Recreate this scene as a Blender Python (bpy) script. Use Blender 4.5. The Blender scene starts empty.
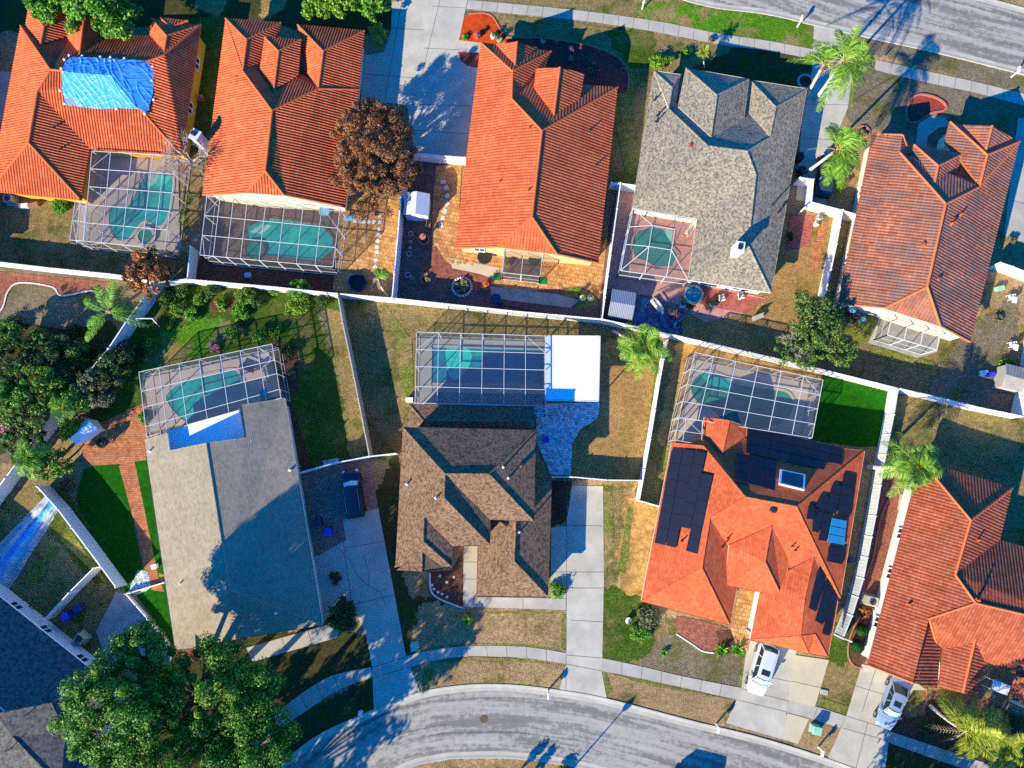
import bpy, math, random
import numpy as np
from mathutils import Vector, Matrix, geometry, noise
sc = bpy.context.scene
COL = sc.collection
R = math.radians
# ------------------------------------------------------------------ camera
CAM_H, TILT, FPX = 71.4, R(7.2), 720.0
CAMP = Vector((0, 0, CAM_H))
FWD = Vector((0, math.sin(TILT), -math.cos(TILT)))
UPV = Vector((0, math.cos(TILT), math.sin(TILT)))
def ray(px, py):
    return Vector((1, 0, 0)) * ((px - 512) / FPX) + UPV * ((384 - py) / FPX) + FWD
def W(px, py, z=0.0):
    """survey point: the spot at height z that the drone saw at (px,py)"""
    d = ray(px, py)
    return CAMP + d * ((z - CAM_H) / d.z)
def Wp(pts, z=0.0):
    return [W(p[0], p[1], z) for p in pts]
# ------------------------------------------------------------------ mesh collector
class MB:
    def __init__(s):
        s.v = []; s.f = []; s.m = []; s.uv = []
    def face(s, pts, m=0, uv=None):
        i = len(s.v); s.v.extend([tuple(p) for p in pts])
        s.f.append(tuple(range(i, i + len(pts)))); s.m.append(m)
        s.uv.append(uv if uv else [(p[0], p[1]) for p in pts])
    def box(s, c, dx, dy, dz, rot=0.0, m=0):
        """box standing on c (base centre)"""
        ca, sa = math.cos(rot), math.sin(rot)
        def q(x, y, z): return (c[0] + x * ca - y * sa, c[1] + x * sa + y * ca, c[2] + z)
        a, b = dx / 2, dy / 2
        P = [q(-a, -b, 0), q(a, -b, 0), q(a, b, 0), q(-a, b, 0), q(-a, -b, dz), q(a, -b, dz), q(a, b, dz), q(-a, b, dz)]
        for f in ((3, 2, 1, 0), (4, 5, 6, 7), (0, 1, 5, 4), (1, 2, 6, 5), (2, 3, 7, 6), (3, 0, 4, 7)):
            s.face([P[k] for k in f], m)
    def rbox(s, c, dx, dy, dz, rot=0.0, m=0, bev=.04):
        """box with chamfered vertical edges and top"""
        a, b = dx / 2, dy / 2; e = min(bev, a * .45, b * .45, dz * .45)
        ca, sa = math.cos(rot), math.sin(rot)
        def ring(x, y, k, z):
            r = [(x - k, -y), (x, -y + k), (x, y - k), (x - k, y), (-x + k, y), (-x, y - k), (-x, -y + k), (-x + k, -y)]
            return [(c[0] + u * ca - w * sa, c[1] + u * sa + w * ca, c[2] + z) for u, w in r]
        r0, r1, r2 = ring(a, b, e, 0), ring(a, b, e, dz - e), ring(a - e, b - e, e * .5, dz)
        for A, B in ((r0, r1), (r1, r2)):
            for i in range(8):
                j = (i + 1) % 8; s.face([A[i], A[j], B[j], B[i]], m)
        s.face(r2, m)
    def beam(s, a, b, w=.1, h=None, m=0):
        a = Vector(a); b = Vector(b); h = h or w
        d = (b - a)
        if d.length < 1e-5: return
        d.normalize()
        up = Vector((0, 0, 1)) if abs(d.z) < .9 else Vector((1, 0, 0))
        x = d.cross(up).normalized() * (w / 2); y = x.cross(d).normalized() * (h / 2)
        P = [a - x - y, a + x - y, a + x + y, a - x + y, b - x - y, b + x - y, b + x + y, b - x + y]
        for f in ((0, 1, 2, 3), (7, 6, 5, 4), (1, 0, 4, 5), (2, 1, 5, 6), (3, 2, 6, 7), (0, 3, 7, 4)):
            s.face([P[k] for k in f], m)
    def tube(s, pts, rad, n=7, m=0, cap=True):
        pts = [Vector(p) for p in pts]
        if not hasattr(rad, '__len__'): rad = [rad] * len(pts)
        rings = []
        for i, p in enumerate(pts):
            d = (pts[min(i + 1, len(pts) - 1)] - pts[max(i - 1, 0)])
            if d.length < 1e-6: d = Vector((0, 0, 1))
            d.normalize()
            up = Vector((0, 0, 1)) if abs(d.z) < .95 else Vector((1, 0, 0))
            x = d.cross(up).normalized(); y = x.cross(d)
            rings.append([p + (x * math.cos(2 * math.pi * k / n) + y * math.sin(2 * math.pi * k / n)) * rad[i] for k in range(n)])
        for A, B in zip(rings, rings[1:]):
            for k in range(n):
                j = (k + 1) % n; s.face([A[k], A[j], B[j], B[k]], m)
        if cap:
            s.face(rings[0][::-1], m); s.face(rings[-1], m)
    def lathe(s, c, prof, n=16, m=0, cap=True):
        """prof: (radius, z) from bottom to top, about vertical axis at c"""
        rings = [[(c[0] + r * math.cos(2 * math.pi * k / n), c[1] + r * math.sin(2 * math.pi * k / n), c[2] + z) for k in range(n)] for r, z in prof]
        for A, B in zip(rings, rings[1:]):
            for k in range(n):
                j = (k + 1) % n; s.face([A[k], A[j], B[j], B[k]], m)
        if cap:
            s.face(rings[-1], m)
            s.face(rings[0][::-1], m)
    def prism(s, pts, z0, z1, m=0, side=None):
        side = m if side is None else side
        top = [(p[0], p[1], z1) for p in pts]; bot = [(p[0], p[1], z0) for p in pts]
        if sum(a[0] * b[1] - b[0] * a[1] for a, b in zip(top, top[1:] + top[:1])) < 0:
            top.reverse(); bot.reverse()
        s.face(top, m); n = len(pts)
        for i in range(n):
            j = (i + 1) % n; s.face([bot[i], bot[j], top[j], top[i]], side)
    def build(s, name, mats, parent=None, smooth=False, local=False):
        me = bpy.data.meshes.new(name)
        me.from_pydata(s.v, [], s.f)
        if not isinstance(mats, (list, tuple)): mats = [mats]
        for m in mats: me.materials.append(m)
        me.polygons.foreach_set('material_index', s.m)
        ul = me.uv_layers.new(name='UVMap')
        ul.data.foreach_set('uv', [c for f in s.uv for p in f for c in p[:2]])
        if smooth: me.polygons.foreach_set('use_smooth', [True] * len(s.f))
        me.update()
        o = bpy.data.objects.new(name, me); COL.objects.link(o)
        if parent is not None: adopt(o, parent, local)
        return o
def adopt(o, parent, local=False):
    o.parent = parent
    if not local:
        o.matrix_parent_inverse = Matrix.Translation(parent.location).inverted() if parent.type == 'EMPTY' else parent.matrix_parent_inverse.copy() if False else Matrix.Translation(parent_origin(parent)).inverted()
def parent_origin(p):
    return p.location if p.type == 'EMPTY' else Vector((0, 0, 0))
def thing(name, label, cat, loc, group=None, rot=0.0):
    o = bpy.data.objects.new(name, None); COL.objects.link(o)
    o.empty_display_size = .3
    o.location = loc; o.rotation_euler = (0, 0, rot)
    o['label'] = label; o['category'] = cat
    if group: o['group'] = group
    return o
def tag(o, label, cat, group=None):
    o['label'] = label; o['category'] = cat
    if group: o['group'] = group
    return o
def dup(root, loc, rot=None, label=None):
    r = root.copy(); COL.objects.link(r); r.location = loc
    if rot is not None: r.rotation_euler = (0, 0, rot)
    if label: r['label'] = label
    for ch in list(root.children):
        c = ch.copy(); COL.objects.link(c); c.parent = r
        for g in list(ch.children):
            d = g.copy(); COL.objects.link(d); d.parent = c
    return r
def struct(o, kind='structure'):
    o['kind'] = kind; return o
# ------------------------------------------------------------------ curves
def smooth(pts, closed=False, sub=6):
    P = [Vector((p[0], p[1])) for p in pts]; n = len(P); out = []
    rng = range(n) if closed else range(n - 1)
    for i in rng:
        if closed: a, b, c, d = P[i - 1], P[i], P[(i + 1) % n], P[(i + 2) % n]
        else: a, b, c, d = P[max(i - 1, 0)], P[i], P[i + 1], P[min(i + 2, n - 1)]
        for k in range(sub):
            t = k / sub
            q = .5 * ((2 * b) + (c - a) * t + (2 * a - 5 * b + 4 * c - d) * t * t + (3 * b - a - 3 * c + d) * t ** 3)
            out.append((q.x, q.y))
    if not closed: out.append((P[-1].x, P[-1].y))
    return out
def resample(pts, n):
    P = [Vector(p) for p in pts]; L = [0]
    for a, b in zip(P, P[1:]): L.append(L[-1] + (b - a).length)
    out = []; j = 0
    for k in range(n):
        t = L[-1] * k / (n - 1)
        while j < len(L) - 2 and L[j + 1] < t: j += 1
        s = (t - L[j]) / max(L[j + 1] - L[j], 1e-9)
        out.append(P[j].lerp(P[j + 1], min(max(s, 0), 1)))
    return out
def ragged(pts, amp=.18, step=.45, seed=1):
    """break a world outline into short pieces with an uneven edge"""
    rr = random.Random(seed); out = []; n = len(pts)
    for i in range(n):
        a, b = Vector(pts[i]), Vector(pts[(i + 1) % n]); L = (b - a).length
        k = max(1, int(L / step)); nrm = Vector((-(b - a).y, (b - a).x, 0)).normalized() if L > 0 else Vector((0, 0, 0))
        for j in range(k):
            q = a.lerp(b, j / k)
            out.append(q + nrm * (rr.uniform(-amp, amp) if j else 0))
    return out
# ------------------------------------------------------------------ materials
def srgb(r, g, b):
    f = lambda c: (c / 255 / 12.92) if c <= 10 else ((c / 255 + .055) / 1.055) ** 2.4
    return (f(r), f(g), f(b), 1)
class NT:
    def __init__(s, name):
        s.mat = bpy.data.materials.new(name); s.mat.use_nodes = True
        s.t = s.mat.node_tree; s.t.nodes.clear()
        s.out = s.n('ShaderNodeOutputMaterial')
    def n(s, typ, **kw):
        o = s.t.nodes.new(typ)
        for k, v in kw.items():
            if k.startswith('i_'):
                o.inputs[int(k[2:])].default_value = v
            else: setattr(o, k, v)
        return o
    def l(s, a, b): s.t.links.new(a, b)
    def sv(s, inp, v):
        if isinstance(v, bpy.types.NodeSocket): s.l(v, inp)
        elif hasattr(v, '__len__') and len(v) == 4 and inp.type == 'VECTOR': inp.default_value = v[:3]
        else: inp.default_value = v
    def math(s, op, a, b=None, c=None):
        o = s.n('ShaderNodeMath', operation=op)
        s.sv(o.inputs[0], a)
        if b is not None: s.sv(o.inputs[1], b)
        if c is not None: s.sv(o.inputs[2], c)
        return o.outputs[0]
    def coord(s, kind='Object'): return s.n('ShaderNodeTexCoord').outputs[kind]
    def noise(s, co, scale, detail=4, rough=.6, dist=0):
        o = s.n('ShaderNodeTexNoise'); s.l(co, o.inputs['Vector'])
        o.inputs['Scale'].default_value = scale; o.inputs['Detail'].default_value = detail
        o.inputs['Roughness'].default_value = rough; o.inputs['Distortion'].default_value = dist
        return o.outputs['Fac']
    def ramp(s, fac, stops, interp='LINEAR'):
        o = s.n('ShaderNodeValToRGB'); s.l(fac, o.inputs[0]); e = o.color_ramp.elements
        o.color_ramp.interpolation = interp
        while len(e) < len(stops): e.new(.5)
        for k, (p, c) in enumerate(stops):
            e[k].position = p; e[k].color = c if len(c) == 4 else (*c, 1)
        return o.outputs[0]
    def mix(s, f, a, b, mode='MIX'):
        o = s.n('ShaderNodeMix', data_type='RGBA', blend_type=mode)
        s.sv(o.inputs[0], f); s.sv(o.inputs[6], a); s.sv(o.inputs[7], b)
        return o.outputs[2]
    def range(s, v, a, b, c, d):
        o = s.n('ShaderNodeMapRange'); s.l(v, o.inputs[0])
        for k, q in enumerate((a, b, c, d)): o.inputs[k + 1].default_value = q
        return o.outputs[0]
    def mulv(s, col, v):
        """scale a colour by a scalar"""
        o = s.n('ShaderNodeVectorMath', operation='SCALE'); s.sv(o.inputs[0], col); s.sv(o.inputs[3], v)
        return o.outputs[0]
    def bsdf(s, col, rough=.8, spec=.3, metal=0, bump=None, bstr=.5, bdist=.05, **kw):
        o = s.n('ShaderNodeBsdfPrincipled'); s.sv(o.inputs['Base Color'], col); s.sv(o.inputs['Roughness'], rough)
        o.inputs['Specular IOR Level'].default_value = spec; o.inputs['Metallic'].default_value = metal
        for k, v in kw.items(): s.sv(o.inputs[k.replace('_', ' ')], v)
        if bump is not None:
            b = s.n('ShaderNodeBump'); b.inputs['Strength'].default_value = bstr; b.inputs['Distance'].default_value = bdist
            s.l(bump, b.inputs['Height']); s.l(b.outputs[0], o.inputs['Normal'])
        s.l(o.outputs[0], s.out.inputs[0]); return o
def m_plain(name, col, rough=.6, spec=.4, var=.12, scale=3, metal=0, **kw):
    t = NT(name); co = t.coord()
    f = t.range(t.noise(co, scale, 5, .65), .25, .75, 1 - var, 1 + var)
    t.bsdf(t.mulv(col, f), rough, spec, metal, **kw); return t.mat
def m_grass(name, stops, patch=None, pscale=.35, fine=5.5, bump=.6, lo=.5, hi=1.6, pthr=(.45, .62)):
    """stops: colours from dark to light; patch: colour that comes in irregular drifts"""
    t = NT(name); co = t.coord()
    n = t.noise(co, fine, 7, .82)
    col = t.ramp(n, [(.30 + .4 * k / (len(stops) - 1), c) for k, c in enumerate(stops)])
    if patch:
        g = t.math('ADD', t.noise(co, pscale, 5, .62), t.math('MULTIPLY', t.math('SUBTRACT', t.noise(co, 3.1, 3, .7), .5), .35))
        m = t.range(g, pthr[0], pthr[1], 0, 1)
        n2 = t.noise(co, fine * 1.17, 6, .8)
        pc = t.ramp(n2, [(.3, tuple(c * .55 for c in patch[:3])), (.52, patch), (.7, tuple(min(1, c * 1.45) for c in patch[:3]))])
        col = t.mix(m, col, pc)
    tuft = t.range(t.noise(co, 1.9, 5, .75), .3, .7, .66, 1.34)
    sp = t.range(t.noise(co, 11, 3, .9), .3, .7, lo, hi)
    big = t.range(t.noise(co, .22, 3, .5), .3, .7, .85, 1.15)
    col = t.mulv(col, t.math('MULTIPLY', t.math('MULTIPLY', sp, big), tuft))
    b = t.bsdf(col, .95, .08, bump=t.noise(co, 9, 5, .8), bstr=bump, bdist=.12)
    # grass thins out towards the edge of a patch (u runs 1 -> 0 there)
    sp2 = t.n('ShaderNodeSeparateXYZ'); t.l(t.coord('UV'), sp2.inputs[0])
    e = t.math('ADD', t.math('ADD', sp2.outputs[0], t.math('MULTIPLY', t.math('SUBTRACT', t.noise(co, 7, 4, .8), .5), 1.5)), t.math('MULTIPLY', t.math('SUBTRACT', t.noise(co, 1.3, 3, .6), .5), 1.2))
    e = t.math('MAXIMUM', t.math('GREATER_THAN', e, .5), t.math('GREATER_THAN', sp2.outputs[0], .985))
    tr = t.n('ShaderNodeBsdfTransparent'); mx = t.n('ShaderNodeMixShader'); t.l(e, mx.inputs[0]); t.l(tr.outputs[0], mx.inputs[1]); t.l(b.outputs[0], mx.inputs[2]); t.l(mx.outputs[0], t.out.inputs[0])
    return t.mat
def m_concrete(name, col, stain=.16, scale=.5):
    t = NT(name); co = t.coord()
    a = t.range(t.noise(co, scale, 6, .65), .3, .7, 1 - stain, 1 + stain)
    b = t.range(t.noise(co, 14, 3, .8), .3, .7, .93, 1.07)
    w = t.range(t.noise(co, 1.7, 6, .7, 1.2), .56, .72, 1, .86)
    c = t.mulv(col, t.math('MULTIPLY', t.math('MULTIPLY', a, b), w))
    t.bsdf(c, .85, .25, bump=t.noise(co, 25, 3, .7), bstr=.25, bdist=.02); return t.mat
def m_paver(name, cols, bw=.32, bh=.18, mortar=(.05, .045, .04, 1), rot=0.0, var=.25):
    t = NT(name); co = t.coord()
    mp = t.n('ShaderNodeMapping'); t.l(co, mp.inputs[0]); mp.inputs['Rotation'].default_value = (0, 0, rot)
    b = t.n('ShaderNodeTexBrick'); t.l(mp.outputs[0], b.inputs['Vector'])
    b.inputs['Color1'].default_value = cols[0]; b.inputs['Color2'].default_value = cols[1]; b.inputs['Mortar'].default_value = mortar
    b.inputs['Scale'].default_value = 1; b.inputs['Brick Width'].default_value = bw; b.inputs['Row Height'].default_value = bh
    b.inputs['Mortar Size'].default_value = .012; b.inputs['Bias'].default_value = 0
    f = t.range(t.noise(co, 1.1, 5, .65), .3, .7, 1 - var, 1 + var)
    g = t.range(t.noise(co, 7, 4, .8), .3, .7, .72, 1.28)
    t.bsdf(t.mulv(b.outputs[0], t.math('MULTIPLY', f, g)), .85, .2, bump=b.outputs['Fac'], bstr=.3, bdist=-.02); return t.mat
def m_tile(name, cols, bw=.28, ch=.38, weather=None, wamt=.5, var=.3):
    """clay roof tile; UV: u along the eave, v up the slope, in metres"""
    t = NT(name); uv = t.coord('UV'); sp = t.n('ShaderNodeSeparateXYZ'); t.l(uv, sp.inputs[0])
    u, v = t.math('DIVIDE', sp.outputs[0], bw), t.math('DIVIDE', sp.outputs[1], ch)
    cb = t.n('ShaderNodeCombineXYZ'); t.l(t.math('FLOOR', u), cb.inputs[0]); t.l(t.math('FLOOR', v), cb.inputs[1])
    wn = t.n('ShaderNodeTexWhiteNoise', noise_dimensions='2D'); t.l(cb.outputs[0], wn.inputs['Vector'])
    col = t.ramp(wn.outputs['Value'], [(0, cols[0]), (.5, cols[1]), (1, cols[2])])
    co = t.coord()
    if weather:
        m = t.range(t.math('ADD', t.noise(co, .45, 5, .7), t.math('MULTIPLY', t.math('SUBTRACT', wn.outputs['Value'], .5), .3)), .42, .66, 0, wamt)
        col = t.mix(m, col, weather)
    fv = t.math('FRACT', v)
    edge = t.range(fv, 0, .10, .55, 1)
    cs = t.n('ShaderNodeCombineXYZ'); t.l(t.math('MULTIPLY', sp.outputs[0], 1.6), cs.inputs[0]); t.l(t.math('MULTIPLY', sp.outputs[1], .22), cs.inputs[1])
    edge = t.math('MULTIPLY', edge, t.range(t.noise(cs.outputs[0], 1, 4, .65), .5, .72, 1, .78))
    big = t.range(t.noise(co, .5, 4, .6), .3, .7, 1 - var * .5, 1 + var * .5)
    fine = t.range(t.noise(co, 10, 3, .8), .3, .7, .9, 1.1)
    col = t.mulv(col, t.math('MULTIPLY', t.math('MULTIPLY', edge, big), fine))
    t.bsdf(col, .75, .25, bump=t.math('SUBTRACT', 1, fv), bstr=.9, bdist=.03); return t.mat
def m_shingle(name, cols, ch=.16, bw=.30, streak=.15, var=.2, spec=.15):
    t = NT(name); uv = t.coord('UV'); sp = t.n('ShaderNodeSeparateXYZ'); t.l(uv, sp.inputs[0])
    v = t.math('DIVIDE', sp.outputs[1], ch); fl = t.math('FLOOR', v)
    off = t.n('ShaderNodeTexWhiteNoise', noise_dimensions='1D'); t.l(fl, off.inputs['W'])
    u = t.math('ADD', t.math('DIVIDE', sp.outputs[0], bw), off.outputs['Value'])
    cb = t.n('ShaderNodeCombineXYZ'); t.l(t.math('FLOOR', u), cb.inputs[0]); t.l(fl, cb.inputs[1])
    wn = t.n('ShaderNodeTexWhiteNoise', noise_dimensions='2D'); t.l(cb.outputs[0], wn.inputs['Vector'])
    col = t.ramp(wn.outputs['Value'], [(k / (len(cols) - 1), c) for k, c in enumerate(cols)])
    co = t.coord(); fv = t.math('FRACT', v)
    edge = t.range(fv, 0, .22, .62, 1)
    big = t.range(t.noise(co, .35, 4, .6), .3, .7, 1 - var, 1 + var)
    # rain streaks running down the slope
    cs = t.n('ShaderNodeCombineXYZ'); t.l(t.math('MULTIPLY', sp.outputs[0], 2.2), cs.inputs[0]); t.l(t.math('MULTIPLY', sp.outputs[1], .18), cs.inputs[1])
    st = t.range(t.noise(cs.outputs[0], 1, 3, .6), .35, .7, 1 + streak, 1 - streak)
    fine = t.range(t.noise(co, 8, 3, .85), .3, .7, .8, 1.2)
    col = t.mulv(col, t.math('MULTIPLY', t.math('MULTIPLY', edge, big), t.math('MULTIPLY', st, fine)))
    t.bsdf(col, .9, spec, bump=t.math('ADD', t.math('SUBTRACT', 1, fv), t.math('MULTIPLY', wn.outputs['Value'], .5)), bstr=.6, bdist=.03); return t.mat
def m_asphalt(name):
    """UV: u along the road, v across, metres: worn wheel lanes and pale flaking seal"""
    t = NT(name); uv = t.coord('UV'); sp = t.n('ShaderNodeSeparateXYZ'); t.l(uv, sp.inputs[0]); co = t.coord()
    cs = t.n('ShaderNodeCombineXYZ'); t.l(t.math('MULTIPLY', sp.outputs[0], .07), cs.inputs[0]); t.l(t.math('MULTIPLY', sp.outputs[1], 1.1), cs.inputs[1])
    lane = t.noise(cs.outputs[0], 1.0, 4, .65)
    flake = t.math('ADD', lane, t.math('MULTIPLY', t.math('SUBTRACT', t.noise(co, 1.6, 7, .8), .5), .75))
    col = t.ramp(flake, [(.36, srgb(112, 108, 100)), (.46, srgb(124, 119, 110)), (.50, srgb(146, 140, 128)), (.68, srgb(162, 155, 142))])
    cs2 = t.n('ShaderNodeCombineXYZ'); t.l(t.math('MULTIPLY', sp.outputs[0], .02), cs2.inputs[0]); t.l(t.math('MULTIPLY', sp.outputs[1], 2.6), cs2.inputs[1])
    seam = t.range(t.noise(cs2.outputs[0], 1, 2, .5), .60, .64, 1, .72)
    fine = t.range(t.noise(co, 16, 3, .85), .3, .7, .85, 1.15)
    t.bsdf(t.mulv(col, t.math('MULTIPLY', seam, fine)), .9, .2, bump=t.noise(co, 22, 3, .8), bstr=.3, bdist=.02); return t.mat
def m_leaf(name, dark, mid, light, trans=.25, rough=.55):
    t = NT(name); g = t.n('ShaderNodeNewGeometry'); co = t.coord()
    f = t.math('ADD', t.math('MULTIPLY', g.outputs['Random Per Island'], .6), t.math('MULTIPLY', t.noise(co, .7, 3, .6), .4))
    col = t.ramp(f, [(.2, dark), (.5, mid), (.8, light)])
    b = t.bsdf(col, rough, .3)
    tr = t.n('ShaderNodeBsdfTranslucent'); t.l(col, tr.inputs[0])
    mx = t.n('ShaderNodeMixShader'); mx.inputs[0].default_value = trans
    t.l(b.outputs[0], mx.inputs[1]); t.l(tr.outputs[0], mx.inputs[2]); t.l(mx.outputs[0], t.out.inputs[0]); return t.mat
def m_water(name, col, deep, scale=.35):
    t = NT(name); co = t.coord()
    f = t.range(t.noise(co, scale, 3, .5), .35, .65, 0, 1)
    c = t.mix(f, col, deep)
    vo = t.n('ShaderNodeTexVoronoi', feature='SMOOTH_F1'); t.l(co, vo.inputs['Vector']); vo.inputs['Scale'].default_value = 2.4
    c = t.mulv(c, t.range(vo.outputs['Distance'], .1, .6, .86, 1.14))  # cell borders brightened in the colour to imitate caustic light
    t.bsdf(c, .06, .5, bump=t.noise(co, 2.2, 3, .6), bstr=.12, bdist=.05); return t.mat
def m_screen(name, op=.24, col=(.095, .10, .105, 1)):
    t = NT(name); d = t.n('ShaderNodeBsdfDiffuse'); d.inputs[0].default_value = col
    tr = t.n('ShaderNodeBsdfTransparent'); mx = t.n('ShaderNodeMixShader'); mx.inputs[0].default_value = op
    t.l(tr.outputs[0], mx.inputs[1]); t.l(d.outputs[0], mx.inputs[2]); t.l(mx.outputs[0], t.out.inputs[0]); return t.mat
def m_glass(name, col=(.02, .03, .04, 1)):
    t = NT(name); t.bsdf(col, .04, .8); return t.mat
def m_tarp(name, stops, scale):
    t = NT(name); uv = t.coord('UV'); co = t.coord()
    sp = t.n('ShaderNodeSeparateXYZ'); t.l(uv, sp.inputs[0])
    f = t.math('ADD', sp.outputs[1], t.math('MULTIPLY', t.math('SUBTRACT', t.noise(co, scale, 5, .7), .5), .35))
    t.bsdf(t.ramp(f, stops), .38, .5, bump=t.noise(co, 3.5, 5, .7, 1), bstr=.5, bdist=.08); return t.mat
M = {}
def mk():
    g = lambda *c: srgb(*c)
    M['g_tan'] = m_grass('grass_dry_tan', [g(92, 70, 44), g(146, 118, 80), g(176, 148, 106)], g(98, 92, 42), .3, pthr=(.54, .68))
    M['g_olive'] = m_grass('grass_olive', [g(74, 62, 34), g(122, 104, 64), g(158, 136, 92)], g(78, 84, 30), .35, pthr=(.5, .66))
    M['g_gold'] = m_grass('grass_golden', [g(102, 76, 40), g(148, 114, 66), g(178, 144, 94)], g(110, 96, 40), .3, pthr=(.52, .7))
    M['g_green'] = m_grass('grass_green', [g(26, 42, 10), g(58, 80, 20), g(96, 112, 38)], g(104, 94, 48), .4, pthr=(.5, .66))
    M['g_fringe'] = m_grass('grass_fringe', [g(60, 66, 24), g(98, 104, 40), g(140, 138, 72)], g(146, 120, 78), .6, pthr=(.5, .64))
    M['g_lush'] = m_grass('grass_lush', [g(34, 66, 8), g(68, 112, 18), g(108, 140, 40)], g(130, 108, 66), .3, pthr=(.5, .6))
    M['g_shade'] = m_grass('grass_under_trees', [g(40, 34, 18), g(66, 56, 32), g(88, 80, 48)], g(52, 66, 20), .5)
    M['g_grey'] = m_grass('grass_bare_soil', [g(70, 60, 46), g(112, 98, 76), g(140, 124, 98)], g(92, 90, 44), .4, pthr=(.5, .66))
    M['turf'] = m_grass('artificial_turf', [g(14, 62, 6), g(24, 84, 8), g(38, 100, 14)], None, fine=7, lo=.85, hi=1.15, bump=.25)
    M['mulch_red'] = m_grass('mulch_red', [g(96, 56, 42), g(136, 82, 64), g(176, 122, 102)], None, fine=7, lo=.6, hi=1.4)
    M['mulch_orange'] = m_grass('mulch_orange', [g(150, 44, 10), g(190, 68, 22), g(205, 88, 40)], None, fine=7, lo=.75, hi=1.25)
    M['mulch_brown'] = m_grass('mulch_brown', [g(58, 36, 26), g(96, 62, 44), g(128, 92, 68)], None, fine=7, lo=.6, hi=1.4)
    M['mulch_plum'] = m_grass('mulch_dark_red', [g(112, 46, 38), g(142, 60, 50), g(164, 78, 66)], None, fine=7, lo=.75, hi=1.25)
    M['gravel_gold'] = m_grass('gravel_golden', [g(150, 104, 52), g(184, 138, 78), g(205, 166, 106)], g(150, 112, 60), .5, fine=7, lo=.7, hi=1.3)
    M['mulch_dk'] = m_grass('mulch_dark', [g(74, 54, 48), g(110, 82, 72), g(142, 112, 98)], None, fine=7, lo=.6, hi=1.4)
    M['soil'] = m_grass('soil', [g(40, 32, 24), g(64, 52, 40), g(84, 72, 56)], None, lo=.6, hi=1.4)
    M['conc'] = m_concrete('concrete', g(172, 164, 146), .18)
    M['conc_lt'] = m_concrete('concrete_new', g(184, 168, 138), .08)
    M['conc_gr'] = m_concrete('concrete_grey', g(162, 155, 140), .16)
    M['conc_old'] = m_concrete('concrete_weathered', g(150, 145, 132), .25, .9)
    M['joint'] = m_plain('concrete_joint', g(98, 92, 84), .9, .1)
    M['asphalt'] = m_asphalt('asphalt')
    M['pv_orange'] = m_paver('paver_orange', [g(190, 122, 74), g(164, 96, 58)], var=.3)
    M['pv_gold'] = m_paver('paver_golden', [g(196, 146, 88), g(170, 116, 62)], .4, .4, var=.35, rot=.2)
    M['pv_pink'] = m_paver('paver_pink', [g(186, 138, 122), g(176, 122, 106)], .3, .3, mortar=g(150, 110, 98), var=.12, rot=-.15)
    M['pv_rose'] = m_paver('paver_rose', [g(178, 96, 80), g(160, 80, 68)], .3, .15, rot=-.15)
    M['pv_brown'] = m_paver('paver_brown', [g(118, 90, 76), g(88, 66, 58)], .25, .12, rot=.3)
    M['pv_red'] = m_paver('paver_reddish', [g(178, 128, 108), g(148, 104, 88)], .25, .12, rot=.3)
    M['pv_blue'] = m_paver('paver_grey_blue', [g(222, 228, 226), g(140, 160, 164)], .3, .24, rot=.1, var=.3)
    M['pv_check'] = m_paver('paver_slate', [g(120, 124, 150), g(70, 72, 96)], .45, .45, rot=.1)
    M['deck'] = m_concrete('pool_deck', g(176, 158, 142), .1)
    M['deck_gr'] = m_concrete('pool_deck_grey', g(150, 148, 142), .1)
    M['white'] = m_plain('white_vinyl', g(222, 220, 214), .45, .4, .07, 1.2)
    M['fence_gray'] = m_plain('weathered_vinyl', g(176, 166, 146), .7, .2, .2, 1.5)
    M['fence_tan'] = m_plain('greyish_vinyl', g(200, 200, 196), .6, .3, .12, 1.5)
    M['alu'] = m_plain('white_aluminium', g(190, 192, 192), .4, .5, .04)
    M['screen'] = m_screen('insect_screen')
    M['screen_dk'] = m_screen('insect_screen_dark', .22, (.06, .07, .075, 1))
    for k, c in dict(yellow=(206, 152, 44), tan=(196, 164, 118), cream=(214, 204, 180), white=(226, 222, 212), grey=(190, 192, 192), beige=(190, 172, 150), pale=(206, 208, 206)).items():
        M['st_' + k] = m_plain('stucco_' + k, g(*c), .9, .1, .07, 2)
    M['t_orange'] = m_tile('clay_tile_orange', [g(182, 80, 38), g(196, 90, 46), g(206, 106, 62)], .32, .4, g(150, 66, 38), .3)
    M['t_red'] = m_tile('clay_tile_red_orange', [g(180, 80, 40), g(192, 90, 48), g(202, 104, 62)], .30, .36, g(150, 70, 44), .25)
    M['t_weather'] = m_tile('clay_tile_weathered', [g(134, 80, 58), g(164, 96, 66), g(178, 114, 84)], .31, .36, g(112, 90, 82), .85, .35)
    M['t_terra'] = m_tile('clay_tile_terracotta', [g(144, 66, 36), g(162, 78, 44), g(176, 94, 58)], .30, .36, g(132, 78, 60), .5)
    M['cap_orange'] = m_plain('ridge_tile_orange', g(204, 98, 52), .75, .2, .18, 5)
    M['cap_terra'] = m_plain('ridge_tile_terracotta', g(206, 108, 62), .75, .2, .2, 5)
    M['s_grey'] = m_shingle('shingle_grey', [g(96, 88, 78), g(134, 122, 104), g(160, 146, 122), g(116, 106, 92)], ch=.13, bw=.17, streak=.06, var=.1)
    M['s_beige'] = m_shingle('shingle_beige', [g(134, 121, 102), g(152, 138, 116), g(143, 129, 108)], ch=.2, var=.1, streak=.06)
    M['s_brown'] = m_shingle('shingle_brown', [g(82, 62, 48), g(120, 92, 68), g(140, 110, 84), g(100, 76, 58)], ch=.13, bw=.18, streak=.06, var=.1)
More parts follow.
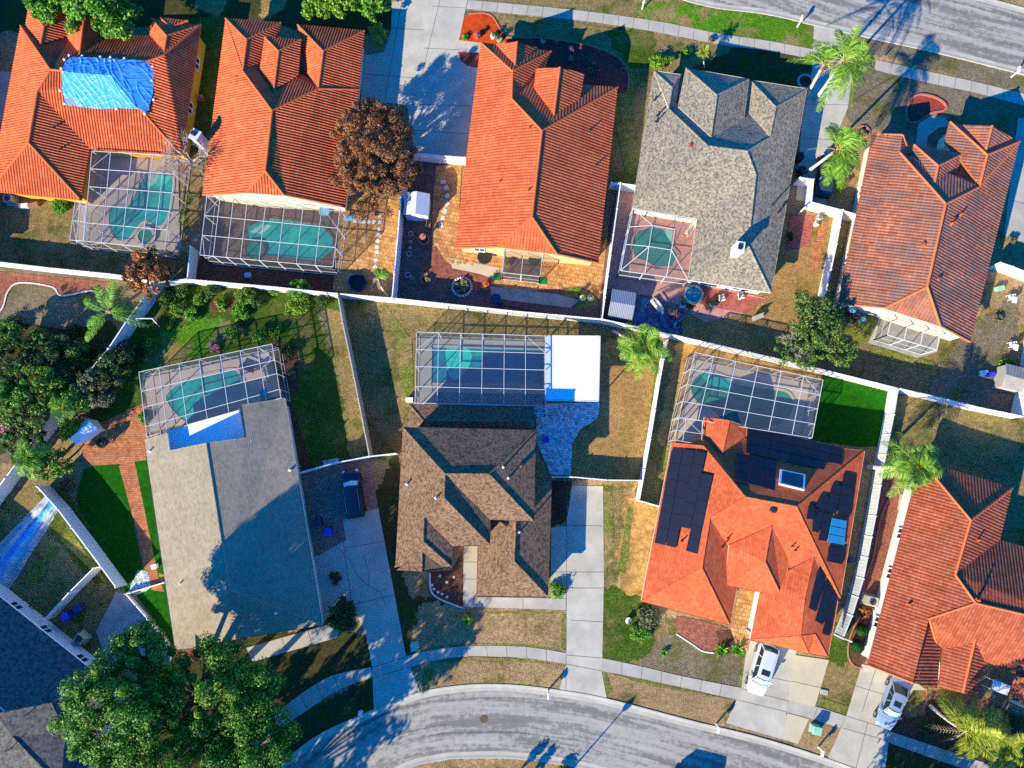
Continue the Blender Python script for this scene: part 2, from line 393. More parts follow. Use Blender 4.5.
    M['s_slate'] = m_shingle('shingle_slate', [g(66, 65, 62), g(90, 87, 82), g(106, 102, 95), g(78, 76, 72)], ch=.2, bw=.22, streak=.06, var=.1)
    M['s_orange'] = m_shingle('roof_slab_orange', [g(182, 82, 46), g(194, 90, 52), g(200, 100, 60)], ch=.28, bw=.3, streak=.05, var=.12)
    M['fascia'] = m_plain('fascia_white', g(214, 208, 198), .5, .3, .06)
    M['fascia_br'] = m_plain('fascia_brown', g(120, 88, 70), .6, .3, .1)
    M['fascia_or'] = m_plain('fascia_terracotta', g(170, 84, 52), .7, .2, .1)
    M['glass'] = m_glass('window_glass')
    M['frame'] = m_plain('window_frame', g(224, 224, 220), .4, .4, .03)
    M['flatroof'] = m_plain('white_roof_panel', g(222, 224, 224), .5, .3, .05, 1)
    M['solar'] = m_plain('solar_panel_black', (.010, .013, .024, 1), .5, .25, .2, 2)
    M['solar_bl'] = m_plain('solar_panel_blue', (.03, .26, .40, 1), .25, .6, .12, 2)
    M['metal'] = m_plain('galvanised_metal', g(150, 152, 152), .4, .5, .1, metal=.4)
    M['dark'] = m_plain('dark_metal', g(34, 34, 38), .5, .4, .1)
    M['rubber'] = m_plain('rubber', g(22, 22, 24), .8, .3, .1)
    M['rim'] = m_plain('alloy', g(150, 152, 156), .3, .6, .05, metal=.7)
    M['brick'] = m_plain('edging_brick', g(176, 104, 82), .8, .2, .25, 6)
    M['stone'] = m_plain('edging_stone', g(200, 194, 182), .8, .2, .15, 5)
    M['wood'] = m_plain('weathered_wood', g(136, 104, 74), .8, .2, .25, 4)
    M['teal'] = m_plain('green_metal', g(140, 184, 156), .5, .4, .1)
    M['bluep'] = m_plain('blue_plastic', g(34, 58, 176), .4, .5, .05)
    M['greenp'] = m_plain('green_plastic', g(20, 110, 50), .4, .5, .05)
    M['navy'] = m_plain('navy_plastic', g(26, 40, 84), .4, .5, .08)
    M['redp'] = m_plain('red_brown_plastic', g(150, 60, 40), .5, .4, .08)
    M['terracotta'] = m_plain('terracotta_pot', g(190, 90, 48), .8, .2, .15, 5)
    M['black'] = m_plain('black_plastic', g(20, 20, 22), .5, .4, .05)
    M['shade'] = m_plain('painted_sky_reflection', g(150, 204, 214), .5, .3, .25, 6)  # pale blue standing in for sky mirrored in the windshields
    M['lightbl'] = m_plain('pale_blue_fabric', g(110, 170, 200), .7, .2, .1)
    M['bark'] = m_plain('bark', g(96, 78, 60), .95, .1, .3, 5)
    M['barkp'] = m_plain('palm_bark', g(196, 182, 162), .95, .1, .25, 6)
    M['twig'] = m_plain('bare_twig', g(172, 156, 134), .9, .1, .2, 6)
    M['lf_oak'] = m_leaf('leaf_oak', g(28, 60, 8), g(74, 124, 20), g(140, 182, 56), .3)
    M['lf_dark'] = m_leaf('leaf_dark', g(16, 40, 10), g(40, 76, 20), g(82, 118, 46))
    M['lf_live'] = m_leaf('leaf_live_oak', g(34, 58, 16), g(78, 108, 36), g(132, 156, 74))
    M['lf_lime'] = m_leaf('leaf_lime', g(56, 92, 8), g(98, 142, 18), g(150, 178, 50))
    M['lf_bright'] = m_leaf('leaf_bright', g(36, 86, 8), g(78, 136, 22), g(136, 184, 58))
    M['lf_copper'] = m_leaf('leaf_copper', g(66, 38, 20), g(126, 78, 44), g(184, 130, 82))
    M['lf_rust'] = m_leaf('leaf_rust', g(104, 54, 26), g(160, 94, 46), g(196, 134, 74))
    M['lf_olive'] = m_leaf('leaf_olive', g(56, 60, 36), g(96, 100, 62), g(140, 140, 96))
    M['lf_palm'] = m_leaf('leaf_palm', g(48, 88, 12), g(96, 142, 30), g(158, 190, 70))
    M['lf_palm2'] = m_leaf('leaf_palm_yellow', g(78, 92, 10), g(132, 144, 22), g(184, 182, 56))
    M['lf_dead'] = m_leaf('leaf_dead_frond', g(128, 108, 84), g(164, 144, 116), g(190, 172, 146))
    M['lf_box'] = m_leaf('leaf_boxwood', g(10, 44, 8), g(20, 72, 14), g(36, 96, 24))
    M['lf_flower'] = m_leaf('petal_pink', g(140, 70, 90), g(190, 110, 120), g(220, 170, 160))
    M['w_teal'] = m_water('water_teal', g(30, 152, 140), g(22, 122, 120))
    M['w_aqua'] = m_water('water_aqua', g(56, 196, 172), g(40, 170, 155))
    M['w_deep'] = m_water('water_deep', g(26, 124, 140), g(18, 104, 124))
    M['w_green'] = m_water('water_green', g(34, 120, 100), g(26, 104, 96))
    M['w_pale'] = m_water('water_pale', g(140, 176, 160), g(110, 160, 150))
    for k, c in dict(white=(192, 192, 190), silver=(128, 142, 160), black=(20, 23, 38), navy=(10, 18, 34)).items():
        t = NT('car_paint_' + k); t.bsdf(g(*c), .28, .5, 0, Coat_Weight=.6, Coat_Roughness=.05); M['cp_' + k] = t.mat
    t = NT('car_glass'); t.bsdf((.015, .028, .032, 1), .12, .3); M['carglass'] = t.mat
    M['lamp'] = m_plain('headlight', g(220, 224, 226), .15, .6, .02)
    M['tail'] = m_plain('tail_light', g(140, 14, 12), .25, .5, .02)
    M['tarp_roof'] = m_plain('blue_tarp', g(76, 158, 214), .35, .5, .3, 2.5)
    M['tarp_yard'] = m_tarp('crumpled_tarp', [(.1, g(160, 160, 160)), (.3, g(190, 190, 188)), (.38, g(50, 140, 205)), (.62, g(110, 190, 225)), (.7, g(175, 182, 186)), (.9, g(150, 156, 160))], 1.3)
    M['sand'] = m_plain('white_sandbag', g(216, 212, 204), .9, .1, .1)
mk()
# ------------------------------------------------------------------ world, sun, camera
SUN_EL, SUN_AZ = R(25.0), R(43)
SUN_DIR = Vector((-math.cos(SUN_EL) * math.sin(SUN_AZ), -math.cos(SUN_EL) * math.cos(SUN_AZ), math.sin(SUN_EL)))   # towards the sun: south-west
w = bpy.data.worlds.new('World'); sc.world = w; w.use_nodes = True
nt = w.node_tree; bg = nt.nodes['Background']
sky = nt.nodes.new('ShaderNodeTexSky'); sky.sky_type = 'NISHITA'; sky.sun_disc = False
sky.sun_elevation = SUN_EL; sky.sun_rotation = math.atan2(SUN_DIR.x, SUN_DIR.y)
sky.air_density = 1.0; sky.dust_density = .3; sky.ozone_density = 6.0
hs = nt.nodes.new('ShaderNodeHueSaturation'); hs.inputs['Saturation'].default_value = 2.3
nt.links.new(sky.outputs[0], hs.inputs['Color'])
tint = nt.nodes.new('ShaderNodeMix'); tint.data_type = 'RGBA'; tint.blend_type = 'MULTIPLY'; tint.inputs[0].default_value = 1
nt.links.new(hs.outputs[0], tint.inputs[6]); tint.inputs[7].default_value = (.25, 1.0, 1.32, 1); nt.links.new(tint.outputs[2], bg.inputs[0])
bg.inputs[1].default_value = .145
sl = bpy.data.lights.new('sun', 'SUN'); sl.energy = 5.0; sl.angle = R(.5); sl.color = (1, .90, .63)
so = bpy.data.objects.new('sun', sl); COL.objects.link(so); so.rotation_euler = SUN_DIR.to_track_quat('Z', 'Y').to_euler(); so.location = (-60, -60, 60)
cd = bpy.data.cameras.new('camera'); cam = bpy.data.objects.new('camera', cd); COL.objects.link(cam)
cam.location = CAMP; cam.rotation_euler = (TILT, 0, 0)
cd.sensor_fit = 'HORIZONTAL'; cd.sensor_width = 36; cd.lens = 36 * FPX / 1024; cd.clip_end = 2000; cd.clip_start = .5
sc.camera = cam
sc.view_settings.view_transform = 'Standard'; sc.view_settings.look = 'None'
sc.view_settings.exposure = 1.16; sc.view_settings.gamma = 1
sc.cycles.max_bounces = 6; sc.cycles.transparent_max_bounces = 12; sc.cycles.diffuse_bounces = 3
sc.cycles.use_denoising = False
sc.cycles.sample_clamp_indirect = 4
# ------------------------------------------------------------------ houses
def pip(x, y, poly):
    c = False; n = len(poly)
    for i in range(n):
        x1, y1 = poly[i][:2]; x2, y2 = poly[i - 1][:2]
        if (y1 > y) != (y2 > y) and x < (x2 - x1) * (y - y1) / (y2 - y1) + x1: c = not c
    return c
def clip_u(poly, lo, hi):
    """keep the part of a (u,v) polygon with lo<=u<=hi"""
    for sgn, lim in ((1, lo), (-1, hi)):
        out = []
        for i in range(len(poly)):
            a, b = poly[i - 1], poly[i]
            da, db = sgn * (a[0] - lim), sgn * (b[0] - lim)
            if (da >= 0) != (db >= 0):
                t = da / (da - db); out.append((a[0] + (b[0] - a[0]) * t, a[1] + (b[1] - a[1]) * t))
            if db >= 0: out.append(b)
        poly = out
        if len(poly) < 3: return []
    return poly
PK = 1.08
class Roof:
    """corner points are survey pixels; eave corners carry a height, the others get theirs from the slopes they lie on"""
    def __init__(s, V, F, pitch=.42, main=None, snap='', level=''):
        pitch = pitch * PK
        s.px = {k: v[:2] for k, v in V.items()}
        z = {k: (v[2] if len(v) > 2 else None) for k, v in V.items()}
        s.F = []
        for f in F:
            s.F.append(f.split() if isinstance(f, str) else f)
        for _ in range(8):
            cand = {}
            for f in s.F:
                names = [n for n in f if n != '*']
                if '*' in f: continue
                a, b = names[0], names[1]
                if z[a] is None or z[b] is None: continue
                A, B = W(*s.px[a], z[a]), W(*s.px[b], z[b])
                e = (B - A); e.z = 0; e.normalize(); nh = Vector((-e.y, e.x, 0))
                cen = sum((W(*s.px[n], z[a]) for n in names), Vector()) / len(names)
                if (cen - A).dot(nh) < 0: nh = -nh
                gz = (B.z - A.z) / max((B - A).xy.length, .01)
                for n in names[2:]:
                    if z[n] is not None: continue
                    d = ray(*s.px[n]); # z = A.z + pitch*(p-A).nh + gz*(p-A).e
                    k = Vector((0, 0, 1)) - nh * pitch - e * gz
                    t = (k.dot(A) - k.dot(CAMP)) / k.dot(d)
                    cand.setdefault(n, []).append((CAMP + d * t).z)
            if not cand: break
            for n, c in cand.items(): z[n] = sum(c) / len(c)
        s.z = {k: (v if v is not None else 4.0) for k, v in z.items()}
        if main is not None:   # wing corners that die into the main slopes
            for k in snap.split():
                b = main.hit(*s.px[k])
                if b: s.z[k] = b[1].z + .03
            for kv in level.split():
                a, b = kv.split('='); s.z[a] = s.z[b]
        s.P = {k: W(*s.px[k], s.z[k]) for k in V}
        s.faces = []
        for f in s.F:
            names = [n for n in f if n != '*']
            P = [s.P[n] for n in names]
            nr = Vector()
            for i in range(len(P)):
                nr += P[i - 1].cross(P[i])
            if nr.z < 0: names.reverse(); P.reverse(); nr = -nr
            nr.normalize(); cen = sum(P, Vector()) / len(P)
            u = Vector((0, 0, 1)).cross(nr)
            u = u.normalized() if u.length > 1e-3 else Vector((1, 0, 0))
            s.faces.append(dict(n=names, P=P, nr=nr, c=cen, u=u, v=nr.cross(u)))
    def hit(s, px, py):
        best = None
        for f in s.faces:
            if pip(px, py, [s.px[n] for n in f['n']]):
                d = ray(px, py); t = (f['c'] - CAMP).dot(f['nr']) / d.dot(f['nr'])
                if best is None or t < best[0]: best = (t, CAMP + d * t, f)
        return best
    def boundary(s):
        E = {}
        for f in s.faces:
            n = f['n']
            for i in range(len(n)): E[(n[i], n[(i + 1) % len(n)])] = 1
        nxt = {a: b for a, b in E if (b, a) not in E}
        loops = []
        while nxt:
            a = next(iter(nxt)); L = [a]; b = nxt.pop(a)
            while b != L[0] and b in nxt: L.append(b); b = nxt.pop(b)
            loops.append(L)
        return loops
    def ridges(s):
        E = {}
        for f in s.faces:
            n = f['n']
            for i in range(len(n)): E[(n[i], n[(i + 1) % len(n)])] = f
        out = []
        for (a, b), f in E.items():
            if a < b and (b, a) in E:
                g = E[(b, a)]
                if f['nr'].dot(g['c'] - f['c']) < -.02 * (g['c'] - f['c']).length: out.append((a, b))
        return out
def tile_layer(mb, r, pitch, amp, prof):
    for f in r.faces:
        P = f['P']; o = f['c']
        wu = o.dot(f['u']); wv = o.dot(f['v'])
        uvw = [((p - o).dot(f['u']), (p - o).dot(f['v']), (p - o).dot(f['nr'])) for p in P]
        for tri in geometry.tessellate_polygon([[Vector((q[0], q[1], 0)) for q in uvw]]):
            T = [uvw[k] for k in tri]
            (x0, y0, z0), (x1, y1, z1), (x2, y2, z2) = T
            det = (x1 - x0) * (y2 - y0) - (x2 - x0) * (y1 - y0)
            if abs(det) < 1e-4: continue
            ga = ((z1 - z0) * (y2 - y0) - (z2 - z0) * (y1 - y0)) / det; gb = ((x1 - x0) * (z2 - z0) - (x2 - x0) * (z1 - z0)) / det
            uv = [(q[0], q[1]) for q in T]
            if det < 0: uv.reverse()
            us = [q[0] for q in uv]; lo, hi = min(us), max(us)
            k = math.floor((lo + wu) / pitch); brk = []
            while k * pitch - wu < hi:
                for q, h in prof: brk.append((k * pitch - wu + q * pitch, h * amp))
                k += 1
            brk.append((k * pitch - wu, prof[0][1] * amp))
            for (u0, h0), (u1, h1) in zip(brk, brk[1:]):
                if u1 <= lo or u0 >= hi: continue
                c = clip_u(uv, u0, u1)
                cc = [q for i, q in enumerate(c) if abs(q[0] - c[i - 1][0]) + abs(q[1] - c[i - 1][1]) > 1e-5]
                if len(cc) < 3: continue
                pts = []
                for (x, y) in cc:
                    h = h0 + (h1 - h0) * (x - u0) / (u1 - u0)
                    pts.append(o + f['u'] * x + f['v'] * y + f['nr'] * (h + .03 + z0 + ga * (x - x0) + gb * (y - y0)))
                mb.face(pts, 0, [(x + wu, y + wv) for x, y in cc])
PROF_BARREL = [(0, 0), (.10, .10), (.22, .55), (.38, .93), (.50, 1), (.62, .93), (.78, .55), (.90, .10)]
PROF_LOW = [(0, 0), (.2, .2), (.45, 1), (.7, 1), (.9, .2)]
def house(label, roofs, wall, roofmat, style, cap, fascia, group='single storey houses on the block', barrel=(.28, .075), prof=PROF_BARREL, over=.5, capr=.11, fdepth=.2):
    P0 = [p for r in roofs for p in r.P.values()]
    loc = Vector((sum(p.x for p in P0) / len(P0), sum(p.y for p in P0) / len(P0), 0))
    h = thing('house', label, 'house', loc, group)
    h_roofs = []
    for k, r in enumerate(roofs):
        rb = MB()
        if style == 'tile': tile_layer(rb, r, barrel[0], barrel[1], prof)
        else:
            for f in r.faces:
                o = f['c']
                rb.face(f['P'], 0, [(p.dot(f['u']), p.dot(f['v'])) for p in f['P']])
        wb = MB(); fb = MB()
        for L in r.boundary():
            pts = [r.P[n] for n in L]; n = len(pts)
            ins = []
            for i in range(n):
                a, b, c = pts[i - 1], pts[i], pts[(i + 1) % n]
                e1 = (b - a).xy.normalized(); e2 = (c - b).xy.normalized()
                n1 = Vector((-e1.y, e1.x)); n2 = Vector((-e2.y, e2.x))
                bi = n1 + n2
                bi = bi / max(bi.length_squared, .25) * 2 if bi.length > .05 else n1
                ins.append(Vector((b.x + bi.x * over, b.y + bi.y * over, 0)))
            for i in range(n):
                j = (i + 1) % n
                a, b = pts[i], pts[j]; ia, ib = ins[i], ins[j]
                q = lambda p, dz: Vector((p.x, p.y, p.z + dz))
                fb.face([q(b, .035), q(a, .035), q(a, -fdepth), q(b, -fdepth)][::-1])
                wa = Vector((ia.x, ia.y, a.z - fdepth)); wb2 = Vector((ib.x, ib.y, b.z - fdepth))
                fb.face([q(a, -fdepth), wa, wb2, q(b, -fdepth)])
                wb.face([Vector((ia.x, ia.y, 0)), Vector((ib.x, ib.y, 0)), wb2 + Vector((0, 0, .0)), wa])
        wo = wb.build('wall', wall, h)
        # roof deck below the tile layer
        if style == 'tile':
            for f in r.faces:
                for tri in geometry.tessellate_polygon([[Vector(((p - f['c']).dot(f['u']), (p - f['c']).dot(f['v']), 0)) for p in f['P']]]):
                    q = [f['P'][k] - f['nr'] * .05 for k in tri]
                    if (q[1] - q[0]).cross(q[2] - q[0]).z < 0: q.reverse()
                    rb.face(q, 0, [(0, 0)] * 3)
        ro = rb.build('roof' if k == 0 else 'cross_roof', roofmat, h)
        fb.build('fascia', fascia, ro)
        cb = MB()
        for a, b in r.ridges():
            A, B = r.P[a], r.P[b]
            if style == 'tile':
                L = (B - A).length; m = max(1, int(L / .42))
                for i in range(m):
                    p, q = A.lerp(B, i / m), A.lerp(B, (i + 1.08) / m)
                    cb.tube([p + Vector((0, 0, .04)), q + Vector((0, 0, .05))], [capr * 1.1, capr * .92], 8)
            else:
                cb.tube([A + Vector((0, 0, -.035)), B + Vector((0, 0, -.035))], capr * .8, 6)
        if style == 'tile' and k == 0:   # barge tiles on rising rakes
            for L in r.boundary():
                for i in range(len(L)):
                    A, B = r.P[L[i]], r.P[L[(i + 1) % len(L)]]
                    if abs(A.z - B.z) > .25:
                        cb.tube([A + Vector((0, 0, .03)), B + Vector((0, 0, .03))], capr * .9, 7)
        if cb.f: cb.build('ridge_cap', cap, ro)
        h_roofs.append(ro)
    return dict(e=h, roofs=roofs, objs=h_roofs, loc=loc)
def on_roof(H, px, py, off=0.0):
    best = None
    for r in H['roofs']:
        b = r.hit(px, py)
        if b and (best is None or b[0] < best[0]): best = b
    if best is None: return None
    f = best[2]; d = ray(px, py)
    t = (f['c'] + f['nr'] * off - CAMP).dot(f['nr']) / d.dot(f['nr'])
    return CAMP + d * t, f
def vents(H, spots, col='white', hgt=.4, rad=.07):
    for px, py in spots:
        q = on_roof(H, px, py)
        if not q: continue
        p = q[0]; mb = MB()
        mb.lathe(p - Vector((0, 0, .15)), [(rad * 2.2, 0), (rad * 2.0, .17), (rad, .2), (rad, hgt + .15), (rad * .8, hgt + .16)], 10)
        mb.build('vent_pipe', M[col], H['e'])
def box_vents(H, spots, mat, size=.42):
    for px, py in spots:
        q = on_roof(H, px, py)
        if not q: continue
        p, f = q; mb = MB()
        a = math.atan2(f['u'].y, f['u'].x)
        mb.rbox(p - Vector((0, 0, .12)), size, size * .8, .34, a, bev=.08)
        mb.build('roof_vent', mat, H['e'])
def patch_on(H, quad, off=.06, th=.05, face_px=None):
    """points of a px polygon laid on the roof slope under face_px"""
    c = face_px or (sum(q[0] for q in quad) / len(quad), sum(q[1] for q in quad) / len(quad))
    q = on_roof(H, *c); f = q[1]; out = []
    for px, py in quad:
        d = ray(px, py); t = (f['c'] + f['nr'] * off - CAMP).dot(f['nr']) / d.dot(f['nr'])
        out.append(CAMP + d * t)
    return out, f
def slab(mb, pts, nr, th, m=0):
    A = Vector(); 
    for i in range(len(pts)): A += pts[i - 1].cross(pts[i])
    if A.dot(nr) < 0: pts = pts[::-1]
    top = pts; bot = [p - nr * th for p in pts]
    mb.face(top, m); n = len(top)
    for i in range(n):
        j = (i + 1) % n; mb.face([bot[i], bot[j], top[j], top[i]], m)
def solar(H, quad, n_long, face_px=None, mat='solar', along=0, gap=.03):
    """a row of panels on the slope: quad px corners, split n_long times along the first edge (0) or the second (1)"""
    P, f = patch_on(H, quad, .12, face_px=face_px)
    if along: P = P[1:] + P[:1]
    a, b, c, d = P
    for k in range(n_long):
        t0, t1 = k / n_long, (k + 1) / n_long; L = (b - a).length / n_long; g = min(gap / max(L, .1) / n_long / 2, .2 / n_long)
        pts = [a.lerp(b, t0 + g), a.lerp(b, t1 - g), d.lerp(c, t1 - g), d.lerp(c, t0 + g)]
        mb = MB(); slab(mb, pts, f['nr'], .07)
        mb.build('solar_panel', M[mat], H['e'])
def wall_window(H, A, B, z0, z1, out=.03, name='window'):
    """window between world points A,B on a wall, facing to the right of A->B"""
    A, B = Vector((A[0], A[1], 0)), Vector((B[0], B[1], 0)); e = (B - A).normalized(); nr = Vector((e.y, -e.x, 0))
    fb = MB(); gb = MB(); o = nr * out
    q = lambda p, z, k: Vector((p.x, p.y, z)) + nr * k
    gb.face([q(A, z0, out), q(B, z0, out), q(B, z1, out), q(A, z1, out)])
    t = .09
    for a, b in (((A, z0), (B, z0)), ((A, z1), (B, z1)), ((A, z0), (A, z1)), ((B, z0), (B, z1)), ((A.lerp(B, .5), z0), (A.lerp(B, .5), z1))):
        fb.beam(q(a[0], a[1], out + .03), q(b[0], b[1], out + .03), t)
    fo = fb.build(name + '_frame' if name != 'window' else 'window', M['frame'], H['e'])
    gb.build('pane', M['glass'], fo)
def chimney(H, px, py, w, d, top, mat, rot=0, flue=True):
    q = on_roof(H, px, py)
    p = q[0] if q else W(px, py, 3)
    mb = MB(); mb.rbox(Vector((p.x, p.y, p.z - .8)), w, d, top + .8, rot, bev=.02)
    mb.rbox(Vector((p.x, p.y, p.z + top)), w + .14, d + .14, .1, rot, bev=.02)
    o = mb.build('chimney', mat, H['e'])
    if flue:
        fb = MB(); fb.rbox(Vector((p.x, p.y, p.z + top + .1)), w * .55, d * .55, .12, rot, bev=.02); fb.build('flue', M['dark'], o)

Z = 2.6
HS = {}
# ---- top row, first from the left
H1 = [Roof(dict(L0=(21, 26, Z), SW=(-10, 191, Z), SE=(81, 200, Z), V=(90, 149, Z), MSE=(181, 155, Z), NE=(201, 25, Z), N0=(60, 38, Z), N1=(150, 36, Z), A=(51, 70, 5.1), B=(110.5, 75, 5.2), Wn=(38, 91), Ws=(29, 143), D=(164, 56, 4.3)),
   ['L0 SW Ws Wn A', 'SW SE Ws', 'SE V Wn Ws', 'V MSE B A Wn', 'MSE NE D B', 'N0 N1 D B A', 'L0 N0 A', 'N1 NE D'], .44)]
H1.append(Roof(dict(a=(29, 5, Z), b=(26, 25, Z), c=(71, 4, Z), n=(44.5, 27.5), s=(41, 45), e=(69, 36, Z)), ['a b s n', 'a c n', 'c e s n'], .44, main=H1[0], snap='s', level='n=s'))
H1.append(Roof(dict(a=(71.5, 3.5, Z), b=(67, 38, Z), c=(103, 8, Z), n=(84, 21), s=(80, 55), e=(98, 43, Z)), ['a b s n', 'a c n', 'c e s n'], .44, main=H1[0], snap='s', level='n=s'))
H1.append(Roof(dict(a=(152, 19, Z), b=(150, 36, Z), c=(200.6, 25.5, Z), n=(167, 36), s=(164, 56)), ['a b s n', 'a c n', 'c s n *'], .44, main=H1[0], snap='s', level='n=s'))
H1.append(Roof(dict(a=(161, 18, 2.75), b=(163, 24, 2.75), c=(188, 21, 2.75), n=(171, 28), s=(170.5, 33)), ['a b s n', 'a c n *', 'c s n *'], .44))
HS[1] = house('house with orange tile roof and yellow walls, blue tarp over its ridge', H1, M['st_yellow'], M['t_orange'], 'tile', M['cap_orange'], M['fascia_or'])
# ---- neighbour beyond the left frame edge, whose shade reaches into view
H0 = [Roof(dict(SE=(-34, 262, Z), NE=(-22, 18, Z), NW=(-150, 10, Z), SW=(-160, 255, Z), a=(-90, 70), b=(-96, 205)), ['SE NE a b', 'NE NW a', 'NW SW b a', 'SW SE b'], .42)]
HS[0] = house('neighbouring tile roof house beyond the left frame edge', H0, M['st_cream'], M['t_orange'], 'tile', M['cap_orange'], M['fascia_or'], group='houses beyond the frame')
# ---- second
H2 = [Roof(dict(NW=(226, 19, Z), SW=(203, 195, Z), J1=(247, 192.5), J2=(284, 195), SE=(345, 207, Z), E1=(358.6, 90, Z), N0=(272, 66, Z), A=(272.5, 111), S=(265.5, 171), D=(318.5, 89, 4.25), T=(243, 71), N1=(306, 76, Z)),
   ['NW SW J1 S A T', 'J1 J2 S *', 'SE E1 D A S J2', 'N0 N1 D A', 'N0 A T *', 'N1 E1 D *'], .44)]
H2.append(Roof(dict(a=(226, 18.7, Z), t=(243, 71.3), n=(247, 40), c=(281, 23, Z), e=(273, 62, Z)), ['a t n *', 'a c n', 'c e t n'], .44, main=H2[0], snap='t', level='n=t'))
H2.append(Roof(dict(a=(265, 37.5, 3.6), b=(260, 70, 3.6), n=(279, 51.5), s=(274, 90.5), c=(301, 40, 3.6), e=(298, 76, 3.6)), ['a b s n', 'a c n', 'c e s n'], .44, main=H2[0], snap='s', level='n=s'))
H2.append(Roof(dict(a=(298, 25, Z), b=(305.5, 75, Z), n=(323.5, 51.5), s=(318.5, 88.5), c=(364.5, 31, Z), e=(358.6, 90.5, Z)), ['a b s n', 'a c n', 'c e s n'], .44, main=H2[0], snap='s', level='n=s'))
HS[2] = house('orange barrel tile house between the tarped house and the copper tree', H2, M['st_cream'], M['t_orange'], 'tile', M['cap_orange'], M['fascia_or'])
# ---- third
H3 = [Roof(dict(NW=(481, 43, Z), SW=(455, 248, Z), J1=(497.4, 246.7), J2=(557, 254), SE=(598, 263, Z), NE=(617.5, 87.5, Z), N1=(584, 85, Z), N0=(540, 70, Z), T0=(512.7, 71.5), T=(512, 99), A=(542, 131), S=(532, 217)),
   ['NW SW J1 S A T T0', 'J1 J2 S *', 'SE NE A S J2', 'N1 NE A *', 'N0 N1 A T', 'NW N0 T0 *', 'N0 T T0 *'], .42)]
H3.append(Roof(dict(a=(481, 42.6, Z), t=(512.7, 71), c=(551, 51.5, Z), e=(541, 78, Z), s=(512, 98.6)), ['a c t', 'c e s t'], .42, main=H3[0], snap='s', level='t=s'))
H3.append(Roof(dict(a=(496, 44, 2.75), s=(515, 67), n=(517, 42), c=(537, 48, 2.75)), ['a s n *', 'c s n *'], .42))
H3.append(Roof(dict(a=(536, 69, 3.7), b=(533, 96, 3.7), n=(560, 67.5), s=(554, 115), c=(584, 74, 3.7), e=(580, 99, 3.7)), ['a b s n', 'c e s n'], .42, main=H3[0], snap='s', level='n=s'))
HS[3] = house('orange tile house beside the pale driveway with tan patio pavers behind', H3, M['st_tan'], M['t_red'], 'tile', M['cap_orange'], M['fascia_or'], barrel=(.30, .034))
# ---- fourth
H4 = [Roof(dict(NW=(654, 71, Z), WN=(632, 208, Z), NI=(697, 219, Z), WI=(688, 280, Z), SE=(771, 293, Z), NE=(807, 89, Z), N1=(750, 112, Z), N0=(678, 104, Z), a=(668, 108), b=(708, 146), c=(747, 151), d=(756, 175), e=(748, 245), D=(770, 137)),
   ['NW WN b a', 'WN NI d c b', 'NI WI e d', 'WI SE e', 'SE NE D c d e', 'N0 N1 D c b a', 'NW N0 a *', 'N1 NE D *'], .45)]
H4.append(Roof(dict(a=(654, 70.8, Z), t=(672, 87.5), c=(681, 74.5, Z), e=(676, 104, Z), s=(668.6, 108.6)), ['a c t', 'c e s t', 'a t s *'], .45, main=H4[0], snap='s', level='t=s'))
H4.append(Roof(dict(a=(686, 68, 3.1), b=(678, 107, 3.1), n=(717, 95), s=(711, 137), c=(749, 79, 3.1), e=(744, 118.5, 3.1)), ['a b s n', 'a c n', 'c e s n'], .45, main=H4[0], snap='s', level='n=s'))
H4.append(Roof(dict(a=(750, 80, Z), b=(746.5, 117.5, Z), n=(776, 107), s=(770, 136.5), c=(807.4, 88.8, Z)), ['a b s n', 'a c n', 'c s n *'], .45, main=H4[0], snap='s', level='n=s'))
HS[4] = house('grey shingle house with a white chimney and pink patio', H4, M['st_white'], M['s_grey'], 'shingle', M['s_grey'], M['fascia'])
# ---- fifth
H5 = [Roof(dict(NW=(873, 134, Z), SW=(838.5, 303.5, Z), J1=(885, 308), J2=(940, 326), SE=(970, 342, Z), NE=(1019, 142, Z), N1=(951, 172, Z), N0=(911, 160, Z), G=(902.5, 135, 3.3), g=(900, 153, 3.55), A=(945.5, 204), S=(927, 287), D=(979, 187, 4.1)),
   ['NW SW J1 S A g G', 'J1 J2 S *', 'SE NE D A S J2', 'N0 N1 D A g', 'N1 NE D *', 'G N0 g *'], .43)]
H5.append(Roof(dict(a=(914, 145, 3.1), b=(908, 163, 3.1), n=(938, 166), s=(934.5, 182), c=(962, 154, 3.1), e=(957, 172, 3.1)), ['a b s n', 'a c n', 'c e s n'], .43, main=H5[0], snap='s', level='n=s'))
H5.append(Roof(dict(a=(950, 122, Z), b=(945, 142, Z), n=(987, 155), s=(979.5, 186), c=(1019.3, 141.6, Z), w=(959, 158)), ['a b w s n', 'a c n', 'c s n *'], .43, main=H5[0], snap='s', level='n=s'))
H5.append(Roof(dict(a=(963, 125, 2.75), n=(992, 126), s=(986, 149), c=(1012.5, 138.5, 2.75)), ['a s n *', 'c s n *'], .43))
HS[5] = house('weathered orange tile house with patchy grey roof and small screen room', H5, M['st_cream'], M['t_weather'], 'tile', M['cap_terra'], M['fascia_or'], barrel=(.31, .035), prof=PROF_LOW)
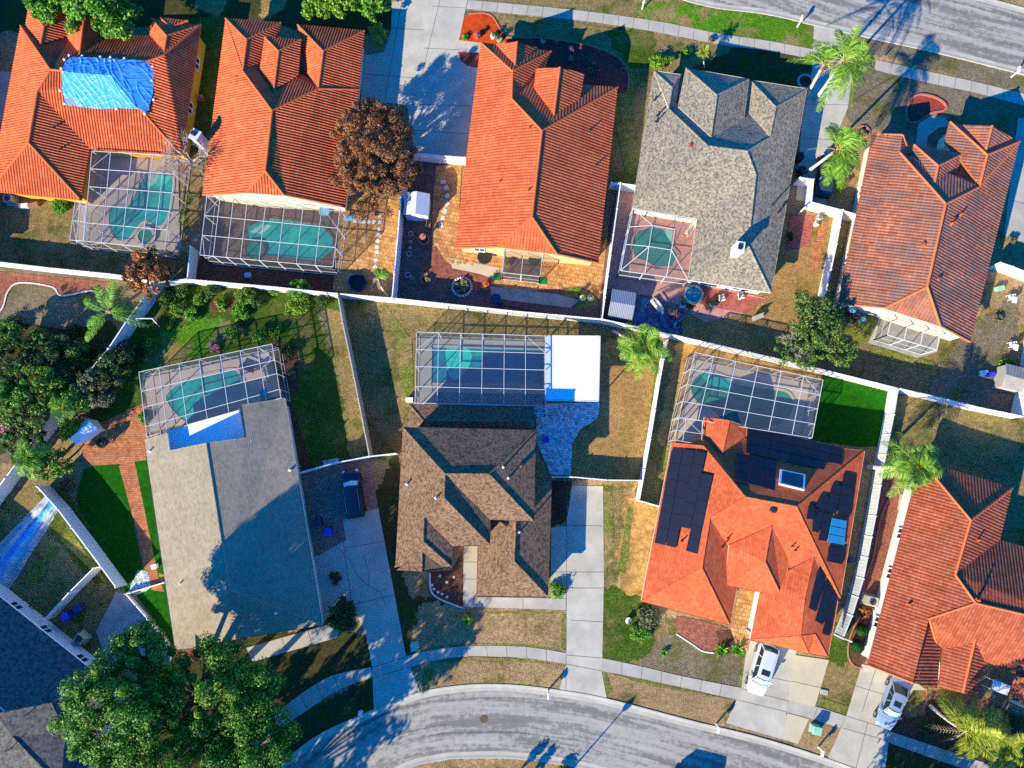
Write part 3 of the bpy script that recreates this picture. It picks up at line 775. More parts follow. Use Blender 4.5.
# ---- bottom row: beige
H6 = [
 Roof(dict(NW=(144, 440, Z), SW=(175, 650, Z), SE=(323, 625, Z), NE=(285, 398, Z), n1=(239.6, 405.5), n2=(244.6, 438), R1=(206, 443), n4=(170, 450.5), n5=(167.4, 433), R2=(229, 590)),
   ['NW SW R2 R1 n4 n5', 'SW SE R2', 'SE NE n1 n2 R1 R2'], .35),
 Roof(dict(a=(174, 650.5, 2.7), n=(194, 622), s=(195.5, 648), b=(206.8, 643.5, 2.7), e=(207.5, 632, 2.7)), ['b e n s', 'a s n *'], .42),
]
HS[6] = house('beige shingle house half shaded by the big oak, white flat roof insert', H6, M['st_grey'], M['s_beige'], 'shingle', M['s_beige'], M['fascia'])
mb = MB(); q = [W(167.4, 430, 2.75), W(170, 451, 2.75), W(206, 444, 2.75), W(245, 438, 2.75), W(238.5, 410, 2.75)]
mb.prism(q, 2.45, 2.75); mb.build('flat_roof', M['flatroof'], HS[6]['e'])
# ---- brown two-storey
ZU = 5.2
H7 = [
 Roof(dict(NW=(402.5, 427, ZU), NE=(536, 430, ZU), SE=(534, 521.6, ZU), V=(490.5, 520, ZU), C=(490, 545, ZU), Wl=(453, 546.5, ZU), K=(451.5, 567, ZU), SWc=(395, 567, ZU), r0=(445, 474), r1=(489, 474), q=(444, 498), w0=(424, 517), w1=(423, 541)),
   ['NW NE r1 r0', 'NE SE r1', 'SE V r0 r1', 'V C q r0', 'C Wl w0 q', 'Wl K w1 w0', 'K SWc w1', 'SWc NW r0 q w0 w1'], .5),
 Roof(dict(a=(396, 570.5, ZU), n=(422, 551), s=(421.6, 572), b=(443, 569, ZU), e=(443, 566, ZU)), ['b e n s', 'a s n *'], .40),
 Roof(dict(NW=(477.5, 548, Z), SW=(476.5, 596, Z), SE=(548, 597, Z), NE=(552, 478, Z), N0=(520, 478, Z), r0=(515.5, 512), r1=(514, 561), Wn=(478, 512, Z)),
   ['SW Wn r0 r1', 'SW SE r1', 'SE NE r0 r1', 'NE N0 r0', 'N0 Wn r0'], .42),
 Roof(dict(NW=(409, 404, Z), NE=(535, 406.6, Z), W0=(406.4, 428, Z), E0=(536.5, 430, Z), r0=(423, 420.5), r1=(535.8, 422)), ['NW NE r1 r0', 'W0 NW r0', 'W0 E0 r1 r0'], .34),
]
H7[2] = Roof(dict(SW=(476.5, 596, Z), SE=(548, 597, Z), NE=(552, 478, Z), NW=(479, 478, Z), r0=(516, 512), r1=(514, 561)), ['NW SW r1 r0', 'SW SE r1', 'SE NE r0 r1', 'NE NW r0'], .5)
HS[7] = house('brown shingle two storey house in the middle with many small gables', H7, M['st_tan'], M['s_brown'], 'shingle', M['s_brown'], M['fascia_br'], group='two storey houses')
# ---- solar house
H8 = [Roof(dict(NW=(671.6, 443, Z), SW=(641, 601.5, Z), SWe=(730, 625.5, Z), ER=(737, 588, Z), V=(728.5, 546.5), w0=(710, 518), w1=(702, 568), A=(745.5, 497), B=(796.6, 506.6), NE=(864.8, 450.5, Z), NG=(703, 434.5, Z), SE=(840.5, 598, Z), CS=(790, 584, Z), h=(703.5, 446)),
   ['NW SW w1 w0 A h', 'SW SWe w1', 'SWe ER V w0 w1', 'ER CS V *', 'CS SE B A w0 V', 'SE NE B', 'NG NE B A h', 'NW h NG *'], .42)]
H8.append(Roof(dict(a=(704, 417, Z), b=(702, 432, Z), n=(729.7, 420.5), s=(722.6, 453), c=(747, 427, Z), e=(746.6, 436.5, Z)), ['a b s n', 'c e s n'], .42, main=H8[0], snap='s', level='n=s'))
H8.append(Roof(dict(W1=(724.4, 585, 3.05), W0=(729, 545, 3.7), t=(771.7, 526, 4.85), r=(765, 562, 4.75), SE=(782, 597, 3.05), e=(790, 558, 3.5)), ['W1 SE r *', 'SE e t r *', 'W1 W0 t r *'], .42, main=H8[0], snap='t W0', level='r=t'))
H8.append(Roof(dict(SW=(750, 639.5, Z), NW=(761, 585, Z), t=(814, 557), r=(800.6, 636, 3.95), m=(804.4, 600), S2=(809, 653.8, Z), s3=(815, 634, 3.4), SE=(828, 657, Z), E1=(838, 602, Z)), ['SW NW t m r', 'SW S2 r', 'SE E1 t m r s3 *', 'S2 s3 r *', 'S2 SE s3 *'], .42, main=H8[0], snap='t NW', level=''))
HS[8] = house('red orange house with black solar panels on its roof', H8, M['st_pale'], M['s_orange'], 'shingle', M['s_orange'], M['fascia'], capr=.09)
# ---- right edge
H9 = [
 Roof(dict(NW=(921, 461, Z), SW=(868, 665, Z), g1=(912.9, 682.7), g0=(929, 618.5), A=(970.6, 520), R1=(955, 574.5), NE=(1012, 488, Z), EV=(999.5, 540, Z), X=(975.5, 603), Y=(1100, 632), E2=(1100, 568, Z), S1=(1100, 702, Z), S0=(988, 664, Z), gv=(937, 646, Z)),
   ['NW SW g1 g0 X R1 A', 'NW NE A', 'NE EV R1 A', 'EV E2 Y X R1', 'S0 S1 Y X', 'gv S0 X g0 *'], .42),
 Roof(dict(a=(912.9, 683, 4.1), n=(929, 618), b=(937, 688, Z), e=(940, 648, Z)), ['b e n a'], .42),
 Roof(dict(a=(939, 688, Z), b=(944.5, 638.7, Z), n=(978, 625), s=(962.6, 692.6), c=(979, 696.5, Z), e=(988, 653, Z)), ['a b n s', 'c e n s'], .42),
]
HS[9] = house('terracotta tile house by the right edge with long white side wall', H9, M['st_white'], M['t_terra'], 'tile', M['cap_terra'], M['fascia_or'], barrel=(.30, .03), prof=PROF_LOW)
# ---- bottom left
H10 = [
 Roof(dict(E=(97, 674, 2.9), N=(-70, 541, 2.9), a=(-4, 714), b=(51, 703), c=(77, 730, 3.4), s=(108, 700, 2.9), m=(66, 732, 3.9), k=(12.7, 737, 4.9), w=(-60, 800, 2.9), x=(-90, 640), f=(100, 772, 2.9), g=(60, 786, 4.6), v=(10, 812, 2.9)),
   ['E N x a b', 'E b c s *', 'b c m *', 'a w k m b *', 'k m f g *', 'k g v *', 'w v k *', 'm c s f *'], .45),
]
HS[10] = house('dark slate shingle house at the bottom left beside the big oak', H10, M['st_grey'], M['s_slate'], 'shingle', M['s_slate'], M['fascia'])
# ------------------------------------------------------------------ ground, roads, paving
LEV = {}
def flat(name, pts, mat, lev, ragg=0.0, seed=1, curve=False, world=False, label=None, joints=None, fringe=0):
    LEV[lev] = LEV.get(lev, 0) + 1; lev += LEV[lev] * .00035
    q = pts
    if curve: q = smooth(q, True, 5)
    P = [Vector((p[0], p[1], lev)) for p in q] if world else Wp(q, lev)
    if ragg: P = ragged(P, ragg, max(.3, ragg * 1.4), seed)
    P = [Vector((p.x, p.y, lev)) for p in P]
    if sum(a.x * b.y - b.x * a.y for a, b in zip(P, P[1:] + P[:1])) < 0: P.reverse()
    mb = MB(); mb.face(P, 0, [(1, 1)] * len(P))
    if fringe:
        n = len(P)
        O = []
        for i in range(n):
            a, b, c = P[i - 1], P[i], P[(i + 1) % n]
            e1, e2 = (b - a).xy.normalized(), (c - b).xy.normalized(); k = Vector((e1.y + e2.y, -e1.x - e2.x)); k = k.normalized() if k.length > .1 else Vector((e1.y, -e1.x))
            O.append(Vector((b.x + k.x * fringe, b.y + k.y * fringe, lev - .002)))
        for i in range(n):
            j = (i + 1) % n; mb.face([P[j], P[i], O[i], O[j]], 0, [(.98, 1), (.98, 1), (0, 1), (0, 1)])
    if joints:
        for (a, b) in joints:
            A, B = W(a[0], a[1], lev + .003), W(b[0], b[1], lev + .003)
            d = (B - A).normalized(); n = Vector((-d.y, d.x, 0)) * .025
            mb.face([A - n, B - n, B + n, A + n], 1)
    return struct(mb.build(name, [M[mat], M['joint']] if joints else M[mat]))
# base terrain
mb = MB(); S = 400
for i in range(-8, 8):
    for j in range(-8, 8):
        k = S / 8
        mb.face([(i * k, j * k, 0), ((i + 1) * k, j * k, 0), ((i + 1) * k, (j + 1) * k, 0), (i * k, (j + 1) * k, 0)], 0, [(1, 1)] * 4)
struct(mb.build('ground', M['g_tan']))
L1, L2, L3, L4, L5, L6, L7 = .005, .017, .028, .039, .050, .061, .072
def road(name, north, south, n=90, kerb=True):
    A = resample([W(*p) for p in smooth(north, False, 8)], n); B = resample([W(*p) for p in smooth(south, False, 8)], n)
    mb = MB(); u = 0
    for i in range(n - 1):
        wd = (A[i] - B[i]).length; du = (A[i + 1] - A[i]).length
        mb.face([(B[i].x, B[i].y, L3), (B[i + 1].x, B[i + 1].y, L3), (A[i + 1].x, A[i + 1].y, L3), (A[i].x, A[i].y, L3)], 0, [(u, 0), (u + du, 0), (u + du, wd), (u, wd)])
        u += du
    struct(mb.build(name, M['asphalt']))
    for E, F in ((A, B), (B, A)):   # rolled kerb with gutter pan
        kb = MB()
        out = [(e - f).normalized() for e, f in zip(E, F)]
        prof = [(-.42, .034), (-.10, .036), (.02, .05), (.12, .07), (.24, .075), (.26, .0)]
        for i in range(n - 1):
            for (o0, z0), (o1, z1) in zip(prof, prof[1:]):
                p = lambda k, o, z: (E[k].x + out[k].x * o, E[k].y + out[k].y * o, z)
                kb.face([p(i, o0, z0), p(i + 1, o0, z0), p(i + 1, o1, z1), p(i, o1, z1)])
        struct(kb.build('kerb', M['conc']))
road('road', [(150, 860), (230, 800), (288, 760), (321, 736), (376, 711), (421, 694), (468, 687), (512, 687), (560, 692.5), (607, 701), (687, 722), (768, 742), (853, 770), (960, 812), (1100, 880)],
     [(240, 900), (330, 828), (396, 772), (441, 758), (468, 756), (512, 756), (560, 762), (595, 769), (680, 792), (790, 824), (880, 856), (1000, 905)])
road('road', [(420, -95), (600, -38), (692, 1), (768, 13), (815, 24), (873, 37), (940, 52), (1024, 73), (1120, 98)],
     [(500, -175), (700, -92), (800, -55), (880, -28), (983, -1), (1024, 10), (1130, 38)])
def walk(up, lo, step=1.55, lev=L5, name='sidewalk', mat='conc_gr', joints=True):
    n = 40
    A = resample([W(*p) for p in smooth(up, False, 6)], n); B = resample([W(*p) for p in smooth(lo, False, 6)], n)
    mb = MB()
    for i in range(n - 1):
        mb.face([(B[i].x, B[i].y, lev), (B[i + 1].x, B[i + 1].y, lev), (A[i + 1].x, A[i + 1].y, lev), (A[i].x, A[i].y, lev)])
    if joints:
        m = int(sum((a - b).length for a, b in zip(A, A[1:])) / step)
        A2, B2 = resample(A, max(m, 2)), resample(B, max(m, 2))
        for a, b in zip(A2[1:-1], B2[1:-1]):
            d = (b - a).normalized(); k = Vector((-d.y, d.x, 0)) * .022
            mb.face([(p.x, p.y, lev + .003) for p in (a - k, b - k, b + k, a + k)], 1)
    struct(mb.build(name, [M[mat], M['joint']]))
walk([(180, 800), (225, 755), (268, 720), (298, 696), (331, 676), (371, 667)], [(195, 810), (238, 764), (281, 728), (306, 711), (338, 690), (373, 677)])
walk([(406, 656), (431, 650), (468, 646), (512, 646), (540, 648.5), (566, 653)], [(410, 667), (431, 661), (468, 656), (512, 657), (540, 659.5), (566, 664)])
walk([(602, 658), (640, 666), (682, 676), (742, 688)], [(602, 671), (640, 678), (677, 686), (739, 700)])
walk([(788, 700), (818, 707), (846, 716)], [(786, 712), (812, 719), (840, 728)])
walk([(889, 731), (940, 748), (1000, 768), (1080, 796)], [(887, 742), (935, 759), (990, 778), (1070, 806)])
walk([(468, 0), (512, 4), (590, 12), (660, 22), (720, 34), (768, 41), (815, 50)], [(466, 9), (512, 14), (590, 22), (660, 33), (720, 45), (768, 51), (815, 60)])
walk([(876, 60), (925, 71), (975, 82), (1024, 94), (1100, 112)], [(874, 70), (923, 82), (975, 93), (1024, 106), (1100, 124)])
# ---- lawns and planting beds (patches with uneven edges over the dry base)
def lawn(pts, mat, rg=.25, seed=1, lev=L1, name='lawn', curve=False): return flat(name, pts, mat, lev, min(rg, .3) if rg else 0, seed, curve, fringe=.75 if rg > .12 else 0)
lawn([(-60, 195), (70, 205), (72, 245), (190, 258), (195, 282), (110, 278), (-60, 266)], 'g_olive', seed=2)
lawn([(-80, 262), (0, 267), (110, 278), (190, 286), (90, 400), (-80, 520)], 'g_grey', seed=3)
lawn([(170, 284), (262, 290), (342, 298), (372, 456), (303, 470), (288, 405), (276, 345), (140, 374), (146, 410), (95, 420), (80, 380)], 'g_green', seed=4)
lawn([(150, 345), (205, 318), (245, 330), (160, 372), (140, 378)], 'g_lush', seed=5, lev=L2)
lawn([(322, 315), (343, 312), (371, 454), (352, 456), (345, 390)], 'g_olive', seed=6, lev=L2)
lawn([(345, 300), (410, 306), (418, 405), (398, 452), (374, 455)], 'g_olive', seed=7)
lawn([(375, 300), (640, 328), (600, 340), (415, 334), (380, 345)], 'g_olive', seed=8, lev=L2)
lawn([(560, 330), (660, 338), (655, 384), (638, 478), (560, 474), (575, 440), (600, 420)], 'g_gold', seed=9)
lawn([(664, 340), (690, 348), (665, 450), (657, 505), (638, 498), (655, 384)], 'g_olive', seed=10)
lawn([(680, 345), (832, 378), (820, 385), (700, 360), (668, 440), (660, 440)], 'gravel_gold', seed=11, lev=L2)
lawn([(628, 500), (658, 507), (644, 602), (632, 606), (620, 596)], 'gravel_gold', seed=12, lev=L3)
lawn([(604, 488), (630, 500), (622, 596), (640, 606), (690, 632), (660, 672), (602, 658)], 'g_olive', seed=13, lev=L2)
lawn([(604, 590), (640, 598), (655, 625), (648, 650), (615, 664), (603, 655)], 'g_green', .5, seed=14, lev=L3)
lawn([(680, 632), (748, 652), (741, 686), (640, 664), (650, 645)], 'g_grey', seed=15, lev=L2)
lawn([(604, 672), (738, 702), (722, 722), (608, 698)], 'g_tan', .2, seed=16)
lawn([(834, 630), (856, 600), (858, 612), (850, 640), (856, 664), (844, 714), (818, 706), (830, 662)], 'g_olive', seed=17)
lawn([(833, 634), (856, 606), (852, 650), (842, 664), (830, 655)], 'g_green', .3, seed=18, lev=L2)
lawn([(885, 450), (918, 455), (895, 545), (868, 662), (852, 650), (858, 600)], 'mulch_red', .12, seed=19, lev=L2, name='mulch_bed')
lawn([(898, 392), (1012, 420), (1140, 455), (1140, 580), (1000, 545), (905, 482), (885, 455)], 'g_olive', seed=20)
lawn([(765, 225), (835, 215), (822, 300), (780, 372), (640, 330), (690, 300), (765, 300)], 'g_gold', .3, seed=21)
lawn([(835, 300), (970, 335), (1015, 300), (1014, 412), (890, 386), (780, 372)], 'g_olive', .3, seed=22)
lawn([(960, 345), (1012, 300), (1014, 412), (930, 396)], 'g_grey', .4, seed=23, lev=L2)
lawn([(470, -40), (700, 6), (815, 25), (815, 48), (640, 22), (470, 2)], 'g_olive', .2, seed=24)
lawn([(640, 5), (700, 6), (815, 25), (814, 46), (720, 30), (640, 20)], 'g_lush', .35, seed=25, lev=L2)
lawn([(466, 14), (640, 34), (736, 50), (700, 90), (650, 72), (640, 190), (612, 186), (622, 85), (560, 42)], 'g_olive', .3, seed=26)
lawn([(610, 30), (650, 34), (655, 62), (636, 66), (620, 50)], 'g_green', .4, seed=27, lev=L2)
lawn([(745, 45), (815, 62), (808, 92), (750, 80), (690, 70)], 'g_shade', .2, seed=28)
lawn([(850, 44), (1060, 100), (1060, 90), (875, 40)], 'g_grey', .2, seed=29)
lawn([(852, 62), (1060, 116), (1060, 170), (1010, 160), (905, 135), (850, 118)], 'g_grey', .2, seed=30)
lawn([(-60, 530), (52, 478), (126, 590), (98, 672), (-60, 545)], 'g_olive', .3, seed=31)
lawn([(40, 495), (60, 490), (112, 560), (122, 590), (95, 575), (60, 540)], 'g_green', .4, seed=32, lev=L2)
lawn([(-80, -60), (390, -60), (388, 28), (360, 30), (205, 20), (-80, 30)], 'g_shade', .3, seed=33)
lawn([(200, 18), (228, 18), (205, 150), (185, 150)], 'g_green', .2, seed=34)
lawn([(205, -20), (230, -15), (218, 14), (196, 6)], 'g_gold', .15, seed=35, lev=L2)
lawn([(266, -20), (290, -20), (280, 8), (264, 18)], 'g_gold', .15, seed=36, lev=L2)
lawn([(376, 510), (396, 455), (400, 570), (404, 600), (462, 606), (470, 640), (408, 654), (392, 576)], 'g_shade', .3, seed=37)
lawn([(424, 606), (566, 612), (566, 650), (470, 644), (412, 652)], 'g_tan', .3, seed=38, lev=L2)
lawn([(422, 664), (566, 666), (560, 690), (468, 685), (424, 692)], 'g_tan', .2, seed=39, lev=L2)
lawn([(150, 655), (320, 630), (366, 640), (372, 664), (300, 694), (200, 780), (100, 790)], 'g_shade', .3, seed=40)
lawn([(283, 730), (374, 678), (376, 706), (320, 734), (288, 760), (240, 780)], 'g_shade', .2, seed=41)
lawn([(895, 690), (912, 688), (935, 700), (1060, 730), (1060, 780), (890, 730)], 'mulch_brown', .2, seed=42)
lawn([(912, 690), (930, 690), (922, 712), (905, 712)], 'g_olive', .2, seed=43, lev=L2)
lawn([(887, 744), (1000, 784), (940, 800), (880, 772)], 'g_shade', .2, seed=44)
# scruffy green growth along paved edges and round planting
for k, (pts, m) in enumerate([([(424, 690), (470, 683), (530, 684), (560, 690), (512, 686)], 'g_fringe'), ([(424, 664), (470, 657), (510, 658), (566, 666), (510, 661), (468, 660)], 'g_fringe'), ([(422, 690), (424, 668), (434, 664), (432, 684)], 'g_fringe'),
    ([(604, 672), (660, 684), (735, 700), (660, 688)], 'g_fringe'), ([(603, 664), (606, 672), (612, 690), (606, 698)], 'g_fringe'), ([(410, 654), (440, 646), (480, 643), (440, 650)], 'g_fringe'), ([(470, 643), (520, 644), (566, 650), (520, 647)], 'g_fringe'),
    ([(478, 612), (520, 611), (566, 613), (520, 614)], 'g_fringe'), ([(562, 614), (566, 614), (566, 650), (561, 648)], 'g_fringe'), ([(604, 490), (612, 492), (614, 560), (604, 570)], 'g_fringe'), ([(628, 506), (634, 500), (628, 560), (622, 590), (618, 570)], 'g_fringe'),
    ([(470, 12), (560, 20), (640, 34), (560, 25)], 'g_olive'), ([(845, 712), (820, 704), (822, 698), (848, 706)], 'g_fringe'), ([(738, 684), (742, 660), (748, 655), (742, 690)], 'g_fringe'), ([(655, 360), (664, 352), (660, 400), (650, 445)], 'g_fringe'), ([(666, 440), (672, 445), (655, 510), (650, 500)], 'g_fringe'),
    ([(205, 300), (240, 296), (244, 308), (226, 312), (212, 312)], 'mulch_brown'), ([(60, 540), (112, 590), (100, 572), (70, 530)], 'g_fringe'), ([(40, 580), (20, 584), (50, 545), (60, 548)], 'g_fringe'), ([(840, 310), (880, 318), (866, 344), (840, 340)], 'g_fringe'), ([(870, 345), (935, 362), (930, 370), (868, 354)], 'g_fringe'),
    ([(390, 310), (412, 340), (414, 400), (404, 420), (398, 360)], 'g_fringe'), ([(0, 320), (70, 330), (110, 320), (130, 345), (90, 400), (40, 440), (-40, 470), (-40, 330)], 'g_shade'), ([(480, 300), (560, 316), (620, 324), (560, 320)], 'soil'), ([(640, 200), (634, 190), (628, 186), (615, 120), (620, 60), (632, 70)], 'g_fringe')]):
    lawn(pts, m, 0, 300 + k, L3)
# beds
flat('mulch_bed', [(463, 22), (468, 15), (490, 16), (502, 32), (510, 38), (505, 46), (478, 44), (460, 40)], 'mulch_orange', L3, curve=True)
flat('mulch_bed', [(505, 38), (545, 39), (590, 46), (618, 58), (628, 74), (626, 92), (600, 100), (540, 70), (510, 50)], 'mulch_plum', L3)
flat('mulch_bed', [(458, 52), (480, 53), (478, 68), (468, 66), (461, 61)], 'mulch_plum', L6)
flat('mulch_bed', [(-60, 272), (0, 271), (60, 277), (112, 283), (105, 296), (92, 292), (62, 296), (52, 288), (20, 284), (8, 292), (0, 312), (-60, 320)], 'mulch_red', L3, .1)
flat('mulch_bed', [(906, 112), (910, 100), (920, 96), (935, 98), (944, 104), (944, 110), (930, 114), (918, 121), (908, 122)], 'mulch_plum', L3, curve=True)
flat('mulch_bed', [(430, 572), (452, 570), (462, 552), (463, 606), (452, 604), (438, 598), (431, 590)], 'mulch_brown', L3)
flat('mulch_bed', [(676, 616), (700, 620), (728, 628), (716, 652), (702, 650), (690, 642), (676, 632)], 'mulch_red', L4, .06)
flat('mulch_bed', [(716, 630), (730, 630), (738, 652), (722, 654)], 'mulch_brown', L4, .06)
flat('mulch_bed', [(852, 650), (862, 640), (868, 655), (862, 668), (854, 664)], 'mulch_brown', L4)
flat('mulch_bed', [(932, 692), (950, 690), (985, 698), (1010, 712), (940, 712)], 'mulch_red', L3, .1)
flat('mulch_bed', [(282, 404), (292, 404), (312, 468), (304, 470)], 'mulch_brown', L3, .06)
flat('mulch_bed', [(270, 340), (296, 345), (300, 395), (284, 395)], 'mulch_brown', L3, .08)
flat('mulch_bed', [(425, 250), (436, 246), (446, 262), (492, 275), (490, 292), (455, 290), (430, 292), (420, 280)], 'mulch_red', L5, .08)
flat('path', [(450, 258), (500, 268), (497, 280), (480, 274), (452, 268)], 'conc_lt', L6)
flat('mulch_bed', [(556, 300), (572, 286), (590, 292), (598, 300), (584, 310)], 'g_lush', L3)
flat('mulch_bed', [(165, 640), (205, 648), (245, 640), (238, 655), (180, 662)], 'mulch_red', L3, .1)
flat('mulch_bed', [(318, 548), (336, 546), (346, 562), (340, 580), (322, 580)], 'mulch_brown', L4, .08)
flat('mulch_bed', [(550, 480), (572, 482), (566, 520), (552, 528)], 'soil', L3, .1)
# artificial turf
flat('artificial_turf', [(84, 469), (115, 461), (121, 468), (146, 580), (126, 592), (76, 500)], 'turf', L3)
flat('artificial_turf', [(131, 462), (136, 457), (147, 458), (165, 575), (156, 572)], 'turf', L3)
flat('artificial_turf', [(134, 592), (166, 582), (174, 646)], 'turf', L3)
flat('artificial_turf', [(822, 374), (888, 392), (878, 446), (860, 447), (812, 440)], 'turf', L3)
# ---- concrete drives and paths
flat('driveway', [(316, 556), (346, 540), (342, 519), (378, 507), (391, 576), (406, 656), (421, 694), (374, 710), (372, 666), (366, 635), (352, 604), (321, 624), (312, 560)], 'conc', L4,
     joints=[((345, 548), (386, 541)), ((346, 606), (398, 594)), ((370, 668), (406, 657)), ((372, 678), (410, 667)), ((343, 540), (352, 605)), ((336, 547), (350, 560)), ((350, 560), (356, 574)), ((356, 574), (366, 584)), ((366, 584), (380, 592)), ((380, 592), (386, 606)), ((364, 556), (369, 574)), ((369, 574), (368, 590))])
flat('driveway', [(572, 486), (603, 486), (604, 576), (602, 672), (607, 700), (559, 692), (566, 664), (566, 598), (551, 598), (551, 528), (566, 526)], 'conc', L4,
     joints=[((552, 572), (604, 572)), ((566, 588), (603, 588)), ((566, 655), (602, 658)), ((566, 664), (602, 671)), ((566, 525), (603, 526)), ((570, 620), (603, 622)), ((567, 486), (566, 690))])
flat('driveway', [(748, 640), (797, 650), (794, 660), (788, 700), (786, 714), (798, 744), (726, 723), (741, 690), (745, 660)], 'conc', L4,
     joints=[((742, 689), (788, 701)), ((738, 700), (787, 712)), ((745, 672), (792, 682))])
flat('driveway', [(794, 655), (829, 660), (815, 707), (788, 700)], 'conc_lt', L5, joints=[((791, 681), (822, 688))])
flat('driveway', [(787, 713), (809, 719), (798, 744), (784, 739)], 'conc_lt', L5)
flat('driveway', [(862, 664), (914, 680), (926, 690), (913, 690), (908, 700), (890, 731), (884, 780), (826, 762), (846, 717)], 'conc', L4,
     joints=[((856, 686), (895, 698)), ((847, 716), (890, 730)), ((843, 728), (888, 741)), ((876, 668), (862, 712)), ((868, 722), (856, 768))])
flat('driveway', [(392, 2), (428, -4), (427, 12), (408, 105), (361, 100), (362, 54), (366, 55), (384, 52), (391, 30)], 'conc', L4,
     joints=[((391, 28), (424, 30)), ((364, 74), (414, 78)), ((402, 0), (385, 100))])
flat('driveway', [(428, -4), (440, -30), (474, -30), (467, 2), (459, 40), (482, 43), (470, 158), (415, 157), (407, 105), (427, 12)], 'conc', L4,
     joints=[((424, 48), (460, 50)), ((432, 6), (467, 8)), ((410, 104), (472, 106)), ((440, 0), (421, 78)), ((415, 130), (470, 134))])
flat('driveway', [(814, 26), (848, 34), (852, 78), (848, 108), (830, 150), (826, 205), (796, 200), (802, 120), (812, 70)], 'conc', L4,
     joints=[((806, 104), (849, 105)), ((803, 138), (836, 140)), ((815, 60), (852, 66)), ((818, 46), (850, 52))])
flat('path', [(916, 140), (918, 124), (930, 116), (946, 118), (950, 126), (938, 128), (928, 136), (926, 150), (916, 152)], 'conc_gr', L4, curve=False)
flat('driveway', [(1018, 118), (1060, 122), (1035, 245), (1004, 236)], 'conc_gr', L4, joints=[((1016, 165), (1050, 172)), ((1010, 200), (1042, 208))])
flat('path', [(463, 600), (464, 546), (478, 546), (477, 597), (566, 598.5), (566, 610), (464, 607)], 'conc_gr', L5, joints=[((463, 562), (477, 562)), ((463, 579), (477, 579)), ((523, 598), (523, 609)), ((477, 597), (477, 608))])
flat('path', [(246, 648), (330, 624), (342, 628), (336, 638), (252, 662)], 'conc_gr', L5, joints=[((282, 638), (286, 652)), ((308, 630), (312, 646))])
flat('path', [(116, 592), (126, 594), (174, 648), (170, 664), (110, 670), (96, 632)], 'conc_old', L4)
flat('path', [(900, 494), (914, 497), (908, 512), (897, 510)], 'conc_gr', L3)
# ---- paving
flat('paver_pad', [(303, 473), (370, 458), (378, 508), (343, 520), (346, 540), (318, 556), (310, 520)], 'pv_red', L5)
flat('patio', [(85, 466), (80, 440), (98, 424), (146, 402), (148, 438), (146, 460), (120, 464)], 'pv_orange', L4)
flat('path', [(119, 466), (134, 459), (158, 576), (164, 592), (152, 590)], 'pv_orange', L4)
flat('patio', [(128, 592), (138, 570), (152, 572), (158, 584), (140, 594)], 'pv_blue', L3, .1)
flat('patio', [(345, 196), (402, 200), (396, 300), (332, 290), (342, 240)], 'pv_gold', L3)
flat('patio', [(203, 245), (333, 268), (334, 296), (194, 282)], 'mulch_brown', L2)
flat('patio', [(408, 162), (462, 164), (458, 244), (600, 262), (616, 196), (604, 318), (398, 298), (404, 200)], 'mulch_dk', L2)
flat('patio', [(436, 166), (462, 164), (457, 246), (520, 252), (598, 262), (608, 230), (600, 300), (584, 286), (520, 292), (490, 284), (446, 262), (432, 250), (432, 215)], 'pv_gold', L4)
flat('patio', [(490, 286), (556, 294), (580, 300), (570, 308), (492, 298)], 'conc_old', L5)
flat('patio', [(617, 190), (635, 190), (632, 206), (697, 218), (688, 281), (766, 298), (742, 314), (706, 322), (655, 297), (604, 288)], 'pv_pink', L3)
flat('patio', [(690, 284), (764, 299), (748, 314), (718, 308), (700, 304)], 'pv_rose', L5)
flat('patio', [(633, 296), (660, 300), (684, 306), (682, 334), (634, 326)], 'pv_check', L4)
flat('patio', [(790, 214), (814, 216), (810, 246), (786, 250)], 'pv_rose', L4)
flat('path', [(812, 250), (822, 220), (828, 222), (818, 272), (806, 274)], 'pv_orange', L3, .12)
flat('patio', [(537, 404), (600, 402), (598, 418), (580, 430), (572, 444), (571, 475), (551, 475), (536, 440)], 'pv_blue', L4, curve=False)
flat('path', [(730, 626), (742, 584), (762, 590), (750, 640), (748, 652), (736, 646)], 'pv_gold', L4)
flat('patio', [(880, 318), (942, 330), (937, 352), (918, 358), (868, 343)], 'conc_old', L4)
flat('patio', [(504, 254), (543, 258), (540, 282), (502, 278)], 'pv_brown', L5)
flat('patio', [(-20, 70), (14, 72), (6, 105), (-3, 135), (-20, 140)], 'conc_gr', L4)
# edging strips
def edging(name, pts, mat, wd=.14, h=.09, closed=False, label=None):
    P = [W(*p) for p in smooth(pts, closed, 5)]
    mb = MB(); n = len(P)
    for i in range(n if closed else n - 1):
        a, b = P[i], P[(i + 1) % n]
        mb.beam(a + Vector((0, 0, h / 2)), b + Vector((0, 0, h / 2)), wd, h)
    return struct(mb.build(name, M[mat]))
edging('bed_edging_kerb', [(-30, 330), (0, 312), (8, 292), (20, 283), (52, 287), (62, 296), (92, 291), (100, 300)], 'stone')
edging('bed_edging_kerb', [(505, 38), (545, 39), (590, 46), (618, 58), (628, 74), (628, 90)], 'brick', .16, .14)
edging('bed_edging_kerb', [(468, 14), (490, 15), (502, 32), (512, 39)], 'brick')
edging('bed_edging_kerb', [(906, 112), (910, 100), (920, 95), (935, 98), (945, 105), (943, 111), (930, 114), (918, 122), (908, 122)], 'brick', .2, .16, True)
edging('bed_edging_kerb', [(430, 573), (431, 590), (438, 598), (452, 604), (463, 608)], 'stone')
edging('bed_edging_kerb', [(676, 634), (690, 643), (702, 651), (714, 653)], 'stone')
edging('bed_edging_kerb', [(852, 602), (856, 618), (849, 640), (848, 656), (854, 666), (862, 668)], 'brick')
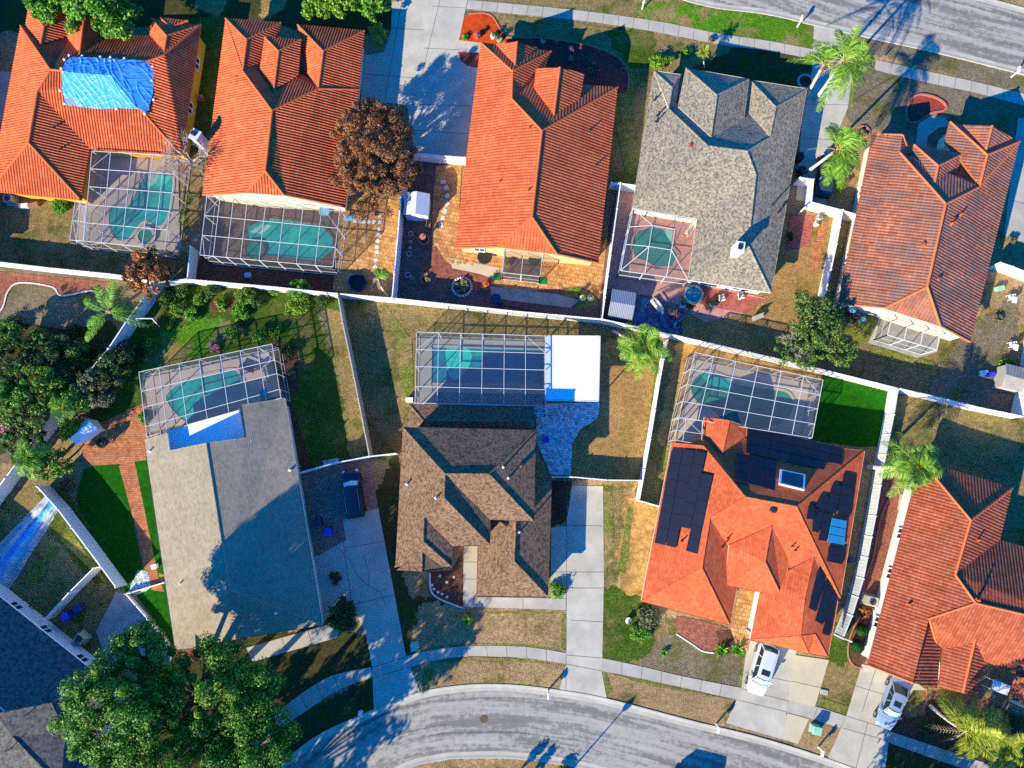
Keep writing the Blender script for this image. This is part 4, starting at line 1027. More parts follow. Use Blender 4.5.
edging('bed_edging_kerb', [(890, 468), (891, 490), (880, 520), (872, 560), (860, 590)], 'brick')
edging('bed_edging_kerb', [(926, 688), (926, 700), (922, 712)], 'brick')
# ------------------------------------------------------------------ fences
def fence(label, pts, h=1.9, mat='white', bay=2.4, name='privacy_fence', group=None, th=.06, gate=False):
    P = Wp(pts); loc = P[0].copy()
    f = thing(name, label, 'fence', loc, group)
    pb = MB(); rb = MB(); posts = []
    for a, b in zip(P, P[1:]):
        L = (b - a).length; n = max(1, round(L / bay)); d = (b - a).normalized(); nr = Vector((-d.y, d.x, 0))
        for k in range(n):
            p, q = a.lerp(b, k / n), a.lerp(b, (k + 1) / n)
            posts.append(p)
            # tongue and groove boards
            m = max(2, int((q - p).length / .3))
            for i in range(m):
                u, v = p.lerp(q, (i + .03) / m), p.lerp(q, (i + .97) / m)
                pb.face([u - nr * th / 2 + Vector((0, 0, .08)), v - nr * th / 2 + Vector((0, 0, .08)), v - nr * th / 2 + Vector((0, 0, h - .1)), u - nr * th / 2 + Vector((0, 0, h - .1))])
                pb.face([v + nr * th / 2 + Vector((0, 0, .08)), u + nr * th / 2 + Vector((0, 0, .08)), u + nr * th / 2 + Vector((0, 0, h - .1)), v + nr * th / 2 + Vector((0, 0, h - .1))])
            pb.beam(p + Vector((0, 0, h / 2)), q + Vector((0, 0, h / 2)), th * .7, h - .25)
            rb.beam(p + Vector((0, 0, h - .07)), q + Vector((0, 0, h - .07)), .10, .14)
            pb.beam(p + Vector((0, 0, .1)), q + Vector((0, 0, .1)), .1, .16)
    posts.append(P[-1])
    pb.build('panel', M[mat], f); rb.build('rail', M[mat], f)
    me = None
    for p in posts:
        if me is None:
            mb = MB(); mb.box(Vector((0, 0, 0)), .12, .12, h + .05); mb.lathe(Vector((0, 0, h + .05)), [(.1, 0), (.1, .02), (.01, .07)], 4)
            o = mb.build('post', M[mat]); me = o.data
        else:
            o = bpy.data.objects.new('post', me); COL.objects.link(o)
        o.parent = f; o.location = p - loc
    return f
G = 'vinyl fences between the yards'
fence('white vinyl fence along the top of the planted garden under the small copper tree', [(-60, 259), (0, 266), (60, 273), (120, 279), (164, 285)], 1.8, group=G)
fence('white vinyl fence crossing behind the shrubs at the second pool', [(166, 287), (194, 284), (256, 289.5), (284, 292), (331, 297)], 1.8, group=G)
fence('white vinyl fence running between the plum bed patio and the backyard of the brown house', [(331, 297), (342, 298), (400, 303), (512, 315), (600, 323), (632, 330)], 1.8, group=G)
fence('white vinyl fence from the leaning palm past the solar house pool cage', [(632, 330), (672, 339), (720, 350), (768, 361), (822, 374), (890, 391)], 1.8, group=G)
fence('white vinyl fence between the small screen room yard and the dry lot beside it', [(890, 391), (930, 400), (970, 410), (1010, 418)], 1.9, group=G)
fence('tall white vinyl fence beside the plastic garden shed at the right edge', [(1010, 418), (1018, 378), (1026, 330)], 1.9, group=G)
fence('white vinyl gate fence next to the shaded driveway at the right edge', [(988, 268), (1000, 272), (1028, 283)], 1.9, group=G)
fence('weathered grey fence between the green lawn and the brown house backyard', [(342, 299), (347, 327), (354, 360), (362, 400), (373, 456)], 1.9, 'fence_gray', group=G)
fence('thin white gate fence behind the parked black car', [(303, 473), (340, 463), (372, 457), (398, 454)], 1.6, group=G)
fence('white vinyl fence between the golden backyard and the strip beside the solar house', [(664, 343), (660, 362), (656, 384), (647, 440), (636, 500)], 1.8, group=G)
fence('low white gate at the end of the paver walk by the middle driveway', [(552, 477), (571, 477), (605, 480), (638, 480.5)], 1.4, group=G)
fence('short white gate panel at the golden gravel strip', [(636, 500), (657, 506)], 1.4, group=G)
fence('long pale vinyl fence between the solar house and the mulch strip', [(888, 392), (884, 416), (876, 455), (866, 515), (854, 576), (843, 612), (834, 634), (842, 637)], 1.9, 'fence_tan', group=G)
fence('white vinyl fence between the pink patio and the golden side yard', [(834, 217), (828, 250), (817, 300)], 2.0, group=G)
fence('white vinyl fence across the end of the dark car driveway', [(798, 214), (804, 209), (834, 217), (851, 222)], 1.9, group=G)
fence('short white vinyl return fence beside the parked dark car', [(793, 185), (806, 187), (804, 209)], 1.9, group=G)
fence('narrow white vinyl fence between the tan patio and the pink patio', [(618, 190), (611, 240), (600, 322)], 1.8, group=G)
fence('white vinyl panel joining the pink patio house to its side fence', [(609, 189), (618, 190), (634, 192)], 1.7, group=G)
fence('tall bluish shaded fence between the golden yard and the plum bed', [(413, 160), (404, 205), (402, 236), (396, 303)], 2.4, group=G)
fence('white shaded vinyl fence at the back of the blue shaded driveway', [(413, 160), (440, 163), (466, 165)], 1.8, group=G)
fence('short white vinyl fence linking the second pool cage to the garden fence', [(198, 252), (195, 284)], 1.8, group=G)
fence('tall shaded fence running diagonally under the garden palms', [(164, 288), (152, 306), (137, 326), (120, 352), (98, 378), (80, 398), (48, 440), (20, 478), (-30, 545)], 2.1, group=G)
fence('white vinyl fence along the artificial turf below the round patio', [(50, 486), (70, 508), (98, 545), (127, 584)], 2.0, 'white', group=G)
fence('white vinyl fence dividing the small side yard from the tarp yard', [(104, 566), (80, 590), (56, 616)], 1.8, group=G)
fence('low white kerb fence round the bright green turf corner', [(128, 593), (133, 592), (166, 582)], .5, group=G)
fence('thin white fence post line beside the turf corner and the grey slab', [(128, 593), (150, 618), (173, 648)], .5, group=G)
# ------------------------------------------------------------------ pool screen enclosures
def bil(Q, u, v):
    return Q[0].lerp(Q[1], u).lerp(Q[3].lerp(Q[2], u), v)
def cage(label, quad, zt, us, vs, walls, mid=(1.0,), screen='screen', bw=.042, annex=(), zlow=None, brace=True):
    """quad: top corners px (north-west, north-east, south-east, south-west)"""
    Q = [W(q[0], q[1], zt) for q in quad]
    loc = sum(Q, Vector()) / 4; loc.z = 0
    c = thing('pool_enclosure', label, 'screen enclosure', loc, 'screened pool enclosures')
    rb = MB(); sb = MB(); kb = MB()
    quads = [(Q, us, vs, walls)]
    for a in annex: quads.append(([W(q[0], q[1], zt) for q in a[0]], a[1], a[2], a[3]))
    for QQ, uu, vv, ww in quads:
        for u in uu: rb.beam(bil(QQ, u, 0), bil(QQ, u, 1), bw, .09)
        for v in vv: rb.beam(bil(QQ, 0, v), bil(QQ, 1, v), bw, .08)
        for u0, u1 in zip(uu, uu[1:]):
            for v0, v1 in zip(vv, vv[1:]):
                kb.face([bil(QQ, u0, v1), bil(QQ, u1, v1), bil(QQ, u1, v0), bil(QQ, u0, v0)])
        for wl in ww:
            line = {'N': [bil(QQ, u, 0) for u in uu], 'S': [bil(QQ, u, 1) for u in uu], 'E': [bil(QQ, 1, v) for v in vv], 'W': [bil(QQ, 0, v) for v in vv]}[wl]
            for p in line:
                sb.beam((p.x, p.y, 0), p, bw, .1)
            for p, q in zip(line, line[1:]):
                for m in mid: sb.beam((p.x, p.y, m), (q.x, q.y, m), .035)
                sb.beam((p.x, p.y, .06), (q.x, q.y, .06), .05)
                kb.face([(p.x, p.y, .05), (q.x, q.y, .05), q, p])
            if brace and len(line) > 2:
                for p, q in ((line[0], line[1]), (line[-1], line[-2])):
                    sb.beam((p.x, p.y, 1.9), (q.x, q.y, zt - .05), .03)
        # knee braces in the roof plane corners
        if brace:
            for (u, v, du, dv) in ((uu[0], vv[0], uu[1], vv[1]), (uu[-1], vv[0], uu[-2], vv[1])):
                rb.beam(bil(QQ, u, dv), bil(QQ, du, v), .03)
    rb.build('roof_frame', M['alu'], c); sb.build('side_frame', M['alu'], c); kb.build('screen', M[screen], c)
    return c
fr = lambda n: [k / n for k in range(n + 1)]
cage('white framed pool enclosure behind the tarped house, round spa inside', [(92, 151), (177, 156), (165, 249), (84, 241)], 3.0, [0, .22, .47, .72, .86, 1], fr(5), 'SEW',
     annex=[([(75.5, 201), (86, 203), (83.5, 241), (70, 240)], [0, .5, 1], [0, .5, 1], 'SW')])
cage('white framed pool enclosure of the orange barrel tile house, white ring spa inside', [(207, 196), (340, 209), (333, 267), (200, 255)], 3.0, [0, .1, .2, .305, .445, .585, .725, .865, 1], fr(3), 'SEW')
cage('white framed pool enclosure below the green garden with beige deck', [(139, 372), (272, 344), (281, 398), (147, 437)], 2.9, [0, .15, .30, .45, .61, .76, .89, 1], [0, .3, .55, .84, 1], 'NEW')
cage('flat white framed pool enclosure behind the brown house over dark blue water', [(416.7, 332), (545.6, 336), (545.6, 406), (415, 403)], 3.0, [0, .17, .34, .51, .68, .845, 1], [0, .25, .49, .77, 1], 'NEW', screen='screen_dk',
     annex=[([(535, 408), (545.5, 408), (545.5, 414), (535, 414)], [0, 1], [0, 1], 'ES')])
cage('white framed pool enclosure above the solar panel roof', [(695, 352.5), (823, 380), (812, 438), (679, 417)], 3.0, [0, .145, .32, .495, .675, .85, 1], [0, .26, .5, .76, 1], 'NEW',
     annex=[([(679, 418.5), (702.5, 421), (701.5, 444.5), (674.5, 440)], [0, .3, 1], [0, .55, 1], 'W')])
cage('small white screen room under the weathered tile roof', [(893, 313), (941, 328.5), (936.7, 350), (887.5, 335)], 2.7, fr(3), [0, 1], 'SW', mid=(1.35,), brace=False, bw=.07, screen='screen_dk')
cage('little screened lanai in the middle of the tan patio wall', [(504, 250), (543, 254), (540, 276.6), (502, 272.5)], 2.5, fr(2), [0, 1], 'SWE', mid=(1.1,), brace=False)
# raised-roof enclosure on the pink patio
def cage_mansard():
    zt, zi = 2.5, 3.5
    O = [W(633, 208.5, zt), W(697, 219.5, zt), W(688, 280, zt), W(620.5, 270.5, zt)]
    I = [W(652.5, 225.5, zi), W(675, 229.5, zi), W(671.5, 250, zi), W(649, 246.5, zi)]
    loc = sum(O, Vector()) / 4; loc.z = 0
    c = thing('pool_enclosure', 'raised white framed enclosure over the small green pool on the pink patio', 'screen enclosure', loc, 'screened pool enclosures')
    rb, sb, kb = MB(), MB(), MB()
    for k in range(4):
        j = (k + 1) % 4
        rb.beam(O[k], O[j], .07); rb.beam(I[k], I[j], .055); rb.beam(O[k], I[k], .055)
        kb.face([O[k], O[j], I[j], I[k]])
    for t in (.5,):
        rb.beam(I[0].lerp(I[3], .0), O[0].lerp(O[3], .3), .05); rb.beam(I[3], O[0].lerp(O[3], .58), .05)
        rb.beam(I[3], O[3].lerp(O[2], .36), .05); rb.beam(I[2], O[3].lerp(O[2], .68), .05)
        rb.beam(I[1], O[0].lerp(O[1], .66), .05)
    kb.face(I)
    for a, b in ((3, 2), (0, 3)):
        for t in fr(3):
            p = O[a].lerp(O[b], t); sb.beam((p.x, p.y, 0), p, .08)
        p, q = O[a], O[b]; sb.beam((p.x, p.y, 1), (q.x, q.y, 1), .06)
        kb.face([(p.x, p.y, .05), (q.x, q.y, .05), q, p])
    rb.build('roof_frame', M['alu'], c); sb.build('side_frame', M['alu'], c); kb.build('screen', M['screen'], c)
cage_mansard()
# ------------------------------------------------------------------ pools and decks
def deck(pts, mat, z=.085):
    P = Wp(pts, z); mb = MB(); mb.prism(P, 0, z); return struct(mb.build('pool_deck', M[mat]))
deck([(88, 156), (178, 160), (180, 252), (78, 240), (78, 205), (88, 205)], 'deck')
deck([(208, 200), (338, 214), (334, 266), (202, 254)], 'pv_brown')
deck([(144, 375), (268, 349), (280, 395), (240, 410), (150, 432)], 'deck')
deck([(419, 337), (545, 340), (545, 410), (418, 406)], 'deck_gr')
deck([(693, 358), (818, 383), (810, 440), (704, 430), (702, 446), (678, 440)], 'deck')
def pool(label, pts, mat, z=.10, curve=True, pale_areas=(), coping='deck_gr', spa=None, ring=None):
    q = smooth(pts, True, 6) if curve else pts
    P = Wp(q, z); loc = sum(P, Vector()) / len(P); loc.z = 0
    t = thing('swimming_pool', label, 'pool', loc, 'backyard swimming pools')
    mb = MB(); mb.face(P if sum(a.x * b.y - b.x * a.y for a, b in zip(P, P[1:] + P[:1])) > 0 else P[::-1]); mb.build('water', M[mat], t)
    cb = MB(); n = len(P)
    for i in range(n):
        a, b = P[i], P[(i + 1) % n]; cb.beam(a + Vector((0, 0, .01)), b + Vector((0, 0, .01)), .26, .06)
    cb.build('coping', M[coping], t)
    for k, (sp, sm) in enumerate(pale_areas):
        S = Wp(smooth(sp, True, 5) if len(sp) > 4 else sp, z + .008 + .002 * k)
        if sum(a.x * b.y - b.x * a.y for a, b in zip(S, S[1:] + S[:1])) < 0: S.reverse()
        sb = MB(); sb.face(S); sb.build('step_or_sun_patch', M[sm], t)
    if ring:
        cx, cy, r, m2 = ring; c = W(cx, cy, 0); rb = MB()
        rb.lathe(c + Vector((0, 0, .02)), [(r + .28, 0), (r + .28, .32), (r, .34), (r, .26)], 28, cap=False)
        ro = rb.build('spa_ring', M[coping], t)
        wb = MB(); wb.lathe(c + Vector((0, 0, .2)), [(r, 0), (r, .09)], 28); wb.build('spa_water', M[m2], ro)
    return t
pool('teal pool with pale curved steps behind the tarped house', [(148, 174), (172, 175), (172, 200), (166, 222), (156, 227), (144, 222), (128, 240), (116, 240), (109, 228), (110, 208), (128, 205), (138, 186)], 'w_teal',
     pale_areas=[([(148, 173), (160, 173), (156, 184), (147, 187)], 'w_pale'), ([(160, 174), (171, 176), (168, 183), (156, 187)], 'w_aqua')], coping='deck', ring=(147, 237, .75, 'w_green'))
pool('angular teal pool in the shaded barrel tile enclosure', [(245, 226), (272, 217), (322, 224), (334, 238), (334, 250), (318, 263), (250, 254)], 'w_teal', curve=False,
     pale_areas=[([(248, 232), (262, 224), (272, 225), (262, 234)], 'w_pale')], coping='pv_brown', ring=(255, 251, .85, 'w_green'))
pool('freeform teal pool on the beige deck beneath the green garden', [(165, 398), (172, 388), (183, 381), (208, 374), (233, 369), (241, 375), (248, 386), (262, 388), (262, 400), (236, 406), (208, 416), (188, 423), (174, 413)], 'w_teal', coping='deck')
pool('dark blue rectangular pool with painted sunlit turquoise patches behind the brown house', [(431, 346), (545, 349), (545, 385), (431, 384)], 'w_deep', curve=False,
     pale_areas=[([(447, 347), (470, 350), (469, 366), (458, 379), (452, 378), (448, 372)], 'w_aqua'), ([(470, 350), (502, 351), (498, 357), (472, 356)], 'w_teal')])  # both areas are sunlit water, painted as lighter colour
pool('grey teal kidney pool next to the red gabled corner', [(690, 390), (693, 379), (704, 371), (722, 375), (738, 383), (760, 387), (788, 392), (794, 408), (782, 424), (752, 430), (728, 425), (708, 408), (696, 402)], 'w_green',
     pale_areas=[([(700, 373), (714, 372), (733, 384), (726, 390), (712, 386)], 'w_teal')], coping='deck')
pool('small green pool under the raised enclosure', [(653, 226), (674, 230), (672, 246), (679, 254), (673, 267), (655, 268), (646, 262), (634, 258), (631, 244), (637, 230)], 'w_green',
     pale_areas=[([(662, 228), (674, 231), (672, 244)], 'w_pale')], curve=False, coping='pv_pink')
# ------------------------------------------------------------------ trees and plants
def leaf_mesh(name, C, N, S, parent, mat, aspect=.6, seed=0):
    """C: centres (n,3), N: facing directions (n,3), S: lengths (n)"""
    rs = np.random.RandomState(seed); n = len(C)
    N = N / np.linalg.norm(N, axis=1, keepdims=True)
    r = rs.normal(size=(n, 3)); T = np.cross(N, r); T /= np.linalg.norm(T, axis=1, keepdims=True); B = np.cross(N, T)
    L = S[:, None] / 2; Wd = L * aspect
    fold = N * (S[:, None] * .12)
    V = np.stack([C - T * L, C + B * Wd + fold, C + T * L, C - B * Wd + fold], 1).reshape(-1, 3)
    me = bpy.data.meshes.new(name); me.vertices.add(4 * n); me.vertices.foreach_set('co', V.astype(np.float32).ravel())
    me.loops.add(4 * n); me.loops.foreach_set('vertex_index', np.arange(4 * n, dtype=np.int32))
    me.polygons.add(n); me.polygons.foreach_set('loop_start', np.arange(0, 4 * n, 4, dtype=np.int32)); me.polygons.foreach_set('loop_total', np.full(n, 4, dtype=np.int32))
    me.materials.append(mat); me.update(calc_edges=True); me.validate()
    o = bpy.data.objects.new(name, me); COL.objects.link(o)
    if parent is not None: adopt(o, parent)
    return o
def clumps(centre, rad, n, seed, shell=.55, low=-.45):
    rs = np.random.RandomState(seed); out = []
    while len(out) < n:
        d = rs.normal(size=3); d /= np.linalg.norm(d)
        if d[2] < low: continue
        k = shell + (1 - shell) * rs.rand() ** .6
        out.append(np.array(centre) + d * np.array(rad) * k * (.74 + .42 * rs.rand()))
    return np.array(out)
def foliage(cl, per, cr, size, seed, parent, mat, name='crown', flat=.75):
    rs = np.random.RandomState(seed + 7); Cs, Ns, Ss = [], [], []
    for c in cl:
        m = int(per * (.6 + .8 * rs.rand())); d = rs.normal(size=(m, 3)); d /= np.linalg.norm(d, axis=1, keepdims=True)
        rr = cr * (.55 + .95 * rs.rand() ** 1.5); k = rs.rand(m, 1) ** .45
        Cs.append(c + d * k * rr * np.array([1, 1, flat])); Ns.append(d * .7 + np.array([0, 0, .55]) + rs.normal(size=(m, 3)) * .45)
        Ss.append(size * (.6 + .8 * rs.rand(m)))
    C = np.concatenate(Cs); C[:, 2] = np.maximum(C[:, 2], .03)
    return leaf_mesh(name, C, np.concatenate(Ns), np.concatenate(Ss), parent, mat, seed=seed)
def tree(name, label, cpx, zc, rad, ncl, per, cr, size, mat, seed, base=None, trunk=.22, group=None, low=-.35, bark='bark', extra=None, cat='tree'):
    """cpx: survey pixel of the crown's middle, zc its height, rad its half sizes in metres"""
    c = W(cpx[0], cpx[1], zc); b = W(base[0], base[1], 0) if base else Vector((c.x, c.y, 0))
    t = thing(name, label, cat, b, group)
    cl = clumps(c, rad, ncl, seed, low=low)
    if extra:
        for (ex, ez, er, en) in extra:
            e = W(ex[0], ex[1], ez); cl = np.concatenate([cl, clumps(e, er, en, seed + 31, low=low)])
    tb = MB(); fork = Vector((c.x * .6 + b.x * .4, c.y * .6 + b.y * .4, max(.3, zc - rad[2] * .8)))
    tb.tube([b, b.lerp(fork, .5) + Vector((.05, -.04, 0)), fork], [trunk * 1.25, trunk, trunk * .8], 9)
    for k in range(0, len(cl), max(1, len(cl) // 22)):
        e = Vector(cl[k]); m = fork.lerp(e, .5) + Vector((0, 0, .15 * rad[2]))
        tb.tube([fork, m, e], [trunk * .55, trunk * .32, trunk * .1], 5, cap=False)
    tb.build('trunk', M[bark], t)
    foliage(cl, per, cr, size, seed, t, M[mat])
    return t
def shrub(label, px, r, h, mat, seed, n=None, size=.16, group='garden shrubs', name='shrub', zc=None, sx=1, sy=1, per=70, cat='shrub'):
    n = n or max(5, int(26 * r * r))
    c = W(px[0], px[1], h * .5); t = thing(name, label, cat, Vector((c.x, c.y, 0)), group)
    cl = clumps((c.x, c.y, h * .45), (r * .75 * sx, r * .75 * sy, h * .5), n, seed, shell=.35, low=-.2)
    tb = MB()
    for k in range(0, len(cl), max(1, len(cl) // 8)): tb.tube([(c.x, c.y, 0), tuple(cl[k])], [.04, .015], 5, cap=False)
    tb.build('stem', M['bark'], t)
    foliage(cl, per, .38 * min(1, .5 + r * .4), size, seed, t, M[mat], 'foliage'); return t
def hedge_row(label, a, b, r, h, mat, seed, name='hedge', size=.15, per=60):
    A, B = W(*a), W(*b); t = thing(name, label, 'hedge', A.lerp(B, .5)); rs = np.random.RandomState(seed)
    n = int((B - A).length / .22); cl = []
    for k in range(n):
        p = A.lerp(B, (k + .5) / n); cl.append([p.x + rs.normal() * r * .35, p.y + rs.normal() * r * .35, h * (.45 + .5 * rs.rand())])
    foliage(np.array(cl), per, .38, size, seed, t, M[mat], 'foliage')
    tb = MB()
    for k in range(6):
        p = A.lerp(B, (k + .5) / 6); tb.tube([p, p + Vector((0, 0, h * .6))], [.04, .02], 5)
    tb.build('stem', M['bark'], t); return t
def frond_mesh(mb, p0, az, el, L, droop, rng, wid=.055, nl=20, ll=.55, m=0):
    d = Vector((math.cos(az), math.sin(az), 0)); pts = []
    for k in range(13):
        t = k / 12; s = L * t
        pts.append(p0 + d * (s * math.cos(el) * (1 - .12 * t)) + Vector((0, 0, s * math.sin(el) - droop * L * t * t)))
    mb.tube(pts, [.035 * (1 - .75 * k / 12) + .006 for k in range(13)], 4, 1, cap=False)
    side = d.cross(Vector((0, 0, 1)))
    for k in range(nl):
        t = .13 + .86 * k / (nl - 1); i = min(int(t * 12), 11); p = pts[i].lerp(pts[i + 1], t * 12 - i)
        tan = (pts[i + 1] - pts[i]).normalized(); ln = ll * (math.sin(math.pi * (.12 + .84 * t)) ** .6) * rng.uniform(.85, 1.1)
        for sg in (-1, 1):
            v = (side * sg * .86 + tan * .62 + Vector((0, 0, rng.uniform(-.35, .12)))).normalized() * ln
            w = tan.cross(v).normalized().cross(v).normalized() * wid
            mb.face([p - w * .5, p + v * .5 - w, p + v + Vector((0, 0, -.12 * ln)), p + v * .5 + w, p + w * .5], m)
def palm(label, base, top, h, nf, L, seed, mat='lf_palm', trunk=.15, name='palm_tree', group='palm trees', dead=0, el=(-.55, 1.25), droop=(.2, .75), wid=.026, ll=.85, az=None, bend=.25, bark='barkp', shaft=True, skirt=0):
    rng = random.Random(seed); b = W(*base); c = W(top[0], top[1], h); t = thing(name, label, 'palm', b, group)
    tb = MB(); pts, rr = [], []
    n = 14
    for k in range(n + 1):
        s = k / n; p = b.lerp(c, s); bow = math.sin(math.pi * s) * bend
        pts.append(p + Vector((-bow * .4, -bow * .4, bow))); rr.append(trunk * (1.35 - .5 * s if s < .15 else 1.08 - .25 * s) * (1 + .05 * (k % 2)))
    tb.tube(pts, rr, 9); tb.build('trunk', M[bark], t)
    fb = MB()
    for k in range(nf):
        u = (k + .5) / nf; a = (az[k % len(az)] + rng.uniform(-.15, .15)) if az else k * 2.39996 + rng.uniform(-.2, .2)
        e = el[1] + (el[0] - el[1]) * u
        frond_mesh(fb, c, a, e, L * rng.uniform(.65, 1.15), rng.uniform(*droop), rng, wid, int(11 * L), ll)
    fb.build('crown', [M[mat], M['lf_palm2']], t)
    if shaft:
        sb = MB(); d = (pts[-1] - pts[-3]).normalized()
        sb.tube([c - d * .9, c - d * .3, c + d * .25], [trunk * .95, trunk * 1.1, trunk * .5], 8); sb.build('crownshaft', M['wood'], t)
    if dead:
        db = MB()
        for k in range(dead): frond_mesh(db, c - Vector((0, 0, .15)), rng.uniform(0, 6.28), -.7, L * rng.uniform(.6, .85), .35, rng, wid * .7, 12, ll * .6)
        db.build('dead_fronds', [M['lf_dead'], M['lf_dead']], t)
    return t
def bare_tree(label, base, top, h, spread, seed, n=60, mat='twig', name='bare_tree', group=None):
    rng = random.Random(seed); b = W(*base); c = W(top[0], top[1], h * .55); t = thing(name, label, 'tree', b, group); tb = MB(); wb = MB()
    tb.tube([b, b.lerp(c, .5), c], [.12, .1, .08], 7)
    def grow(p, d, L, r, k):
        q = p + d * L; wb.tube([p, p.lerp(q, .5) + Vector((rng.uniform(-.08, .08), rng.uniform(-.08, .08), .04)), q], [r, r * .8, r * .55], 4, cap=False)
        if k == 0: return
        for _ in range(rng.choice((2, 3, 3))):
            v = (d + Vector((rng.uniform(-1, 1), rng.uniform(-1, 1), rng.uniform(-.5, .6))) * .75).normalized()
            grow(p.lerp(q, rng.uniform(.55, 1)), v, L * rng.uniform(.6, .85), r * .6, k - 1)
    for k in range(n // 10):
        a = rng.uniform(0, 6.28); grow(c, Vector((math.cos(a) * .9, math.sin(a) * .9, rng.uniform(.1, .9))).normalized(), spread * .42, .06, 4)
    tb.build('trunk', M['bark'], t); wb.build('branches', M[mat], t); return t
def rosette(label, px, r, mat, seed, n=26, h=.5, name='agave', group='spiky garden plants', cat='plant', wid=.09, z=0):
    rng = random.Random(seed); c = W(px[0], px[1], z); t = thing(name, label, cat, Vector((c.x, c.y, 0)), group); mb = MB()
    for k in range(n):
        a = k * 2.4 + rng.uniform(-.2, .2); e = .15 + 1.2 * (k / n); d = Vector((math.cos(a) * math.cos(e), math.sin(a) * math.cos(e), math.sin(e)))
        s = d.cross(Vector((0, 0, 1))).normalized() * wid; L = r * rng.uniform(.8, 1.15)
        p0 = Vector((c.x, c.y, z + .05)); p1 = p0 + d * L * .55; p2 = p0 + d * L + Vector((0, 0, -L * .28 * math.cos(e)))
        mb.face([p0 - s * .4, p0 + s * .4, p1 + s, p1 - s]); mb.face([p1 - s, p1 + s, p2])
    mb.build('leaves', M[mat], t)
    if z > .3:
        tb = MB(); tb.tube([(c.x, c.y, 0), (c.x + .05, c.y, z / 2), (c.x, c.y, z + .1)], [.09, .07, .07], 7); tb.build('trunk', M['barkp'], t)
    return t
# --- big trees
GT = 'broadleaf shade trees'
tree('oak_tree', 'large bright green oak crown at the bottom left touching the slate roof', (112, 712), 10.5, (4.0, 4.2, 2.4), 130, 340, .72, .18, 'lf_oak', 11, base=(186, 708), trunk=.35, group=GT)
tree('oak_tree', 'large oak crown beside the beige house, its middle in deep shade', (214, 692), 8.4, (5.0, 4.0, 2.8), 140, 340, .72, .18, 'lf_oak', 12, base=(205, 700), trunk=.35, group=GT)
tree('oak_tree', 'green oak crown cut by the lower frame edge between the two larger crowns', (165, 772), 9.2, (6.0, 4.2, 2.8), 140, 340, .72, .18, 'lf_oak', 13, base=(165, 772), trunk=.35, group=GT)
tree('oak_tree', 'small upright oak top rising over the grey slab by the turf corner', (142, 648), 9.4, (2.3, 1.9, 1.8), 52, 340, .62, .18, 'lf_oak', 14, base=(196, 690), trunk=.2, group=GT)
tree('oak_tree', 'oak crown reaching over the lower lawn towards the curved sidewalk', (250, 748), 8.2, (3.6, 4.0, 2.6), 90, 340, .72, .18, 'lf_oak', 15, base=(240, 760), trunk=.3, group=GT)
tree('copper_tree', 'round copper leaved tree beside the orange barrel tile house', (375, 154), 3.8, (4.5, 5.7, 2.9), 230, 290, .6, .15, 'lf_copper', 16, base=(382, 165), trunk=.25, group=GT)
tree('copper_tree', 'small rust coloured tree over the white garden fence', (147, 274), 2.6, (2.1, 2.3, 1.6), 60, 130, .45, .2, 'lf_rust', 17, base=(150, 280), trunk=.14, group=GT)
tree('oak_tree', 'bright green tree overhanging the dormers of the tarped house', (98, 6), 4.2, (3.6, 2.6, 1.8), 75, 140, .6, .26, 'lf_bright', 18, base=(98, -4), trunk=.2, group=GT, extra=[((116, 30), 4.0, (1.2, 1.5, 1.0), 16)])
tree('oak_tree', 'small bright green tree clump at the top left corner of the tarped house', (45, 4), 3.8, (2.2, 1.3, 1.2), 32, 140, .55, .26, 'lf_bright', 19, base=(45, -4), trunk=.15, group=GT, extra=[((48, 14), 3.6, (.7, .8, .6), 8)])
tree('oak_tree', 'light green tree above the barrel tile roof at the top frame edge', (330, 2), 3.0, (2.9, 1.8, 1.5), 50, 140, .55, .26, 'lf_lime', 20, base=(330, -6), trunk=.15, group=GT)
tree('oak_tree', 'green tree at the top frame edge next to the shaded drive', (374, 4), 2.6, (1.7, 1.5, 1.3), 34, 140, .55, .24, 'lf_bright', 21, base=(374, -2), trunk=.14, group=GT)
tree('oak_tree', 'loose green tree at the fence corner with a bare fork showing', (815, 318), 3.2, (2.9, 3.2, 1.9), 70, 130, .5, .18, 'lf_live', 22, base=(818, 330), trunk=.18, group=GT, extra=[((800, 352), 2.6, (2.3, 1.8, 1.0), 30), ((838, 352), 2.4, (1.9, 1.5, .9), 22)])
